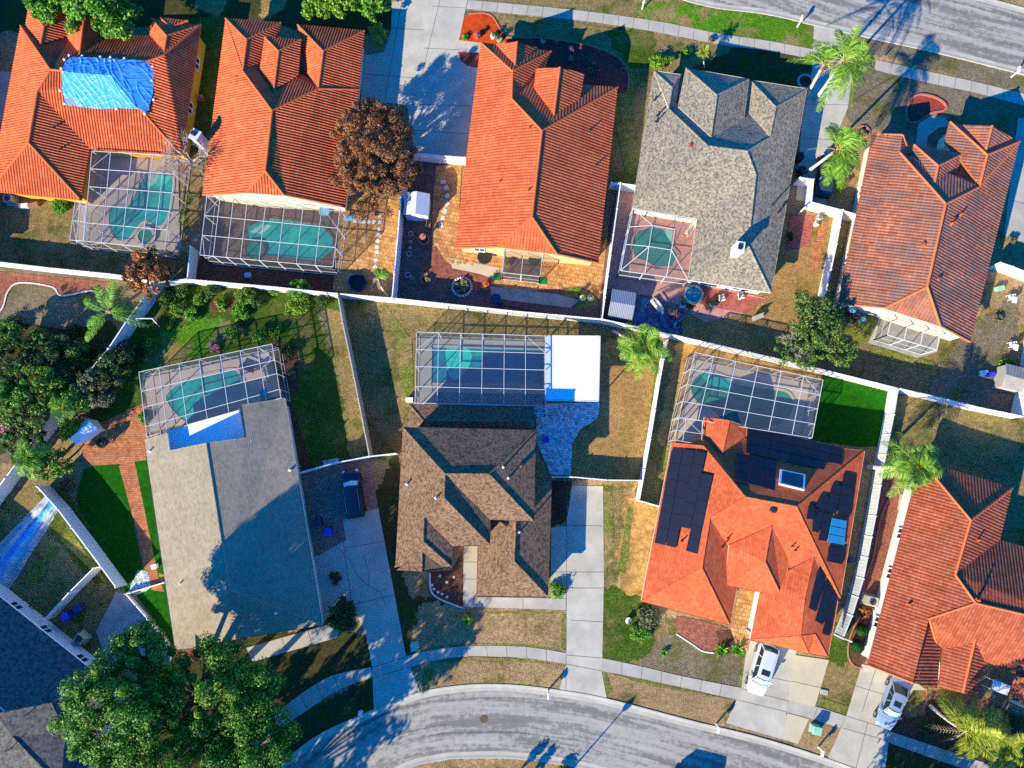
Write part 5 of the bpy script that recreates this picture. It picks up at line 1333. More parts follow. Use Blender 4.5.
# --- garden thicket on the left
thick = [((14, 362), 2.9, (2.4, 2.6, 1.6), 'lf_dark', 'dark green tree at the left frame edge beneath the pale lawn'),
         ((48, 350), 2.4, (2.6, 2.0, 1.4), 'lf_dark', 'dark broad tree below the brown lawn patch'),
         ((38, 388), 3.0, (2.6, 2.4, 1.7), 'lf_oak', 'mid green tree left of the shaded fence'),
         ((10, 398), 2.6, (2.2, 1.8, 1.4), 'lf_bright', 'bright green tree at the left frame edge under the thicket'),
         ((70, 372), 2.0, (1.8, 1.6, 1.1), 'lf_dark', 'dark shrubby tree beside the shaded fence middle'),
         ((94, 388), 2.2, (2.4, 1.8, 1.2), 'lf_olive', 'olive green tree on the patio side of the shaded fence'),
         ((60, 404), 2.0, (1.0, 1.4, 1.0), 'lf_bright', 'narrow lime tree leaning on the shaded fence'),
         ((24, 440), 2.2, (2.2, 1.6, 1.1), 'lf_dark', 'dark tree behind the pink flowers near the fence'),
         ((70, 428), 1.8, (1.0, 1.0, .8), 'lf_lime', 'small yellow green tree by the white garden shed'),
         ((28, 415), 2.8, (2.2, 2.0, 1.3), 'lf_live', 'pale green tree in the middle of the left thicket'),
         ((78, 396), 2.2, (1.6, 1.6, 1.1), 'lf_oak', 'bright green tree touching the olive one by the fence'),
         ((6, 340), 2.2, (1.8, 1.6, 1.2), 'lf_oak', 'mid green tree at the frame edge near the pale lawn'),
         ((66, 350), 2.2, (1.8, 1.5, 1.2), 'lf_live', 'pale leafy tree between the dark thicket trees'),
         ((112, 366), 2.0, (1.7, 1.7, 1.2), 'lf_dark', 'dark tree spilling over the middle of the shaded fence'),
         ((50, 462), 2.4, (2.4, 1.6, 1.2), 'lf_oak', 'green tree over the lower end of the shaded fence')]
for k, (p, z, r, m, lb) in enumerate(thick):
    tree('garden_tree', lb, p, z, r, int(14 * r[0] * r[1] * .62) + 8, 100, .45, .2, m, 40 + k, trunk=.1, group='trees of the dense left garden')
for k, (p, r, h, m, lb) in enumerate([
    ((14, 326), 1.2, .9, 'lf_dark', 'dark shrub on the left rim of the pale lawn'),
    ((40, 338), 1.3, 1.0, 'lf_oak', 'leafy shrub in the thicket just south of the pale lawn'),
    ((74, 330), 1.0, .9, 'lf_dark', 'dark shrub in the thicket beneath the stone edging'),
    ((82, 350), 1.2, 1.1, 'lf_oak', 'round green shrub between thicket and feathery palm'),
    ((108, 346), 1.1, 1.0, 'lf_dark', 'dark shrub directly under the feathery palm'),
    ((100, 368), 1.2, 1.3, 'lf_dark', 'dark shrub pressed to the shaded fence from the west'),
    ((124, 350), 1.3, 1.6, 'lf_olive', 'olive shrub growing over the shaded fence'),
    ((112, 372), 1.4, 1.8, 'lf_dark', 'dark shrub growing through the shaded fence'),
    ((150, 346), 1.0, .8, 'lf_oak', 'leafy shrub south of the garden swing frame'),
    ((168, 300), 1.1, 1.3, 'lf_dark', 'dark shrub against the east face of the shaded fence'),
    ((192, 314), 1.0, .9, 'lf_bright', 'bright leafy shrub in the middle of the garden'),
    ((222, 304), .8, .8, 'lf_oak', 'leafy shrub beside the small mulch patch'),
    ((258, 300), 1.0, 1.1, 'lf_dark', 'dark shrub behind the wide yellow green shrub'),
    ((260, 336), .9, .9, 'lf_bright', 'bright shrub north of the enclosure middle'),
    ((4, 428), .9, .9, 'lf_flower', 'pink flowering shrub at the left frame edge'),
    ((84, 362), .8, .9, 'lf_bright', 'bright lime shrub just left of the shaded fence'),
    ((68, 486), .9, 1.0, 'lf_olive', 'pale olive shrub at the top of the turf fence'),
    ((140, 356), .7, .6, 'lf_dark', 'dark low shrub by the pool enclosure corner'),
    ((178, 310), 1.0, 1.2, 'lf_oak', 'green shrub beside the blue shaded fence end'),
    ((180, 292), .9, 1.2, 'lf_oak', 'green shrub touching the small copper tree'),
    ((200, 300), .8, .9, 'lf_lime', 'yellow green shrub in the middle of the garden bed'),
    ((213, 292), .9, 1.1, 'lf_dark', 'dark shrub under the white garden fence'),
    ((246, 296), 1.3, 1.6, 'lf_oak', 'tall green shrub against the white fence by the second pool'),
    ((240, 312), 1.1, 1.0, 'lf_bright', 'bright shrub in front of the tall fence shrub'),
    ((274, 291), .7, .9, 'lf_bright', 'small shrub between two taller fence shrubs'),
    ((298, 290), 1.5, 1.7, 'lf_bright', 'large bright green shrub leaning over the white fence'),
    ((298, 306), 1.5, .9, 'lf_lime', 'wide yellow green shrub at the lawn edge'),
    ((322, 300), .9, 1.2, 'lf_dark', 'dark grey green shrub at the fence corner'),
    ((232, 334), 1.0, 1.0, 'lf_oak', 'leafy shrub north of the beige deck enclosure'),
    ((276, 332), .8, .8, 'lf_oak', 'low shrub on the dark lawn near the enclosure corner'),
    ((288, 352), .9, .9, 'lf_dark', 'dark shrub right of the beige deck enclosure'),
    ((290, 372), .7, .7, 'lf_olive', 'spindly olive shrub along the enclosure wall'),
    ((214, 346), .7, .6, 'lf_flower', 'dull pink shrub beside the enclosure wall'),
    ((144, 418), .7, .7, 'lf_bright', 'small bright shrub at the orange patio edge'),
    ((342, 616), 2.0, 2.2, 'lf_dark', 'round dark shrub at the corner of the beige house'),
    ((649, 616), 1.4, 1.3, 'lf_olive', 'grey green spiky shrub cluster by the solar house corner'),
    ((640, 632), 1.2, .6, 'lf_bright', 'green low shrub spilling onto the front lawn'),
    ((657, 63), .9, 1.1, 'lf_lime', 'bright lime shrub at the grey roof corner'),
    ((669, 60), .6, .8, 'lf_lime', 'small lime shrub beside the brighter one'),
    ((686, 53), .6, .7, 'lf_bright', 'square trimmed shrub on the shaded front lawn'),
    ((712, 40), .5, .5, 'lf_olive', 'small dry shrub by the top sidewalk'),
    ((60, 206), 1.0, .7, 'lf_bright', 'bright green shrub under the yellow wall'),
    ((557, 590), .9, .8, 'lf_bright', 'leafy shrub between garage corner and driveway'),
    ((866, 612), .8, .7, 'lf_rust', 'dry brown shrub below the air conditioner'),
    ((1008, 366), .9, .7, 'lf_bright', 'low green shrub above the plastic shed'),
    ((1012, 240), .6, .5, 'lf_olive', 'small shrub by the right edge path'),
    ((790, 110), .5, .5, 'lf_dark', 'dark shrub beside the grey roof and driveway'),
    ((930, 728), .8, .8, 'lf_dark', 'dark green shrub under the yellow palms'),
    ((790, 236), .5, .6, 'lf_box', 'round green shrub on the rose paved corner'),
    ((1000, 318), .6, .4, 'lf_olive', 'dry tuft in the right side yard'),
    ((690, 306), .5, .4, 'lf_dark', 'low dark shrub next to the slate paving'),
    ((335, 578), .7, .5, 'lf_dark', 'dark shrub bed by the shaded driveway bins'),
    ((208, 648), .9, .8, 'lf_rust', 'brown tinged shrub by the beige house front'),
    ((700, 70), .4, .4, 'lf_dark', 'small dark shrub under the grey dormer'),
    ((505, 44), .4, .4, 'lf_lime', 'small lime shrub at the end of the orange mulch'),
    ((464, 36), .4, .4, 'lf_lime', 'small lime shrub at the driveway side of the orange mulch'),
    ((1012, 722), .9, .8, 'lf_dark', 'dark shrub behind the right hand palm')]):
    shrub(lb, p, r, h, m, 100 + k)
hedge_row('bright green hedge strip between the first two pool enclosures', (194, 196), (188, 232), .5, 1.3, 'lf_bright', 150)
hedge_row('low yellow green hedge on the turf side of the drive palms', (845, 165), (838, 192), .5, .8, 'lf_lime', 151)
for k, (p, lb) in enumerate([((862, 630), 'round clipped box ball nearer the air conditioner'), ((857.5, 646), 'round clipped box ball by the curved mulch tip')]):
    c = W(p[0], p[1], .5); t = thing('topiary', lb, 'shrub', Vector((c.x, c.y, 0)), 'clipped box balls')
    rs = np.random.RandomState(k); d = rs.normal(size=(1800, 3)); d /= np.linalg.norm(d, axis=1, keepdims=True); d = d[d[:, 2] > -.5]
    leaf_mesh('foliage', np.array([c.x, c.y, .5]) + d * np.array([.62, .62, .55]) * (.92 + .1 * rs.rand(len(d), 1)), d + rs.normal(size=d.shape) * .3, .09 + .05 * rs.rand(len(d)), t, M['lf_box'], seed=k)
    tb = MB(); tb.lathe(Vector((c.x, c.y, 0)), [(.1, 0), (.5, .25), (.56, .5), (.45, .85), (.1, 1.0)], 14); tb.build('core', M['lf_box'], t)
# --- palms
P8 = 2 * math.pi
palm('tall palm on the shaded drive, thinner crown leaning up right', (806, 97), (824, 64), 6.8, 11, 3.4, 1, 'lf_palm', az=[.9, 1.2, 1.6, -.3, 2.4], ll=.7)
palm('tall palm with the fullest bright crown over the drive apron', (816, 99), (844, 60), 8.2, 22, 4.0, 2, 'lf_palm', dead=3, az=[1.5, 1.1, .75, .4, 0, -.4, -.8, -1.3, 1.9, 2.4, -1.9])
palm('palm leaning over the parked dark car by the weathered roof', (807, 172), (838, 149), 8.0, 20, 3.8, 3, 'lf_palm', dead=2, az=[1.6, 1.2, .8, .4, 0, -.4, -.8, -1.2, -1.6, 2.0, -2.0])
palm('palm leaning over the white fence at the golden backyard corner', (613, 331), (645, 346), 4.2, 22, 3.2, 4, 'lf_palm', dead=2, trunk=.11)
palm('palm with dense green crown over the long white side wall', (868, 467), (917, 466), 5.6, 30, 3.4, 5, 'lf_palm', dead=5, trunk=.17)
palm('yellow green palm nearest the terracotta gable at the bottom right', (930, 706), (966, 732), 4.2, 22, 4.4, 6, 'lf_palm2', dead=2, az=[-.2, .4, .9, 1.5, 2.0, -.8, -1.5], trunk=.13)
palm('yellow green palm at the bottom right frame corner', (990, 730), (1006, 746), 4.0, 18, 3.2, 7, 'lf_palm2', trunk=.13)
palm('wide feathery palm at the lower edge of the pale lawn', (112, 312), (108, 312), 3.4, 9, 4.0, 8, 'lf_bright', az=[1.2, 1.9, 2.6, -.05, -.35, -2.5, -2.2, .3, 1.4], el=(-.1, .8), ll=.7, shaft=False)
palm('palm crown at the lower left end of the shaded fence', (62, 456), (28, 458), 4.2, 16, 2.2, 9, 'lf_palm', trunk=.13)
palm('small palm with a thin trunk leaning on the shaded fence', (91, 408), (62, 408), 3.4, 10, 1.5, 10, 'lf_palm', trunk=.09)
palm('small leaning palm with grey dead fronds beside the blue planter pool', (390, 299), (378, 279), 2.6, 5, 1.5, 11, 'lf_palm', dead=9, trunk=.08, az=[1.1, .8, 1.3], el=(.3, .8))
palm('small cycad palm in the bed by the shaded driveway', (377, 36), (378, 32), 1.0, 16, 1.5, 12, 'lf_palm2', trunk=.12, ll=.4, shaft=False)
palm('small yellow fan palm on the shaded front lawn', (704, 68), (704, 52), 2.2, 22, .9, 13, 'lf_palm2', trunk=.06, ll=.3, shaft=False, droop=(.1, .3))
palm('tiny green palm on the mulch ring of the middle front lawn', (467, 622), (467, 621), .6, 22, .75, 14, 'lf_bright', trunk=.06, ll=.3, shaft=False)
for k, (p, lb) in enumerate([((721, 650), 'green spiky plant left of the tan walkway'), ((737, 649), 'green spiky plant at the tan walkway edge'), ((664, 652), 'faint grassy tuft on the solar house lawn')]):
    rosette(lb, p, .9 if k < 2 else .5, 'lf_bright', 60 + k)
for k, (p, lb) in enumerate([((594, 66), 'grey agave trio, upper plant in the plum mulch'), ((590, 71), 'grey agave trio, lower left plant in the plum mulch'), ((598, 73), 'grey agave trio, lower right plant in the plum mulch'), ((623, 71), 'bluish agave by the curved brick edging')]):
    rosette(lb, p, .45, 'lf_olive', 70 + k)
rosette('spiky dark plant in a pot by the grey house wall', (792, 98), .4, 'lf_dark', 80)
bare_tree('pale leafless tree between the first two houses', (192, 168), (192, 162), 4.6, 3.4, 5, 150, group='leafless trees')
bare_tree('tangle of bare brown branches at the fence corner', (796, 346), (795, 344), 3.2, 2.3, 6, 70, group='leafless trees')
# trees across the street and outside the lower frame edge, whose shade falls into view
for k, (p, z, r, lb) in enumerate([((165, 925), 7.5, (5.5, 5.0, 3.2), 'oak on the street corner outside the lower frame'), ((85, 905), 7.5, (5.5, 5, 3.2), 'second oak outside the lower frame'), ((249, 834), 8.5, (4.6, 4.2, 2.6), 'third oak outside the lower frame beside the sidewalk'),
                                   ((862, 915), 6.5, (4.2, 3.8, 2.6), 'street oak below the silver car'), ((945, 888), 7.0, (5.0, 4.2, 2.8), 'wide street oak below the yellow palms'), ((1020, 890), 7.0, (5.0, 4.2, 2.8), 'street oak below the right frame corner')]):
    tree('oak_tree', lb, p, z, r, 70, 90, .9, .42, 'lf_oak', 200 + k, trunk=.3, group=GT)
# ------------------------------------------------------------------ roof fittings
H = HS[8]
for q in ([(672, 446.5), (683, 448.5), (665.5, 545.5), (654.5, 543)], [(683.5, 448.6), (694.5, 450.6), (676, 548), (666, 545.6)], [(695, 450.7), (706, 453), (690, 529), (679.8, 527)], [(702, 473), (713, 475), (697, 554), (686, 551)]):
    solar(H, q, 6, (680, 500), along=1)
for q, n in (([(747.6, 426.5), (842.7, 448), (842.5, 456), (747, 434.5)], 8), ([(747, 435), (842.4, 456.5), (842, 464.6), (746.5, 443.2)], 8), ([(746.4, 443.6), (824.4, 461.5), (824, 469.6), (746, 452)], 7),
             ([(737, 452.6), (777, 461.4), (776.4, 470.5), (736.7, 461.6)], 3), ([(736.7, 462), (776.4, 471), (775.8, 480), (736.3, 471)], 3), ([(736.3, 471.4), (775.8, 480.5), (775.3, 490), (736, 480)], 3)):
    solar(H, q, n, (800, 470))
for q, n in (([(844, 474), (855, 476.6), (850, 517), (838, 514.5)], 4), ([(833, 484), (842, 486), (836, 514), (825, 511.5)], 3), ([(821, 495), (831, 497), (824.5, 511), (814, 509)], 2), ([(809, 505), (820, 507.5), (816, 520), (807, 519)], 1),
             ([(813.8, 510), (824, 512), (819, 533), (812.7, 531.5)], 2), ([(824.5, 513), (831.8, 514.6), (826.5, 541.5), (818.8, 540)], 3), ([(829.6, 546), (845, 548.6), (842.7, 564.4), (827.4, 561.6)], 2)):
    solar(H, q, n, (835, 510), along=1)
for q in ([(832.5, 518), (847, 521), (846.2, 528.6), (830.8, 525.6)], [(830.6, 526.2), (846, 529.2), (845.4, 536.8), (829.2, 533.8)], [(829, 534.4), (845.3, 537.4), (844.5, 545), (827.4, 542)]):
    solar(H, q, 1, (835, 530), 'solar_bl')
for q in ([(818, 570), (825, 579), (816, 612), (809, 608)], [(826, 581), (832, 589), (823, 625), (815.5, 621)], [(832.6, 591), (837, 598), (829.5, 636), (822.5, 634)]):
    solar(H, q, 3, (820, 605), along=1)
P, f = patch_on(H, [(780.5, 469), (805.4, 474.4), (804.7, 489.8), (779, 483.5)], .22, face_px=(800, 480))
mb = MB(); slab(mb, P, f['nr'], .24); so_ = mb.build('skylight', M['frame'], H['e'])
c = sum(P, Vector()) / 4; mb = MB(); mb.face([c + (p - c) * .84 + f['nr'] * .012 for p in (P if (P[1] - P[0]).cross(P[3] - P[0]).z > 0 else P[::-1])]); mb.build('pane', M['glass'], so_)
box_vents(H, [(773, 510)], M['dark'], .6)
vents(H, [(728, 538), (795, 550), (722, 547), (682, 541), (792, 546)], 'dark', .45, .06)
vents(HS[7], [(407, 484), (436, 498), (508, 478), (503, 467), (519, 532)], 'white', .55, .07)
box_vents(HS[7], [(521, 465)], M['s_brown'], .4)
vents(HS[4], [(658, 115), (657, 121), (783, 205), (772, 205), (778, 212), (655, 100)], 'dark', .7, .08)
box_vents(HS[4], [(691, 146)], M['redp'], .5)
chimney(HS[4], 735, 252, .75, .95, 1.5, M['st_white'], R(-10))
vents(HS[3], [(530, 128), (596, 165), (529, 190), (590, 130), (500, 182)], 'dark', .35, .06)
box_vents(HS[5], [(954, 220), (924, 244), (938, 279)], M['redp'], .42)
vents(HS[5], [(951, 224), (960, 215)], 'terracotta', .4, .08)
vents(HS[9], [(908, 604), (977, 600), (977, 540)], 'terracotta', .4, .1)
vents(HS[6], [(150, 451), (181, 583), (290, 470), (276, 613)], 'white', .4, .07)
vents(HS[10], [(20, 706)], 'dark', .3, .05); vents(HS[10], [(30, 713), (12, 748)], 'dark', .9, .04)
vents(HS[2], [(237, 77)], 'dark', .2, .08)
vents(HS[1], [(54, 128), (60, 150)], 'dark', .3, .07)
# chimney stack at the corner of the barrel tile house
c = W(213, 154, 0); mb = MB(); mb.rbox(c, .8, .95, 4.2, R(-28), bev=.03); mb.rbox(c + Vector((0, 0, 4.2)), .95, 1.1, .14, R(-28), bev=.02)
o = mb.build('chimney', M['st_grey'], HS[2]['e']); fb = MB(); fb.rbox(c + Vector((-.1, .1, 4.34)), .5, .45, .22, R(-28)); fb.build('flue', M['dark'], o)
# windows and openings seen on the side walls
def wins(n, spec):
    for (a, b, z0, z1) in spec: wall_window(HS[n], W(*a, 0), W(*b, 0), z0, z1, .06)
def edge_wins(n, ri, a, b, spots, z0=.9, z1=2.0, inset=.5, wd=1.2):
    """windows on the wall below the eave edge a-b of a roof; spots are fractions along it"""
    r = HS[n]['roofs'][ri]; A, B = r.P[a], r.P[b]; e = (B - A); e.z = 0; L = e.length; e.normalize(); cen = sum(r.P.values(), Vector()) / len(r.P)
    nr = Vector((e.y, -e.x, 0))
    if (cen - A).dot(nr) > 0: nr = -nr; A, B = B, A; e = -e; spots = [1 - s for s in spots]
    for s in spots:
        c = A + e * (L * s) - nr * inset
        p, q = c - e * wd / 2, c + e * wd / 2
        if nr.dot(Vector((q.y - p.y, -(q.x - p.x), 0))) < 0: p, q = q, p
        wall_window(HS[n], p, q, z0, z1, .02)
edge_wins(1, 0, 'MSE', 'NE', [.15, .4, .75])
edge_wins(9, 0, 'NW', 'SW', [.36, .56, .8], .9, 2.1, wd=1.0)
edge_wins(10, 0, 'E', 'N', [.12, .34, .52], 1.0, 2.2, wd=1.1)
edge_wins(6, 0, 'SE', 'NE', [.25, .5, .68], .9, 2.0)
edge_wins(3, 0, 'J1', 'SW', [.45], .9, 2.0, wd=1.0)
edge_wins(4, 0, 'WI', 'SE', [.3, .7], .3, 2.1, wd=1.8)
edge_wins(7, 2, 'NW', 'SW', [.7], .9, 2.0)
edge_wins(5, 0, 'NW', 'SW', [.3, .7])
# garage doors on the street fronts
def garage(n, ri, a, b, s, wd=4.8, mat='frame'):
    r = HS[n]['roofs'][ri]; A, B = r.P[a], r.P[b]; e = (B - A); e.z = 0; L = e.length; e.normalize(); nr = Vector((e.y, -e.x, 0)); cen = sum(r.P.values(), Vector()) / len(r.P)
    if (cen - A).dot(nr) > 0: nr = -nr
    c = A + e * (L * s) - nr * .46; c.z = 0; mb = MB()
    for k in range(4): mb.box(c + Vector((0, 0, .04 + k * .54)) + nr * .02, wd, .06, .51, math.atan2(e.y, e.x))
    mb.build('garage_door', M[mat], HS[n]['e'])
garage(8, 3, 'SW', 'S2', .5); garage(7, 2, 'SW', 'SE', .55); garage(6, 0, 'SW', 'SE', .75)
# ------------------------------------------------------------------ patio cover behind the brown house
Q = Wp([(545.2, 335.7), (600, 336.2), (598.4, 401), (544.8, 400)], 2.6)
t = thing('patio_cover', 'white insulated patio cover beside the dark blue pool enclosure', 'patio cover', Vector((Q[0].x, Q[0].y, 0)))
for k in range(5):
    a, b, c, d = Q[0].lerp(Q[3], k / 5 + .0012), Q[1].lerp(Q[2], k / 5 + .0012), Q[1].lerp(Q[2], (k + 1) / 5 - .0012), Q[0].lerp(Q[3], (k + 1) / 5 - .0012)
    mb = MB(); mb.prism([a, b, c, d], 2.52, 2.6); mb.build('roof_panel', M['flatroof'], t)
gb = MB()
for a, b in ((0, 1), (1, 2), (2, 3), (3, 0)): gb.beam(Q[a] - Vector((0, 0, .06)), Q[b] - Vector((0, 0, .06)), .12, .16)
gb.build('gutter', M['alu'], t)
for k, q in enumerate(Q):
    mb = MB(); c = sum(Q, Vector()) / 4; p = q.lerp(c, .04); mb.box(Vector((p.x, p.y, 0)), .1, .1, 2.5); mb.build('post', M['alu'], t)
# ------------------------------------------------------------------ tarps
H = HS[1]
t = thing('blue_tarp', 'bright blue tarp draped over the ridge of the yellow walled house', 'tarp', W(105, 80, 0))
def drape(px_poly, face_px, off=.27):
    P, f = patch_on(H, px_poly, off, face_px=face_px); mb = MB()
    if sum((P[i - 1].cross(P[i])).dot(f['nr']) for i in range(len(P))) < 0: P.reverse()
    # fine wrinkled grid clipped by fan subdivision
    rs = random.Random(5); tris = [[P[k] for k in tri] for tri in geometry.tessellate_polygon([P])]
    for _ in range(6):
        nx = []
        for a, b, c in tris:
            ab, bc, ca = (a + b) / 2, (b + c) / 2, (c + a) / 2; nx += [[a, ab, ca], [ab, b, bc], [ca, bc, c], [ab, bc, ca]]
        tris = nx
    def w(p):
        q = Vector((p.x, p.y, 0)); k = noise.noise(q * .55) * .03; c = abs(noise.noise(Vector((p.x * 1.6 + p.y * .9, p.y * .45, 3)))); d = abs(noise.noise(Vector((p.x * .5, p.y * 2.0 - p.x, 9))))
        return p + f['nr'] * (k + .09 * max(0, .16 - c) / .16 * .4 + .035 * max(0, .12 - d) / .12)
    for T in tris:
        q = [w(p) for p in T]
        if (q[1] - q[0]).cross(q[2] - q[0]).dot(f['nr']) < 0: q.reverse()
        mb.face(q)
    return mb
drape([(62, 71.6), (110.5, 75.2), (138, 109), (118, 108), (99, 109), (80, 107), (66, 105), (62.5, 90)], (85, 95)).build('sunlit_sheet', M['tarp_roof'], t, smooth=True)
drape([(62, 71.4), (65, 62), (71, 57), (98, 58), (126, 59.5), (146, 61), (110.5, 75)], (90, 66)).build('ridge_sheet', M['tarp_roof'], t, smooth=True)
drape([(110.8, 75), (146.5, 61), (155, 67.5), (153, 92.5), (147, 114), (139, 108.8)], (140, 85)).build('hip_sheet', M['tarp_roof'], t, smooth=True)
for k, (px, py) in enumerate([(63, 70), (66, 61), (71, 57), (84, 57.5), (102, 58.5), (112, 59), (126, 60), (154, 68), (153, 82), (155, 101), (146, 115), (118, 110), (99, 108), (83, 106), (66, 105), (62, 92)]):
    q = on_roof(H, px, py)
    if not q: continue
    mb = MB(); mb.lathe(q[0] + Vector((0, 0, .22)), [(.11, 0), (.15, .06), (.12, .12), (.04, .15)], 8)
    o = mb.build('sandbag', M['sand'], smooth=True); tag(o, 'small white sandbag holding the edge of the blue roof tarp', 'sandbag', 'sandbags along the blue roof tarp')
# crumpled tarp in the yard
A, B, C, D = Wp([(54, 487), (62, 505), (8, 592), (-26, 570)], 0)
mb = MB(); nu, nv = 46, 20; V = []
rs = random.Random(3)
for i in range(nu + 1):
    row = []
    for j in range(nv + 1):
        u, v = i / nu, j / nv; p = A.lerp(D, u).lerp(B.lerp(C, u), v)
        z = .12 + .10 * math.sin(v * 21 + 3 * math.sin(u * 4)) + .08 * math.sin(v * 37 + u * 9) + .05 * math.sin(u * 31 + v * 5)
        if i in (0, nu) or j in (0, nv): z = .03
        row.append((p.x + .06 * rs.uniform(-1, 1), p.y + .06 * rs.uniform(-1, 1), max(.03, z)))
    V.append(row)
for i in range(nu):
    for j in range(nv):
        q = [V[i][j], V[i + 1][j], V[i + 1][j + 1], V[i][j + 1]]; uv = [(i / nu * 6, j / nv), ((i + 1) / nu * 6, j / nv), ((i + 1) / nu * 6, (j + 1) / nv), (i / nu * 6, (j + 1) / nv)]
        a, b, c = (Vector(x) for x in q[:3])
        if (b - a).cross(c - a).z < 0: q.reverse(); uv.reverse()
        mb.face(q, 0, uv)
tag(mb.build('crumpled_tarp', M['tarp_yard'], smooth=True), 'crumpled blue and silver tarp lying on the grass by the turf fence', 'tarp')
# ------------------------------------------------------------------ cars
def car(label, px, toward, L, Wd, Ht, paint, sedan=False, sunroof=True, rails=False, shade=False):  # shade: adds the painted sky reflection on the windshield
    c = W(px[0], px[1], 0); d = W(toward[0], toward[1], 0) - c; rot = math.atan2(d.y, d.x) - math.pi / 2
    t = thing('parked_car', label, 'car', Vector((c.x, c.y, .06)), 'parked cars', rot)
    h, w = L / 2, Wd / 2; belt = .92 if sedan else 1.05; hood = belt - (.06 if sedan else .04)
    tail = belt if sedan else belt + .02
    st = [(-h, .70, .42, tail - .32), (-h + .08, .84, .32, tail - .08), (-h + .5, .96, .26, tail), (-h + 1.0, 1.0, .24, belt), (-.2, 1.0, .24, belt), (h - 1.45, 1.0, .24, belt), (h - .9, .98, .25, hood), (h - .4, .90, .28, hood - .10), (h - .1, .76, .36, hood - .24), (h, .60, .42, hood - .36)]
    rings = []
    for y, k, zb, zt in st:
        a = w * k
        rings.append([(-a * .9, y, zb), (-a, y, zb + .16), (-a, y, zt - .2), (-a * .93, y, zt - .05), (-a * .7, y, zt), (0, y, zt + .035), (a * .7, y, zt), (a * .93, y, zt - .05), (a, y, zt - .2), (a, y, zb + .16), (a * .9, y, zb)])
    b = MB(); n = len(rings[0])
    for A, B in zip(rings, rings[1:]):
        for i in range(n): b.face([A[i], A[(i + 1) % n], B[(i + 1) % n], B[i]][::-1])
    b.face(rings[0]); b.face(rings[-1][::-1])
    body = b.build('body', paint, t, smooth=True, local=True)
    if sedan: ys = (h - 1.35, h - 2.05, -h + 1.35, -h + .62)
    else: ys = (h - 1.15, h - 1.75, -h + .55, -h + .16)
    wb, wr = w * .92, w * (.70 if sedan else .76); zr = Ht; zb = belt - .02
    base = [(-wb * .95, ys[0], zb), (wb * .95, ys[0], zb), (wb * .93, ys[3], zb), (-wb * .93, ys[3], zb)]
    roof = [(-wr * .93, ys[1], zr - .05), (wr * .93, ys[1], zr - .05), (wr * .95, ys[2], zr - .06), (-wr * .95, ys[2], zr - .06)]
    bulge = lambda a, b, z: ((a[0] + b[0]) / 2, (a[1] + b[1]) / 2 + z, (a[2] + b[2]) / 2)
    mw = [base[0], base[1], roof[1], roof[0]]
    g = MB(); fm = bulge(base[0], base[1], .14); rm = bulge(roof[0], roof[1], .10); rm = (rm[0], rm[1], zr)
    g.face([base[0], fm, rm, roof[0]]); g.face([fm, base[1], roof[1], rm]); g.build('windshield', M['carglass'], t, local=True)
    if shade:  # pale panel over the glass, painting in the sky's reflection
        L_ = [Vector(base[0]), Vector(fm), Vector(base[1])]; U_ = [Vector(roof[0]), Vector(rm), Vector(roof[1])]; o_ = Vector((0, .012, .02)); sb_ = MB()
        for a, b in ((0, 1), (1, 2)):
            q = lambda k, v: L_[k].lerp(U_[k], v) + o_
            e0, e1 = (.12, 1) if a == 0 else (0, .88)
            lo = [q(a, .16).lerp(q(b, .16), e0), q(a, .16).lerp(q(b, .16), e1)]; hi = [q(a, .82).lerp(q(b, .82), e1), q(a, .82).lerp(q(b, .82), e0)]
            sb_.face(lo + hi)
        so2 = sb_.build('reflection_panel', M['shade'], t, local=True)
    g = MB(); fm = bulge(base[2], base[3], -.1); r2 = bulge(roof[2], roof[3], -.06); r2 = (r2[0], r2[1], zr)
    g.face([base[2], fm, r2, roof[2]]); g.face([fm, base[3], roof[3], r2]); g.build('rear_window', M['carglass'], t, local=True)
    for s, (i, j) in ((1, (1, 2)), (-1, (3, 0))):
        g = MB(); ii, jj = (1, 2) if s > 0 else (0, 3)
        q = [base[ii], base[jj], roof[jj], roof[ii]]; g.face(q if s > 0 else q[::-1]); g.build('side_window', M['carglass'], t, local=True)
        pb = MB()
        for f0 in (0, .40, .72, 1):
            p = Vector(base[ii]).lerp(Vector(base[jj]), f0); q2 = Vector(roof[ii]).lerp(Vector(roof[jj]), f0); pb.beam(p + Vector((s * .01, 0, 0)), q2 + Vector((s * .01, 0, 0)), .08, .05)
        pb.build('pillar', paint, t, local=True)
    rb = MB(); m = 6
    rr = lambda u, v: (wr * (.95) * (2 * u - 1), ys[1] + (ys[2] - ys[1]) * v + (.10 * (1 - (2 * u - 1) ** 2) * (1 - v) - .06 * (1 - (2 * u - 1) ** 2) * v), zr - .06 + .07 * (1 - (2 * u - 1) ** 4) + .02 * math.sin(math.pi * v))
    for i in range(m):
        for j in range(m):
            rb.face([rr(i / m, j / m), rr(i / m, (j + 1) / m), rr((i + 1) / m, (j + 1) / m), rr((i + 1) / m, j / m)])
    ro = rb.build('roof', paint, t, smooth=True, local=True)
    if sunroof:
        g = MB(); y0 = ys[1] - .28; g.face([(-wr * .55, y0 - .52, zr + .035), (wr * .55, y0 - .52, zr + .035), (wr * .55, y0, zr + .035), (-wr * .55, y0, zr + .035)]); g.build('sunroof', M['carglass'], t, local=True)
    if rails:
        for s in (-1, 1):
            g = MB(); g.beam((s * wr * .9, ys[1] - .2, zr + .05), (s * wr * .9, ys[2] + .2, zr + .05), .05); g.build('roof_rail', M['rim'], t, local=True)
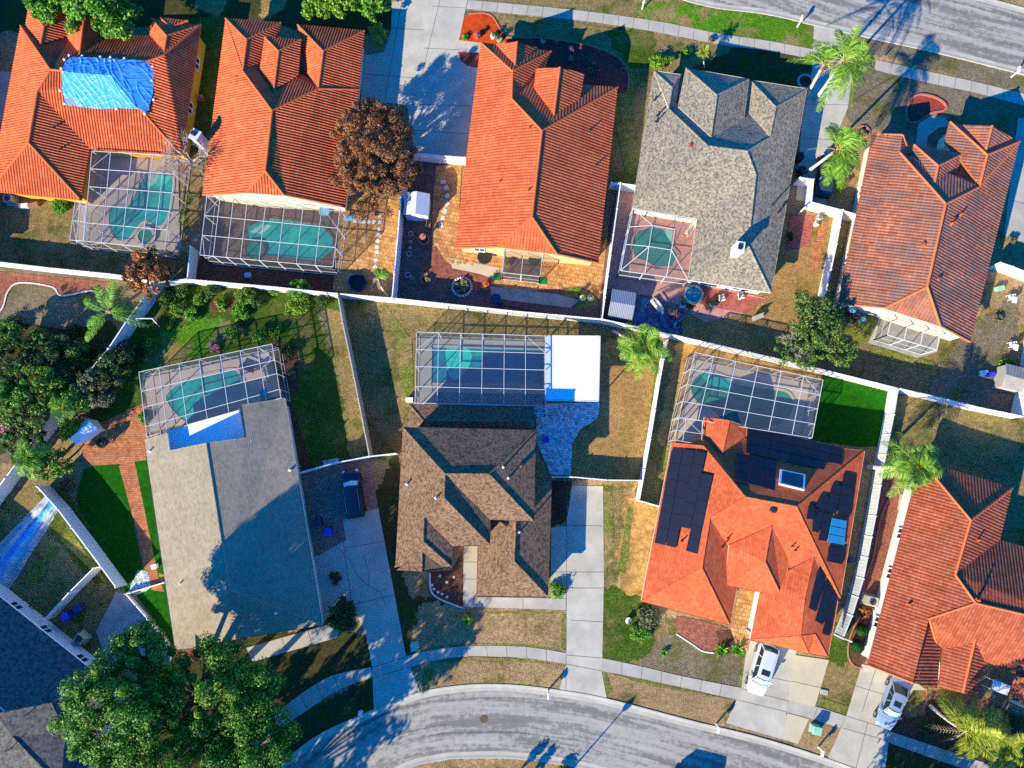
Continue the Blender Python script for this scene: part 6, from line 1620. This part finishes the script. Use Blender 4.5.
    for s in (-1, 1):
        for y in (h - .85, -h + .85):
            wl = MB(); ra = .33
            P = [(s * (w - .2), .0), (s * (w + .015), .0)]
            ring = lambda x, r, k: (x, y + r * math.cos(2 * math.pi * k / 18), .33 - .06 + r * math.sin(2 * math.pi * k / 18))
            for k in range(18):
                q = [ring(P[0][0], ra, k), ring(P[0][0], ra, k + 1), ring(P[1][0], ra, k + 1), ring(P[1][0], ra, k)]
                wl.face(q if s < 0 else q[::-1])
            wl.face([ring(P[1][0], ra, k) for k in range(18)][::(1 if s > 0 else -1)])
            wo = wl.build('wheel', M['rubber'], t, local=True)
            rm_ = MB(); rm_.face([ring(s * (w + .03), ra * .66, k) for k in range(18)][::(1 if s > 0 else -1)]); ro2 = rm_.build('rim', M['rim'], None); ro2.parent = wo
        mb = MB(); mb.rbox(Vector((s * (w + .10), h - 1.5, belt - .02)), .22, .16, .16, 0, bev=.03); mb.build('mirror', paint, t, local=True)
        mb = MB(); mb.rbox(Vector((s * w * .62, h - .24, hood - .34)), .36, .3, .13, R(s * 24), bev=.03); mb.build('headlight', M['lamp'], t, local=True)
        mb = MB(); mb.rbox(Vector((s * w * .74, -h + .08, tail - .32)), .3, .14, .18, 0, bev=.03); mb.build('tail_light', M['tail'], t, local=True)
    return t
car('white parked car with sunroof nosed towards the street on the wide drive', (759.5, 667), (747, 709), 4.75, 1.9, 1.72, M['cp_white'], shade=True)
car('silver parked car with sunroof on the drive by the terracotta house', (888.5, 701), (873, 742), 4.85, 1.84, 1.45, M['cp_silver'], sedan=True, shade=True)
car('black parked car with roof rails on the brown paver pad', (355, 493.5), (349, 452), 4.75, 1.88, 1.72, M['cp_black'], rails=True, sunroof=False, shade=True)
car('dark navy parked car in deep shade under the leaning palm', (823, 178), (830, 140), 4.8, 1.88, 1.5, M['cp_navy'], sedan=True, sunroof=False)
car('parked car across the street outside the lower frame, its shadow on the road', (688, 795), (730, 806), 5.0, 1.95, 1.9, M['cp_white'])
# ------------------------------------------------------------------ street furniture
def mailbox(label, px, face, mat='white'):
    c = W(*px); t = thing('mailbox', label, 'mailbox', c, 'kerbside mailboxes'); a = math.atan2(*(lambda d: (d.y, d.x))(W(*face) - c))
    mb = MB(); mb.box(c, .12, .12, 1.1, a); mb.beam(c + Vector((0, 0, .85)), c + Vector((math.cos(a) * .45, math.sin(a) * .45, .95)), .08); mb.build('post', M[mat], t)
    bb = MB(); e = Vector((math.cos(a), math.sin(a), 0)); s = Vector((-e.y, e.x, 0)); p = c + e * .2 + Vector((0, 0, 1.05))
    ring = lambda q: [q - s * .12, q + s * .12, q + s * .12 + Vector((0, 0, .16)), q + s * .08 + Vector((0, 0, .25)), q + Vector((0, 0, .28)), q - s * .08 + Vector((0, 0, .25)), q - s * .12 + Vector((0, 0, .16))]
    A, B = ring(p - e * .27), ring(p + e * .27)
    for i in range(7): bb.face([A[i], A[(i + 1) % 7], B[(i + 1) % 7], B[i]][::-1])
    bb.face(A); bb.face(B[::-1]); bo = bb.build('box', M[mat], t)
    fl = MB(); fl.box(p + s * .13 + Vector((0, 0, .1)), .03, .02, .22, a); fl.build('flag', M['tail'], bo)
mailbox('white mailbox at the kerb beside the middle driveway apron', (548, 690), (548, 705))
mailbox('white mailbox at the kerb near the white car driveway', (716, 724), (712, 736))
mailbox('white mailbox by the top road above the bright green verge', (797, 27), (801, 12))
mailbox('white mailbox at the right end of the top road kerb', (1011, 77), (1015, 62))
mailbox('white mailbox on the verge at the top frame edge', (642, 9), (646, -5))
mailbox('white mailbox on the small grass square between two drives', (818, 747), (815, 758))
# green utility boxes
def util(label, px, w, d, h, rot, mat, lidm):
    c = W(*px); t = thing('utility_box', label, 'utility box', c, 'green utility boxes'); mb = MB(); mb.rbox(c, w * 1.15, d * 1.15, .08, rot); mb.rbox(c + Vector((0, 0, .08)), w, d, h, rot); mb.build('cabinet', M[mat], t)
    lb = MB(); lb.rbox(c + Vector((0, 0, h + .08)), w * 1.06, d * 1.06, .08, rot); lb.build('lid', M[lidm], t)
util('pale green utility box on the small grass square between drives', (814, 728), .8, .7, .7, R(-14), 'teal', 'teal')
util('teal utility box at the corner of the middle lawn beside the shaded driveway', (415, 645), .6, .6, .8, R(12), 'teal', 'teal')
# bollard-like markers, poles
def marker(label, px, h=.8, r=.06, mat='white', name='marker_post', group='short white posts'):
    c = W(*px); mb = MB(); mb.lathe(c, [(r, 0), (r, h), (r * .5, h + .05)], 8); tag(mb.build(name, M[mat], smooth=False), label, 'post', group)
marker('short white post on the verge next to the shaded driveway apron', (421, 683))
marker('thin leaning post at the sidewalk edge near the teal utility box', (416, 672), 1.3, .05, 'dark')
marker('short wooden post on the brown verge below the tall palms', (879, 62), 1.2, .07, 'wood')
# hydrant
c = W(361, 712); t = thing('fire_hydrant', 'white fire hydrant on the shaded verge beside the driveway', 'hydrant', c)
mb = MB(); mb.lathe(c, [(.2, 0), (.2, .05), (.13, .08), (.13, .55), (.17, .58), (.15, .68), (.06, .78)], 14); mb.build('barrel', M['frame'], t, smooth=True)
for a in (.6, 2.2, 3.7):
    mb = MB(); e = Vector((math.cos(a), math.sin(a), 0)); mb.tube([c + e * .1 + Vector((0, 0, .42)), c + e * .24 + Vector((0, 0, .42))], .065, 10); mb.build('outlet', M['frame'], t)
# street lamp across the road, seen by its shadow
c = W(552, 792); t = thing('street_lamp', 'slim street lamp beyond the lower frame edge, its shadow crossing the road', 'street lamp', c)
mb = MB(); mb.tube([c, c + Vector((0, 0, 2.5)), c + Vector((0, 0, 4.6))], [.09, .07, .05], 8); mb.build('pole', M['dark'], t)
mb = MB(); mb.lathe(c + Vector((0, 0, 4.6)), [(.05, 0), (.24, .2), (.3, .45), (.1, .75), (.02, .9)], 10); mb.build('lantern', M['dark'], t)
for k, (p, h, lb) in enumerate([((519, 776), 2.0, 'taller clipped column shrub across the road, casting a rounded shadow'), ((531, 778), 1.7, 'shorter clipped column shrub across the road, casting a rounded shadow'), ((563, 772), .9, 'low shrub at the foot of the street lamp')]):
    shrub(lb, p, .42 if k < 2 else .6, h, 'lf_oak', 300 + k, n=22, size=.14, group='shrubs across the road')

c = W(484, 719, .034); mb = MB(); mb.lathe(c, [(.36, 0), (.36, .012), (.30, .012), (.29, .006)], 20); tag(mb.build('manhole_cover', M['bark']), 'round manhole cover set in the worn curved road', 'manhole cover')
# ------------------------------------------------------------------ sheds and garden things
def gable_shed(label, px, w, d, h, rise, rot, wallm, roofm, group='garden sheds', ridge_along=True, name='garden_shed'):
    c = W(*px); t = thing(name, label, 'shed', c, group); mb = MB(); mb.box(c, w, d, h, rot); mb.build('wall', M[wallm], t)
    ca, sa = math.cos(rot), math.sin(rot)
    q = lambda x, y, z: Vector((c.x + x * ca - y * sa, c.y + x * sa + y * ca, z)); a, b = w / 2 + .12, d / 2 + .12
    rb = MB(); k = 14; mat_smooth = roofm in ('flatroof', 'alu')
    for s in (-1, 1):
        for i in range(k):
            u0, u1 = -b + 2 * b * i / k, -b + 2 * b * (i + 1) / k; um = (u0 + u1) / 2; rr_ = 0 if mat_smooth else .03
            for p, r_, z0, z1 in ((u0, um, 0, rr_), (um, u1, rr_, 0)):
                f = [q(s * a, p, h - .05 + z0), q(s * a, r_, h - .05 + z1), q(0, r_, h + rise + z1), q(0, p, h + rise + z0)]
                rb.face(f if s > 0 else f[::-1])
    rb.build('roof', M[roofm], t)
    gb = MB()
    for s in (-1, 1):
        f = [q(-w / 2, s * d / 2, h), q(w / 2, s * d / 2, h), q(0, s * d / 2, h + rise * .92)]; gb.face(f if s < 0 else f[::-1])
    gb.build('gable', M[wallm], t)
    db = MB(); p = q(0, -d / 2 - .02, 0); db.box(p, min(w * .5, 1.0), .05, h * .85, rot); db.build('door', M['frame'], t)
    return t
gable_shed('white gabled storage shed beside the tall blue shaded fence', (419, 211), 2.3, 2.1, 1.9, .45, R(-3), 'alu', 'alu')
gable_shed('grey ribbed metal shed in the corner of the slate paving', (620, 308), 2.6, 2.2, 1.5, .35, R(80), 'metal', 'metal')
gable_shed('small white shed with pale roof on the orange paver patio edge', (92, 432), 1.2, 2.2, 1.6, .5, R(-50), 'white', 'flatroof')
t = gable_shed('grey roofed plastic shed against the fence at the right edge', (1003, 380), 2.2, 1.8, 1.6, .35, R(75), 'conc_gr', 'conc_old')
def lidded_bin(label, px, mat, w=.6, d=.7, h=1.05, rot=0, group='wheeled bins', name='wheeled_bin'):
    c = W(*px); t = thing(name, label, 'bin', c, group); mb = MB(); mb.rbox(c + Vector((0, 0, .06)), w, d, h - .12, rot, bev=.07); mb.build('body', M[mat], t)
    lb = MB(); lb.rbox(c + Vector((0, 0, h - .06)), w * 1.1, d * 1.1, .12, rot, bev=.06); lb.build('lid', M[mat], t)
    e = Vector((-math.sin(rot), math.cos(rot), 0)); s = Vector((math.cos(rot), math.sin(rot), 0))
    for k in (-1, 1):
        wb = MB(); wb.tube([c + e * (d / 2 + .03) + s * (k * w * .36) + Vector((0, 0, .1)), c + e * (d / 2 + .03) + s * (k * w * .48) + Vector((0, 0, .1))], .1, 10); wb.build('wheel', M['rubber'], t)
lidded_bin('bright blue bin behind the slate roofed house', (71, 615), 'bluep', rot=.6)
lidded_bin('dark navy bin next to the bright blue one on the shaded grass', (83, 607), 'navy', rot=.5)
lidded_bin('blue bin on the brown mulch beside the shaded driveway', (330, 531), 'bluep', rot=.2)
lidded_bin('dark navy bin against the beige house wall', (320, 522), 'navy', rot=.2)
lidded_bin('black bin in the shaded gap beside the grey house wall', (797, 160), 'black', rot=.1)
lidded_bin('second black bin closer to the white return fence', (799, 174), 'black', rot=.1)
lidded_bin('blue lidded bin on the grey blue pavers behind the brown house', (546, 440), 'bluep', .55, .6, .9)
# air conditioner
def ac_unit(label, px, rot, w=.95):
    c = W(*px); t = thing('air_conditioner', label, 'air conditioner', c, 'outdoor air conditioners'); mb = MB(); mb.rbox(c, w * 1.25, w * 1.1, .08, rot); mb.rbox(c + Vector((0, 0, .08)), w, w * .8, .8, rot, bev=.05); mb.build('casing', M['conc_gr'], t)
    fb = MB()
    for r in (.12, .22, .32): fb.lathe(c + Vector((0, 0, .885)), [(r, 0), (r, .02), (r - .05, .02), (r - .05, 0)], 18, cap=False)
    for k in range(8): a = k * math.pi / 4; fb.beam(c + Vector((0, 0, .9)), c + Vector((math.cos(a) * .33, math.sin(a) * .33, .9)), .02)
    fb.build('fan_grille', M['dark'], t)
ac_unit('pale air conditioner unit on the mulch beside the long white wall', (868.5, 600), R(-14), 1.15)
ac_unit('dark air conditioner in the nook under the tarped house wall', (13, 201), 0)
ac_unit('small air conditioner behind the slate roofed house bins', (84, 637), R(-40))
# ring planters, fire pit, tubs
def ring_bed(label, px, r, nst, mat, fill, seed, name='ring_planter', group='round planting rings', plants=10):
    c = W(*px); t = thing(name, label, 'planter', c, group); sb = MB()
    for k in range(nst):
        a = 2 * math.pi * k / nst; p = c + Vector((math.cos(a) * r, math.sin(a) * r, .03)); sb.rbox(p, .24, .2, .16, a, bev=.05)
    sb.build('edging_stones', M[mat], t)
    fb = MB(); fb.lathe(c + Vector((0, 0, .06)), [(r - .1, 0), (r * .5, .06), (.01, .08)], 20); fb.build('mulch', M[fill], t)
    if plants:
        rs = random.Random(seed); pb = MB()
        for k in range(plants):
            a = rs.uniform(0, 6.28); q = r * .75 * math.sqrt(rs.random()); p = c + Vector((math.cos(a) * q, math.sin(a) * q, .1))
            pb.lathe(p, [(.16, 0), (.24, .14), (.2, .3), (.05, .36)], 7)
        pb.build('potted_plants', M['lf_olive'], t)
ring_bed('round bed of small pale plants ringed with white stones by the lanai', (462, 287), .95, 22, 'stone', 'mulch_brown', 1, plants=16)
ring_bed('small orange brown ring planter on the brown mulch', (426, 279), .55, 14, 'brick', 'mulch_orange', 2, plants=3)
ring_bed('plain wire edged tree ring on the dark lawn by the drive palms', (805, 82), .75, 26, 'conc_gr', 'soil', 3, plants=0)
ring_bed('round dark fire pit on the orange paver patio', (102, 443), .42, 16, 'dark', 'black', 4, name='fire_pit', group='fire pits', plants=0)
ring_bed('terracotta ring planter near the green doormat', (485, 287), .38, 12, 'terracotta', 'mulch_orange', 5, plants=2)
ring_bed('rose brick ring at the base of the tall palm by the weathered roof', (863, 132), .6, 16, 'brick', 'mulch_brown', 6, plants=2)
for k, (p, r) in enumerate([((411, 234), .28), ((411, 242), .16), ((410, 248), .16), ((409, 254), .3), ((408, 275), .3), ((412, 278), .22)]):
    c = W(*p); mb = MB(); mb.lathe(c + Vector((0, 0, .04)), [(r, 0), (r, .06), (r - .09, .06), (r - .09, 0)], 18, cap=False)
    tag(mb.build('stone_ring', M['conc_gr']), ['larger stone ring nearest the shed in the shaded bed', 'tiny stone ring just below the larger ring', 'tiny stone ring above the second larger ring', 'second larger stone ring in the shaded bed', 'stone ring low in the shaded bed near the orange brown planter', 'smaller stone ring beside the low one'][k], 'garden ring', 'stone rings in the shaded bed')
def octagon_tub(label, px, r, mat, inner):
    c = W(*px); t = thing('octagonal_tub', label, 'planter pool', c); mb = MB(); mb.lathe(c, [(r, 0), (r, .45), (r - .12, .47), (r - .14, .2)], 8, cap=False); mb.build('rim', M[mat], t); b = MB(); b.lathe(c, [(r - .14, .15), (r - .14, .22)], 8); b.build('water', M[inner], t)
octagon_tub('blue octagonal planter pool by the grey dead fronded palm', (358, 283), .95, 'navy', 'black')
# stepping stones
def stones(label, pts, size, mat, group, name='stepping_stone'):
    for k, p in enumerate(pts):
        c = W(*p); mb = MB(); mb.rbox(c + Vector((0, 0, .03)), size, size * .85, .05, k * .3, bev=.04)
        tag(mb.build(name, M[mat]), label, 'stepping stone', group)
stones('pale square stepping stone in the row below the copper tree', [(355, 221), (360, 222), (364, 222), (369, 222), (374, 222), (380, 222), (380, 217), (379, 229), (379, 235), (378, 241), (377, 247), (377, 252), (376, 260), (375, 267)], .42, 'stone', 'stepping stones below the copper tree')
stones('pale round stepping stone in the gravel path beside the shed', [(443, 182), (446, 188), (447, 196), (447, 204), (445, 211), (443, 218), (441, 225)], .5, 'stone', 'stepping stones beside the shed')
stones('pale flat stone on the golden patio south of the orange roof', [(452, 262), (459, 263), (465, 262), (472, 263), (557, 268), (563, 281), (569, 282), (583, 281), (592, 276), (576, 276), (560, 287)], .5, 'pv_gold', 'flat stones on the golden patio')
stones('white stone along the curved mulch bed edging', [(434, 589), (438, 592), (442, 594), (447, 597), (440, 576), (454, 577), (447, 582), (432, 585)], .26, 'stone', 'white stones in the curved mulch bed', 'garden_stone')
# furniture
def chair(label, px, rot, mat, w=.6, group='garden chairs', lounge=False):
    c = W(*px); t = thing('garden_chair', label, 'chair', c, group); e = Vector((-math.sin(rot), math.cos(rot), 0)); s = Vector((math.cos(rot), math.sin(rot), 0)); L = 1.5 if lounge else .55
    mb = MB(); mb.rbox(c + Vector((0, 0, .36)), w, L, .07, rot, bev=.03); mb.build('seat', M[mat], t)
    mb = MB(); b = c - e * (L / 2); mb.beam(b + Vector((0, 0, .4)), b - e * .2 + Vector((0, 0, .95)), w, .06); mb.build('backrest', M[mat], t)
    for i in (-1, 1):
        for j in (-1, 1):
            lb = MB(); lb.box(c + s * (i * w * .42) + e * (j * L * .42), .05, .05, .36, rot); lb.build('leg', M[mat], t)
        ab = MB(); ab.beam(c + s * (i * w * .48) - e * L * .45 + Vector((0, 0, .6)), c + s * (i * w * .48) + e * L * .4 + Vector((0, 0, .6)), .07); ab.build('armrest', M[mat], t)
def table(label, px, r, mat, h=.72, group='garden tables', top=None):
    c = W(*px); t = thing('garden_table', label, 'table', c, group); mb = MB(); mb.lathe(c + Vector((0, 0, h)), [(r, 0), (r, .04)], 22); mb.build('tabletop', M[top or mat], t)
    lb = MB(); lb.lathe(c, [(r * .45, 0), (r * .42, .04), (.05, .07), (.05, h)], 12); lb.build('pedestal', M[mat], t)
chair('white framed chair on the dry grass in the right side yard', (1009, 298), .2, 'frame')
chair('white framed chair in shade near the plastic shed', (1010, 345), .2, 'frame')
chair('cream lounge chair at the north edge of the slate paving', (656, 306), .6, 'st_cream', lounge=True)
chair('cream chair on the rose pavers under the white wall', (740, 297), -1.3, 'st_cream')
chair('second cream chair on the rose pavers near the round tub', (721, 299), -1.3, 'st_cream')
chair('dark chair by the blue table behind the lanai', (500, 305), 0, 'navy')
chair('dark chair on the slate paving beside the lounge', (668, 309), 1.3, 'wood')
chair('lounge chair on the deck inside the green garden enclosure', (248, 368), 1.2, 'navy', lounge=True)
chair('pale lounge chair at the right end of the green garden deck', (267, 375), .3, 'conc_gr', lounge=True)
chair('cream lounge chair in the corner of the raised enclosure', (690, 230), -.6, 'st_cream', .55, lounge=True)
table('round dark patio table outside the white wall by the lanai', (485, 259), .75, 'dark')
table('round table inside the middle lanai', (534, 262), .6, 'dark')
table('white round table inside the barrel tile pool enclosure', (326, 214), .55, 'frame', top='lightbl')
table('small blue table in shade behind the lanai', (496, 300), .5, 'navy')
table('round wooden table on the slate paving', (671, 312), .5, 'wood')
# round swim spa with frame on the rose patio
c = W(692, 296); t = thing('hot_tub', 'round grey hot tub with pale rim under the white wall on the pink patio', 'hot tub', c)
mb = MB(); mb.lathe(c, [(.95, 0), (1.0, .6), (.98, .72), (.8, .74), (.78, .6)], 26, cap=False); mb.build('shell', M['conc_gr'], t)
mb = MB(); mb.lathe(c, [(.78, .5), (.78, .6)], 26); mb.build('water', M['w_deep'], t)
# mats, pots, small plants
def mat_(label, px, w, d, rot, m, z=.07, name='doormat'):
    c = W(*px); mb = MB(); mb.rbox(c + Vector((0, 0, z)), w, d, .03, rot, bev=.02); tag(mb.build(name, M[m]), label, 'mat', 'outdoor mats')
mat_('bright green doormat at the left side of the lanai', (497, 277), .7, .75, 0, 'greenp')
mat_('dark green mat at the right side of the lanai', (543, 281), .75, .7, 0, 'greenp')
def pot(label, px, r, mat, plant='lf_bright', group='potted plants', h=.4, seed=0):
    c = W(*px); t = thing('potted_plant', label, 'potted plant', c, group); mb = MB(); mb.lathe(c + Vector((0, 0, .03)), [(r * .7, 0), (r, h), (r * 1.08, h), (r * 1.08, h + .05), (r * .85, h + .05)], 14); mb.build('pot', M[mat], t)
    cl = clumps((c.x, c.y, h + .3), (r * .8, r * .8, .25), 6, seed, low=-.2); foliage(cl, 30, r * .7, .12, seed, t, M[plant], 'foliage')
for k, (lb, p, r, m, pl) in enumerate([('terracotta pot of orange leaves beside the green doormat', (486, 285), .3, 'terracotta', 'lf_rust'), ('white pot on the orange mulch', (493, 38), .28, 'frame', 'lf_olive'), ('pink pot on the orange mulch', (477, 38), .3, 'terracotta', 'lf_flower'),
    ('grey pot at the right end of the orange mulch', (499, 41), .32, 'conc_gr', 'lf_dark'), ('pink flowering pot on the plum mulch', (556, 44), .26, 'terracotta', 'lf_flower'), ('pot of green leaves by the blue walk', (570, 62), .28, 'navy', 'lf_lime'), ('blue grey pot at the plum mulch edge', (543, 43), .26, 'conc_gr', 'lf_olive'),
    ('violet flowering pot next to the blue walk', (570, 52), .28, 'navy', 'lf_flower'), ('lime pot on the small green lawn patch', (582, 299), .26, 'frame', 'lf_lime'), ('cream pot on the small green lawn patch', (590, 299), .3, 'frame', 'lf_olive'), ('dark pot on the small green lawn patch', (577, 297), .24, 'dark', 'lf_dark'),
    ('white pot at the corner of the rose paved nook', (818, 219), .34, 'frame', 'lf_olive'), ('white pot lower in the rose paved nook', (815, 225), .28, 'frame', 'lf_olive'), ('pale blue pot by the slate paving', (682, 306), .3, 'lightbl', 'lf_dark'), ('blue pot low on the slate paving', (676, 326), .3, 'lightbl', 'lf_dark'),
    ('red flowering pot on the slate paving', (676, 317), .3, 'redp', 'lf_flower'), ('dark potted plant inside the lanai corner', (507, 266), .3, 'terracotta', 'lf_bright'), ('white post pot on the solar house lawn', (628, 620), .3, 'frame', 'lf_olive'), ('dark pot beside the yellow wall', (203, 101), .3, 'redp', 'lf_flower')]):
    pot(lb, p, r, m, pl, seed=k)
# benches and clutter
def bench(label, px, rot, L, mat):
    c = W(*px); t = thing('garden_bench', label, 'bench', c, 'garden benches'); e = Vector((math.cos(rot), math.sin(rot), 0)); n = Vector((-e.y, e.x, 0)); mb = MB(); mb.rbox(c + Vector((0, 0, .4)), L, .4, .06, rot, bev=.02); mb.build('seat', M[mat], t)
    mb = MB(); mb.beam(c + n * .2 - e * L / 2 + Vector((0, 0, .65)), c + n * .2 + e * L / 2 + Vector((0, 0, .65)), .05, .35); mb.build('backrest', M[mat], t)
    for s in (-1, 1):
        lb = MB(); lb.box(c + e * (s * L * .42), .08, .38, .4, rot); lb.build('leg', M[mat], t)
bench('dark wooden bench along the shed path in the tan yard', (430, 222), R(80), 1.5, 'wood')
bench('pale bench beside the thin gate fence of the green yard', (332, 462), R(12), 1.5, 'fence_tan')
bench('wooden bench lying in shade on the far dark lawn', (757, 318), R(20), 1.2, 'conc_gr')
# copper urn fountain on the tan yard
c = W(424, 240); t = thing('garden_fountain', 'tiered pink stone fountain in the tan yard beside the shed', 'fountain', c)
mb = MB(); mb.lathe(c, [(.55, 0), (.6, .3), (.5, .32), (.45, .2)], 20, cap=False); mb.build('basin', M['brick'], t); mb = MB(); mb.lathe(c, [(.12, 0), (.1, .9), (.3, 1.0), (.32, 1.1), (.06, 1.12), (.05, 1.4)], 14); mb.build('column', M['brick'], t)
# timber frame / trellis in the garden, play frame
c = W(152, 322); t = thing('garden_swing', 'small white swing frame beside the garden fence', 'swing frame', c)
for s in (-1, 1):
    mb = MB(); mb.beam(c + Vector((s * .8, -.5, 0)), c + Vector((s * .8, 0, 1.6)), .07); mb.beam(c + Vector((s * .8, .5, 0)), c + Vector((s * .8, 0, 1.6)), .07); mb.build('leg', M['frame'], t)
mb = MB(); mb.beam(c + Vector((-.85, 0, 1.6)), c + Vector((.85, 0, 1.6)), .07); mb.build('beam', M['frame'], t)
# red ladder chair frame on the shaded slate yard
c = W(33, 606); t = thing('folding_ladder', 'red brown folding ladder lying by the slate house wall', 'ladder', c)
e, n = Vector((.8, .6, 0)), Vector((-.6, .8, 0))
for s in (-1, 1):
    mb = MB(); mb.beam(c + n * (.25 * s) - e * .6 + Vector((0, 0, .1)), c + n * (.2 * s) + e * .6 + Vector((0, 0, .35)), .06); mb.build('rail', M['redp'], t)
for k in range(4):
    mb = MB(); q = c + e * (-.45 + .3 * k) + Vector((0, 0, .14 + .06 * k)); mb.beam(q - n * .24, q + n * .24, .05); mb.build('rung', M['redp'], t)
# pale blue covered grill and cooler by the screen room, bike
def grill(label, px, rot, mat):
    c = W(*px); t = thing('barbecue_grill', label, 'grill', c, 'barbecue grills'); mb = MB(); mb.rbox(c + Vector((0, 0, .1)), 1.1, .55, .75, rot, bev=.03); mb.build('cart', M['dark'], t); mb = MB(); mb.rbox(c + Vector((0, 0, .85)), .75, .5, .28, rot, bev=.12); mb.build('lid', M[mat], t)
    lb = MB(); e = Vector((-math.sin(rot), math.cos(rot), 0)); lb.beam(c - e * .3 + Vector((-.25, 0, .98)), c - e * .3 + Vector((.25, 0, .98)), .04); lb.build('handle', M['metal'], t)
grill('dark barbecue grill by the screen room wall', (852, 317), R(-10), 'dark')
grill('barbecue grill with pale blue lid against the weathered house', (848, 312), R(-10), 'lightbl')
grill('black barbecue grill beside the wide solar roof side gate', (710, 306), R(20), 'dark')
def cooler(label, px, mat, rot=0, w=.7, d=.45, h=.4):
    if 'lid set in' in label: h = .03
    c = W(*px); t = thing('storage_box', label, 'storage box', c, 'storage boxes'); mb = MB(); mb.rbox(c, w, d, h, rot); mb.build('body', M[mat], t); lb = MB(); lb.rbox(c + Vector((0, 0, h)), w * 1.05, d * 1.05, .08, rot); lb.build('lid', M[mat], t)
for lb, p, m, r, w_ in [('pale green storage box by the screen room', (861, 320), 'lightbl', .2, .5), ('bright blue storage box beside the plastic shed', (988, 375), 'bluep', .1, .9), ('pale blue storage box left of the plastic shed', (982, 373), 'lightbl', .1, .7), ('white storage box at the corner of the pool enclosure behind the brown house', (410, 400), 'frame', 0, .7),
                        ('teal storage box in shade under the weathered roof', (998, 289), 'teal', .2, .8), ('dark storage box against the solar house fence', (850, 560), 'navy', .2, .6), ('pale utility lid set in the grass by the new concrete', (824, 692), 'conc_gr', -.2, .7), ('white box on the shaded lawn by the turf patio', (156, 566), 'frame', .3, .5),
                        ('white folded box under the top left yellow wall', (26, 207), 'frame', .1, .9), ('weathered box beside the yellow wall', (36, 206), 'wood', .3, .9), ('small dark box at the second pool enclosure foot', (249, 276), 'lightbl', .1, .6), ('pale box in the tan yard corner below the copper tree', (350, 219), 'lightbl', .3, .9)]:
    cooler(lb, p, m, r, w_)
# small white flat porch roof and tiled porch at the right edge
Q = Wp([(994, 680), (1011, 686), (1007.5, 695.5), (992, 690)], 2.2); t = thing('porch_canopy', 'white flat canopy beside the tiled porch at the bottom right', 'canopy', Vector((Q[0].x, Q[0].y, 0)))
mb = MB(); mb.prism(Q, 2.05, 2.2); mb.build('roof', M['flatroof'], t)
for k in (0, 1, 2, 3):
    p = Q[k].lerp(sum(Q, Vector()) / 4, .1); mb = MB(); mb.box(Vector((p.x, p.y, 0)), .08, .08, 2.05); mb.build('post', M['alu'], t)
Q = Wp([(1012, 684), (1030, 690), (1028, 700), (1009, 697)], 2.5); t = thing('porch_roof', 'small orange tiled porch roof cut by the right frame edge', 'porch', Vector((Q[0].x, Q[0].y, 0)))
rb = MB(); tile_layer(rb, Roof(dict(a=(1008, 698, 2.3), b=(1034, 706, 2.3), c=(1040, 680, 3.2), d=(1014, 676, 3.2)), ['a b c d *']), .3, .05, PROF_BARREL); rb.build('roof', M['t_terra'], t)
for p in ((1010, 700), (1030, 706)):
    mb = MB(); q = W(*p); mb.box(q, .25, .25, 2.25); mb.build('post', M['st_cream'], t)
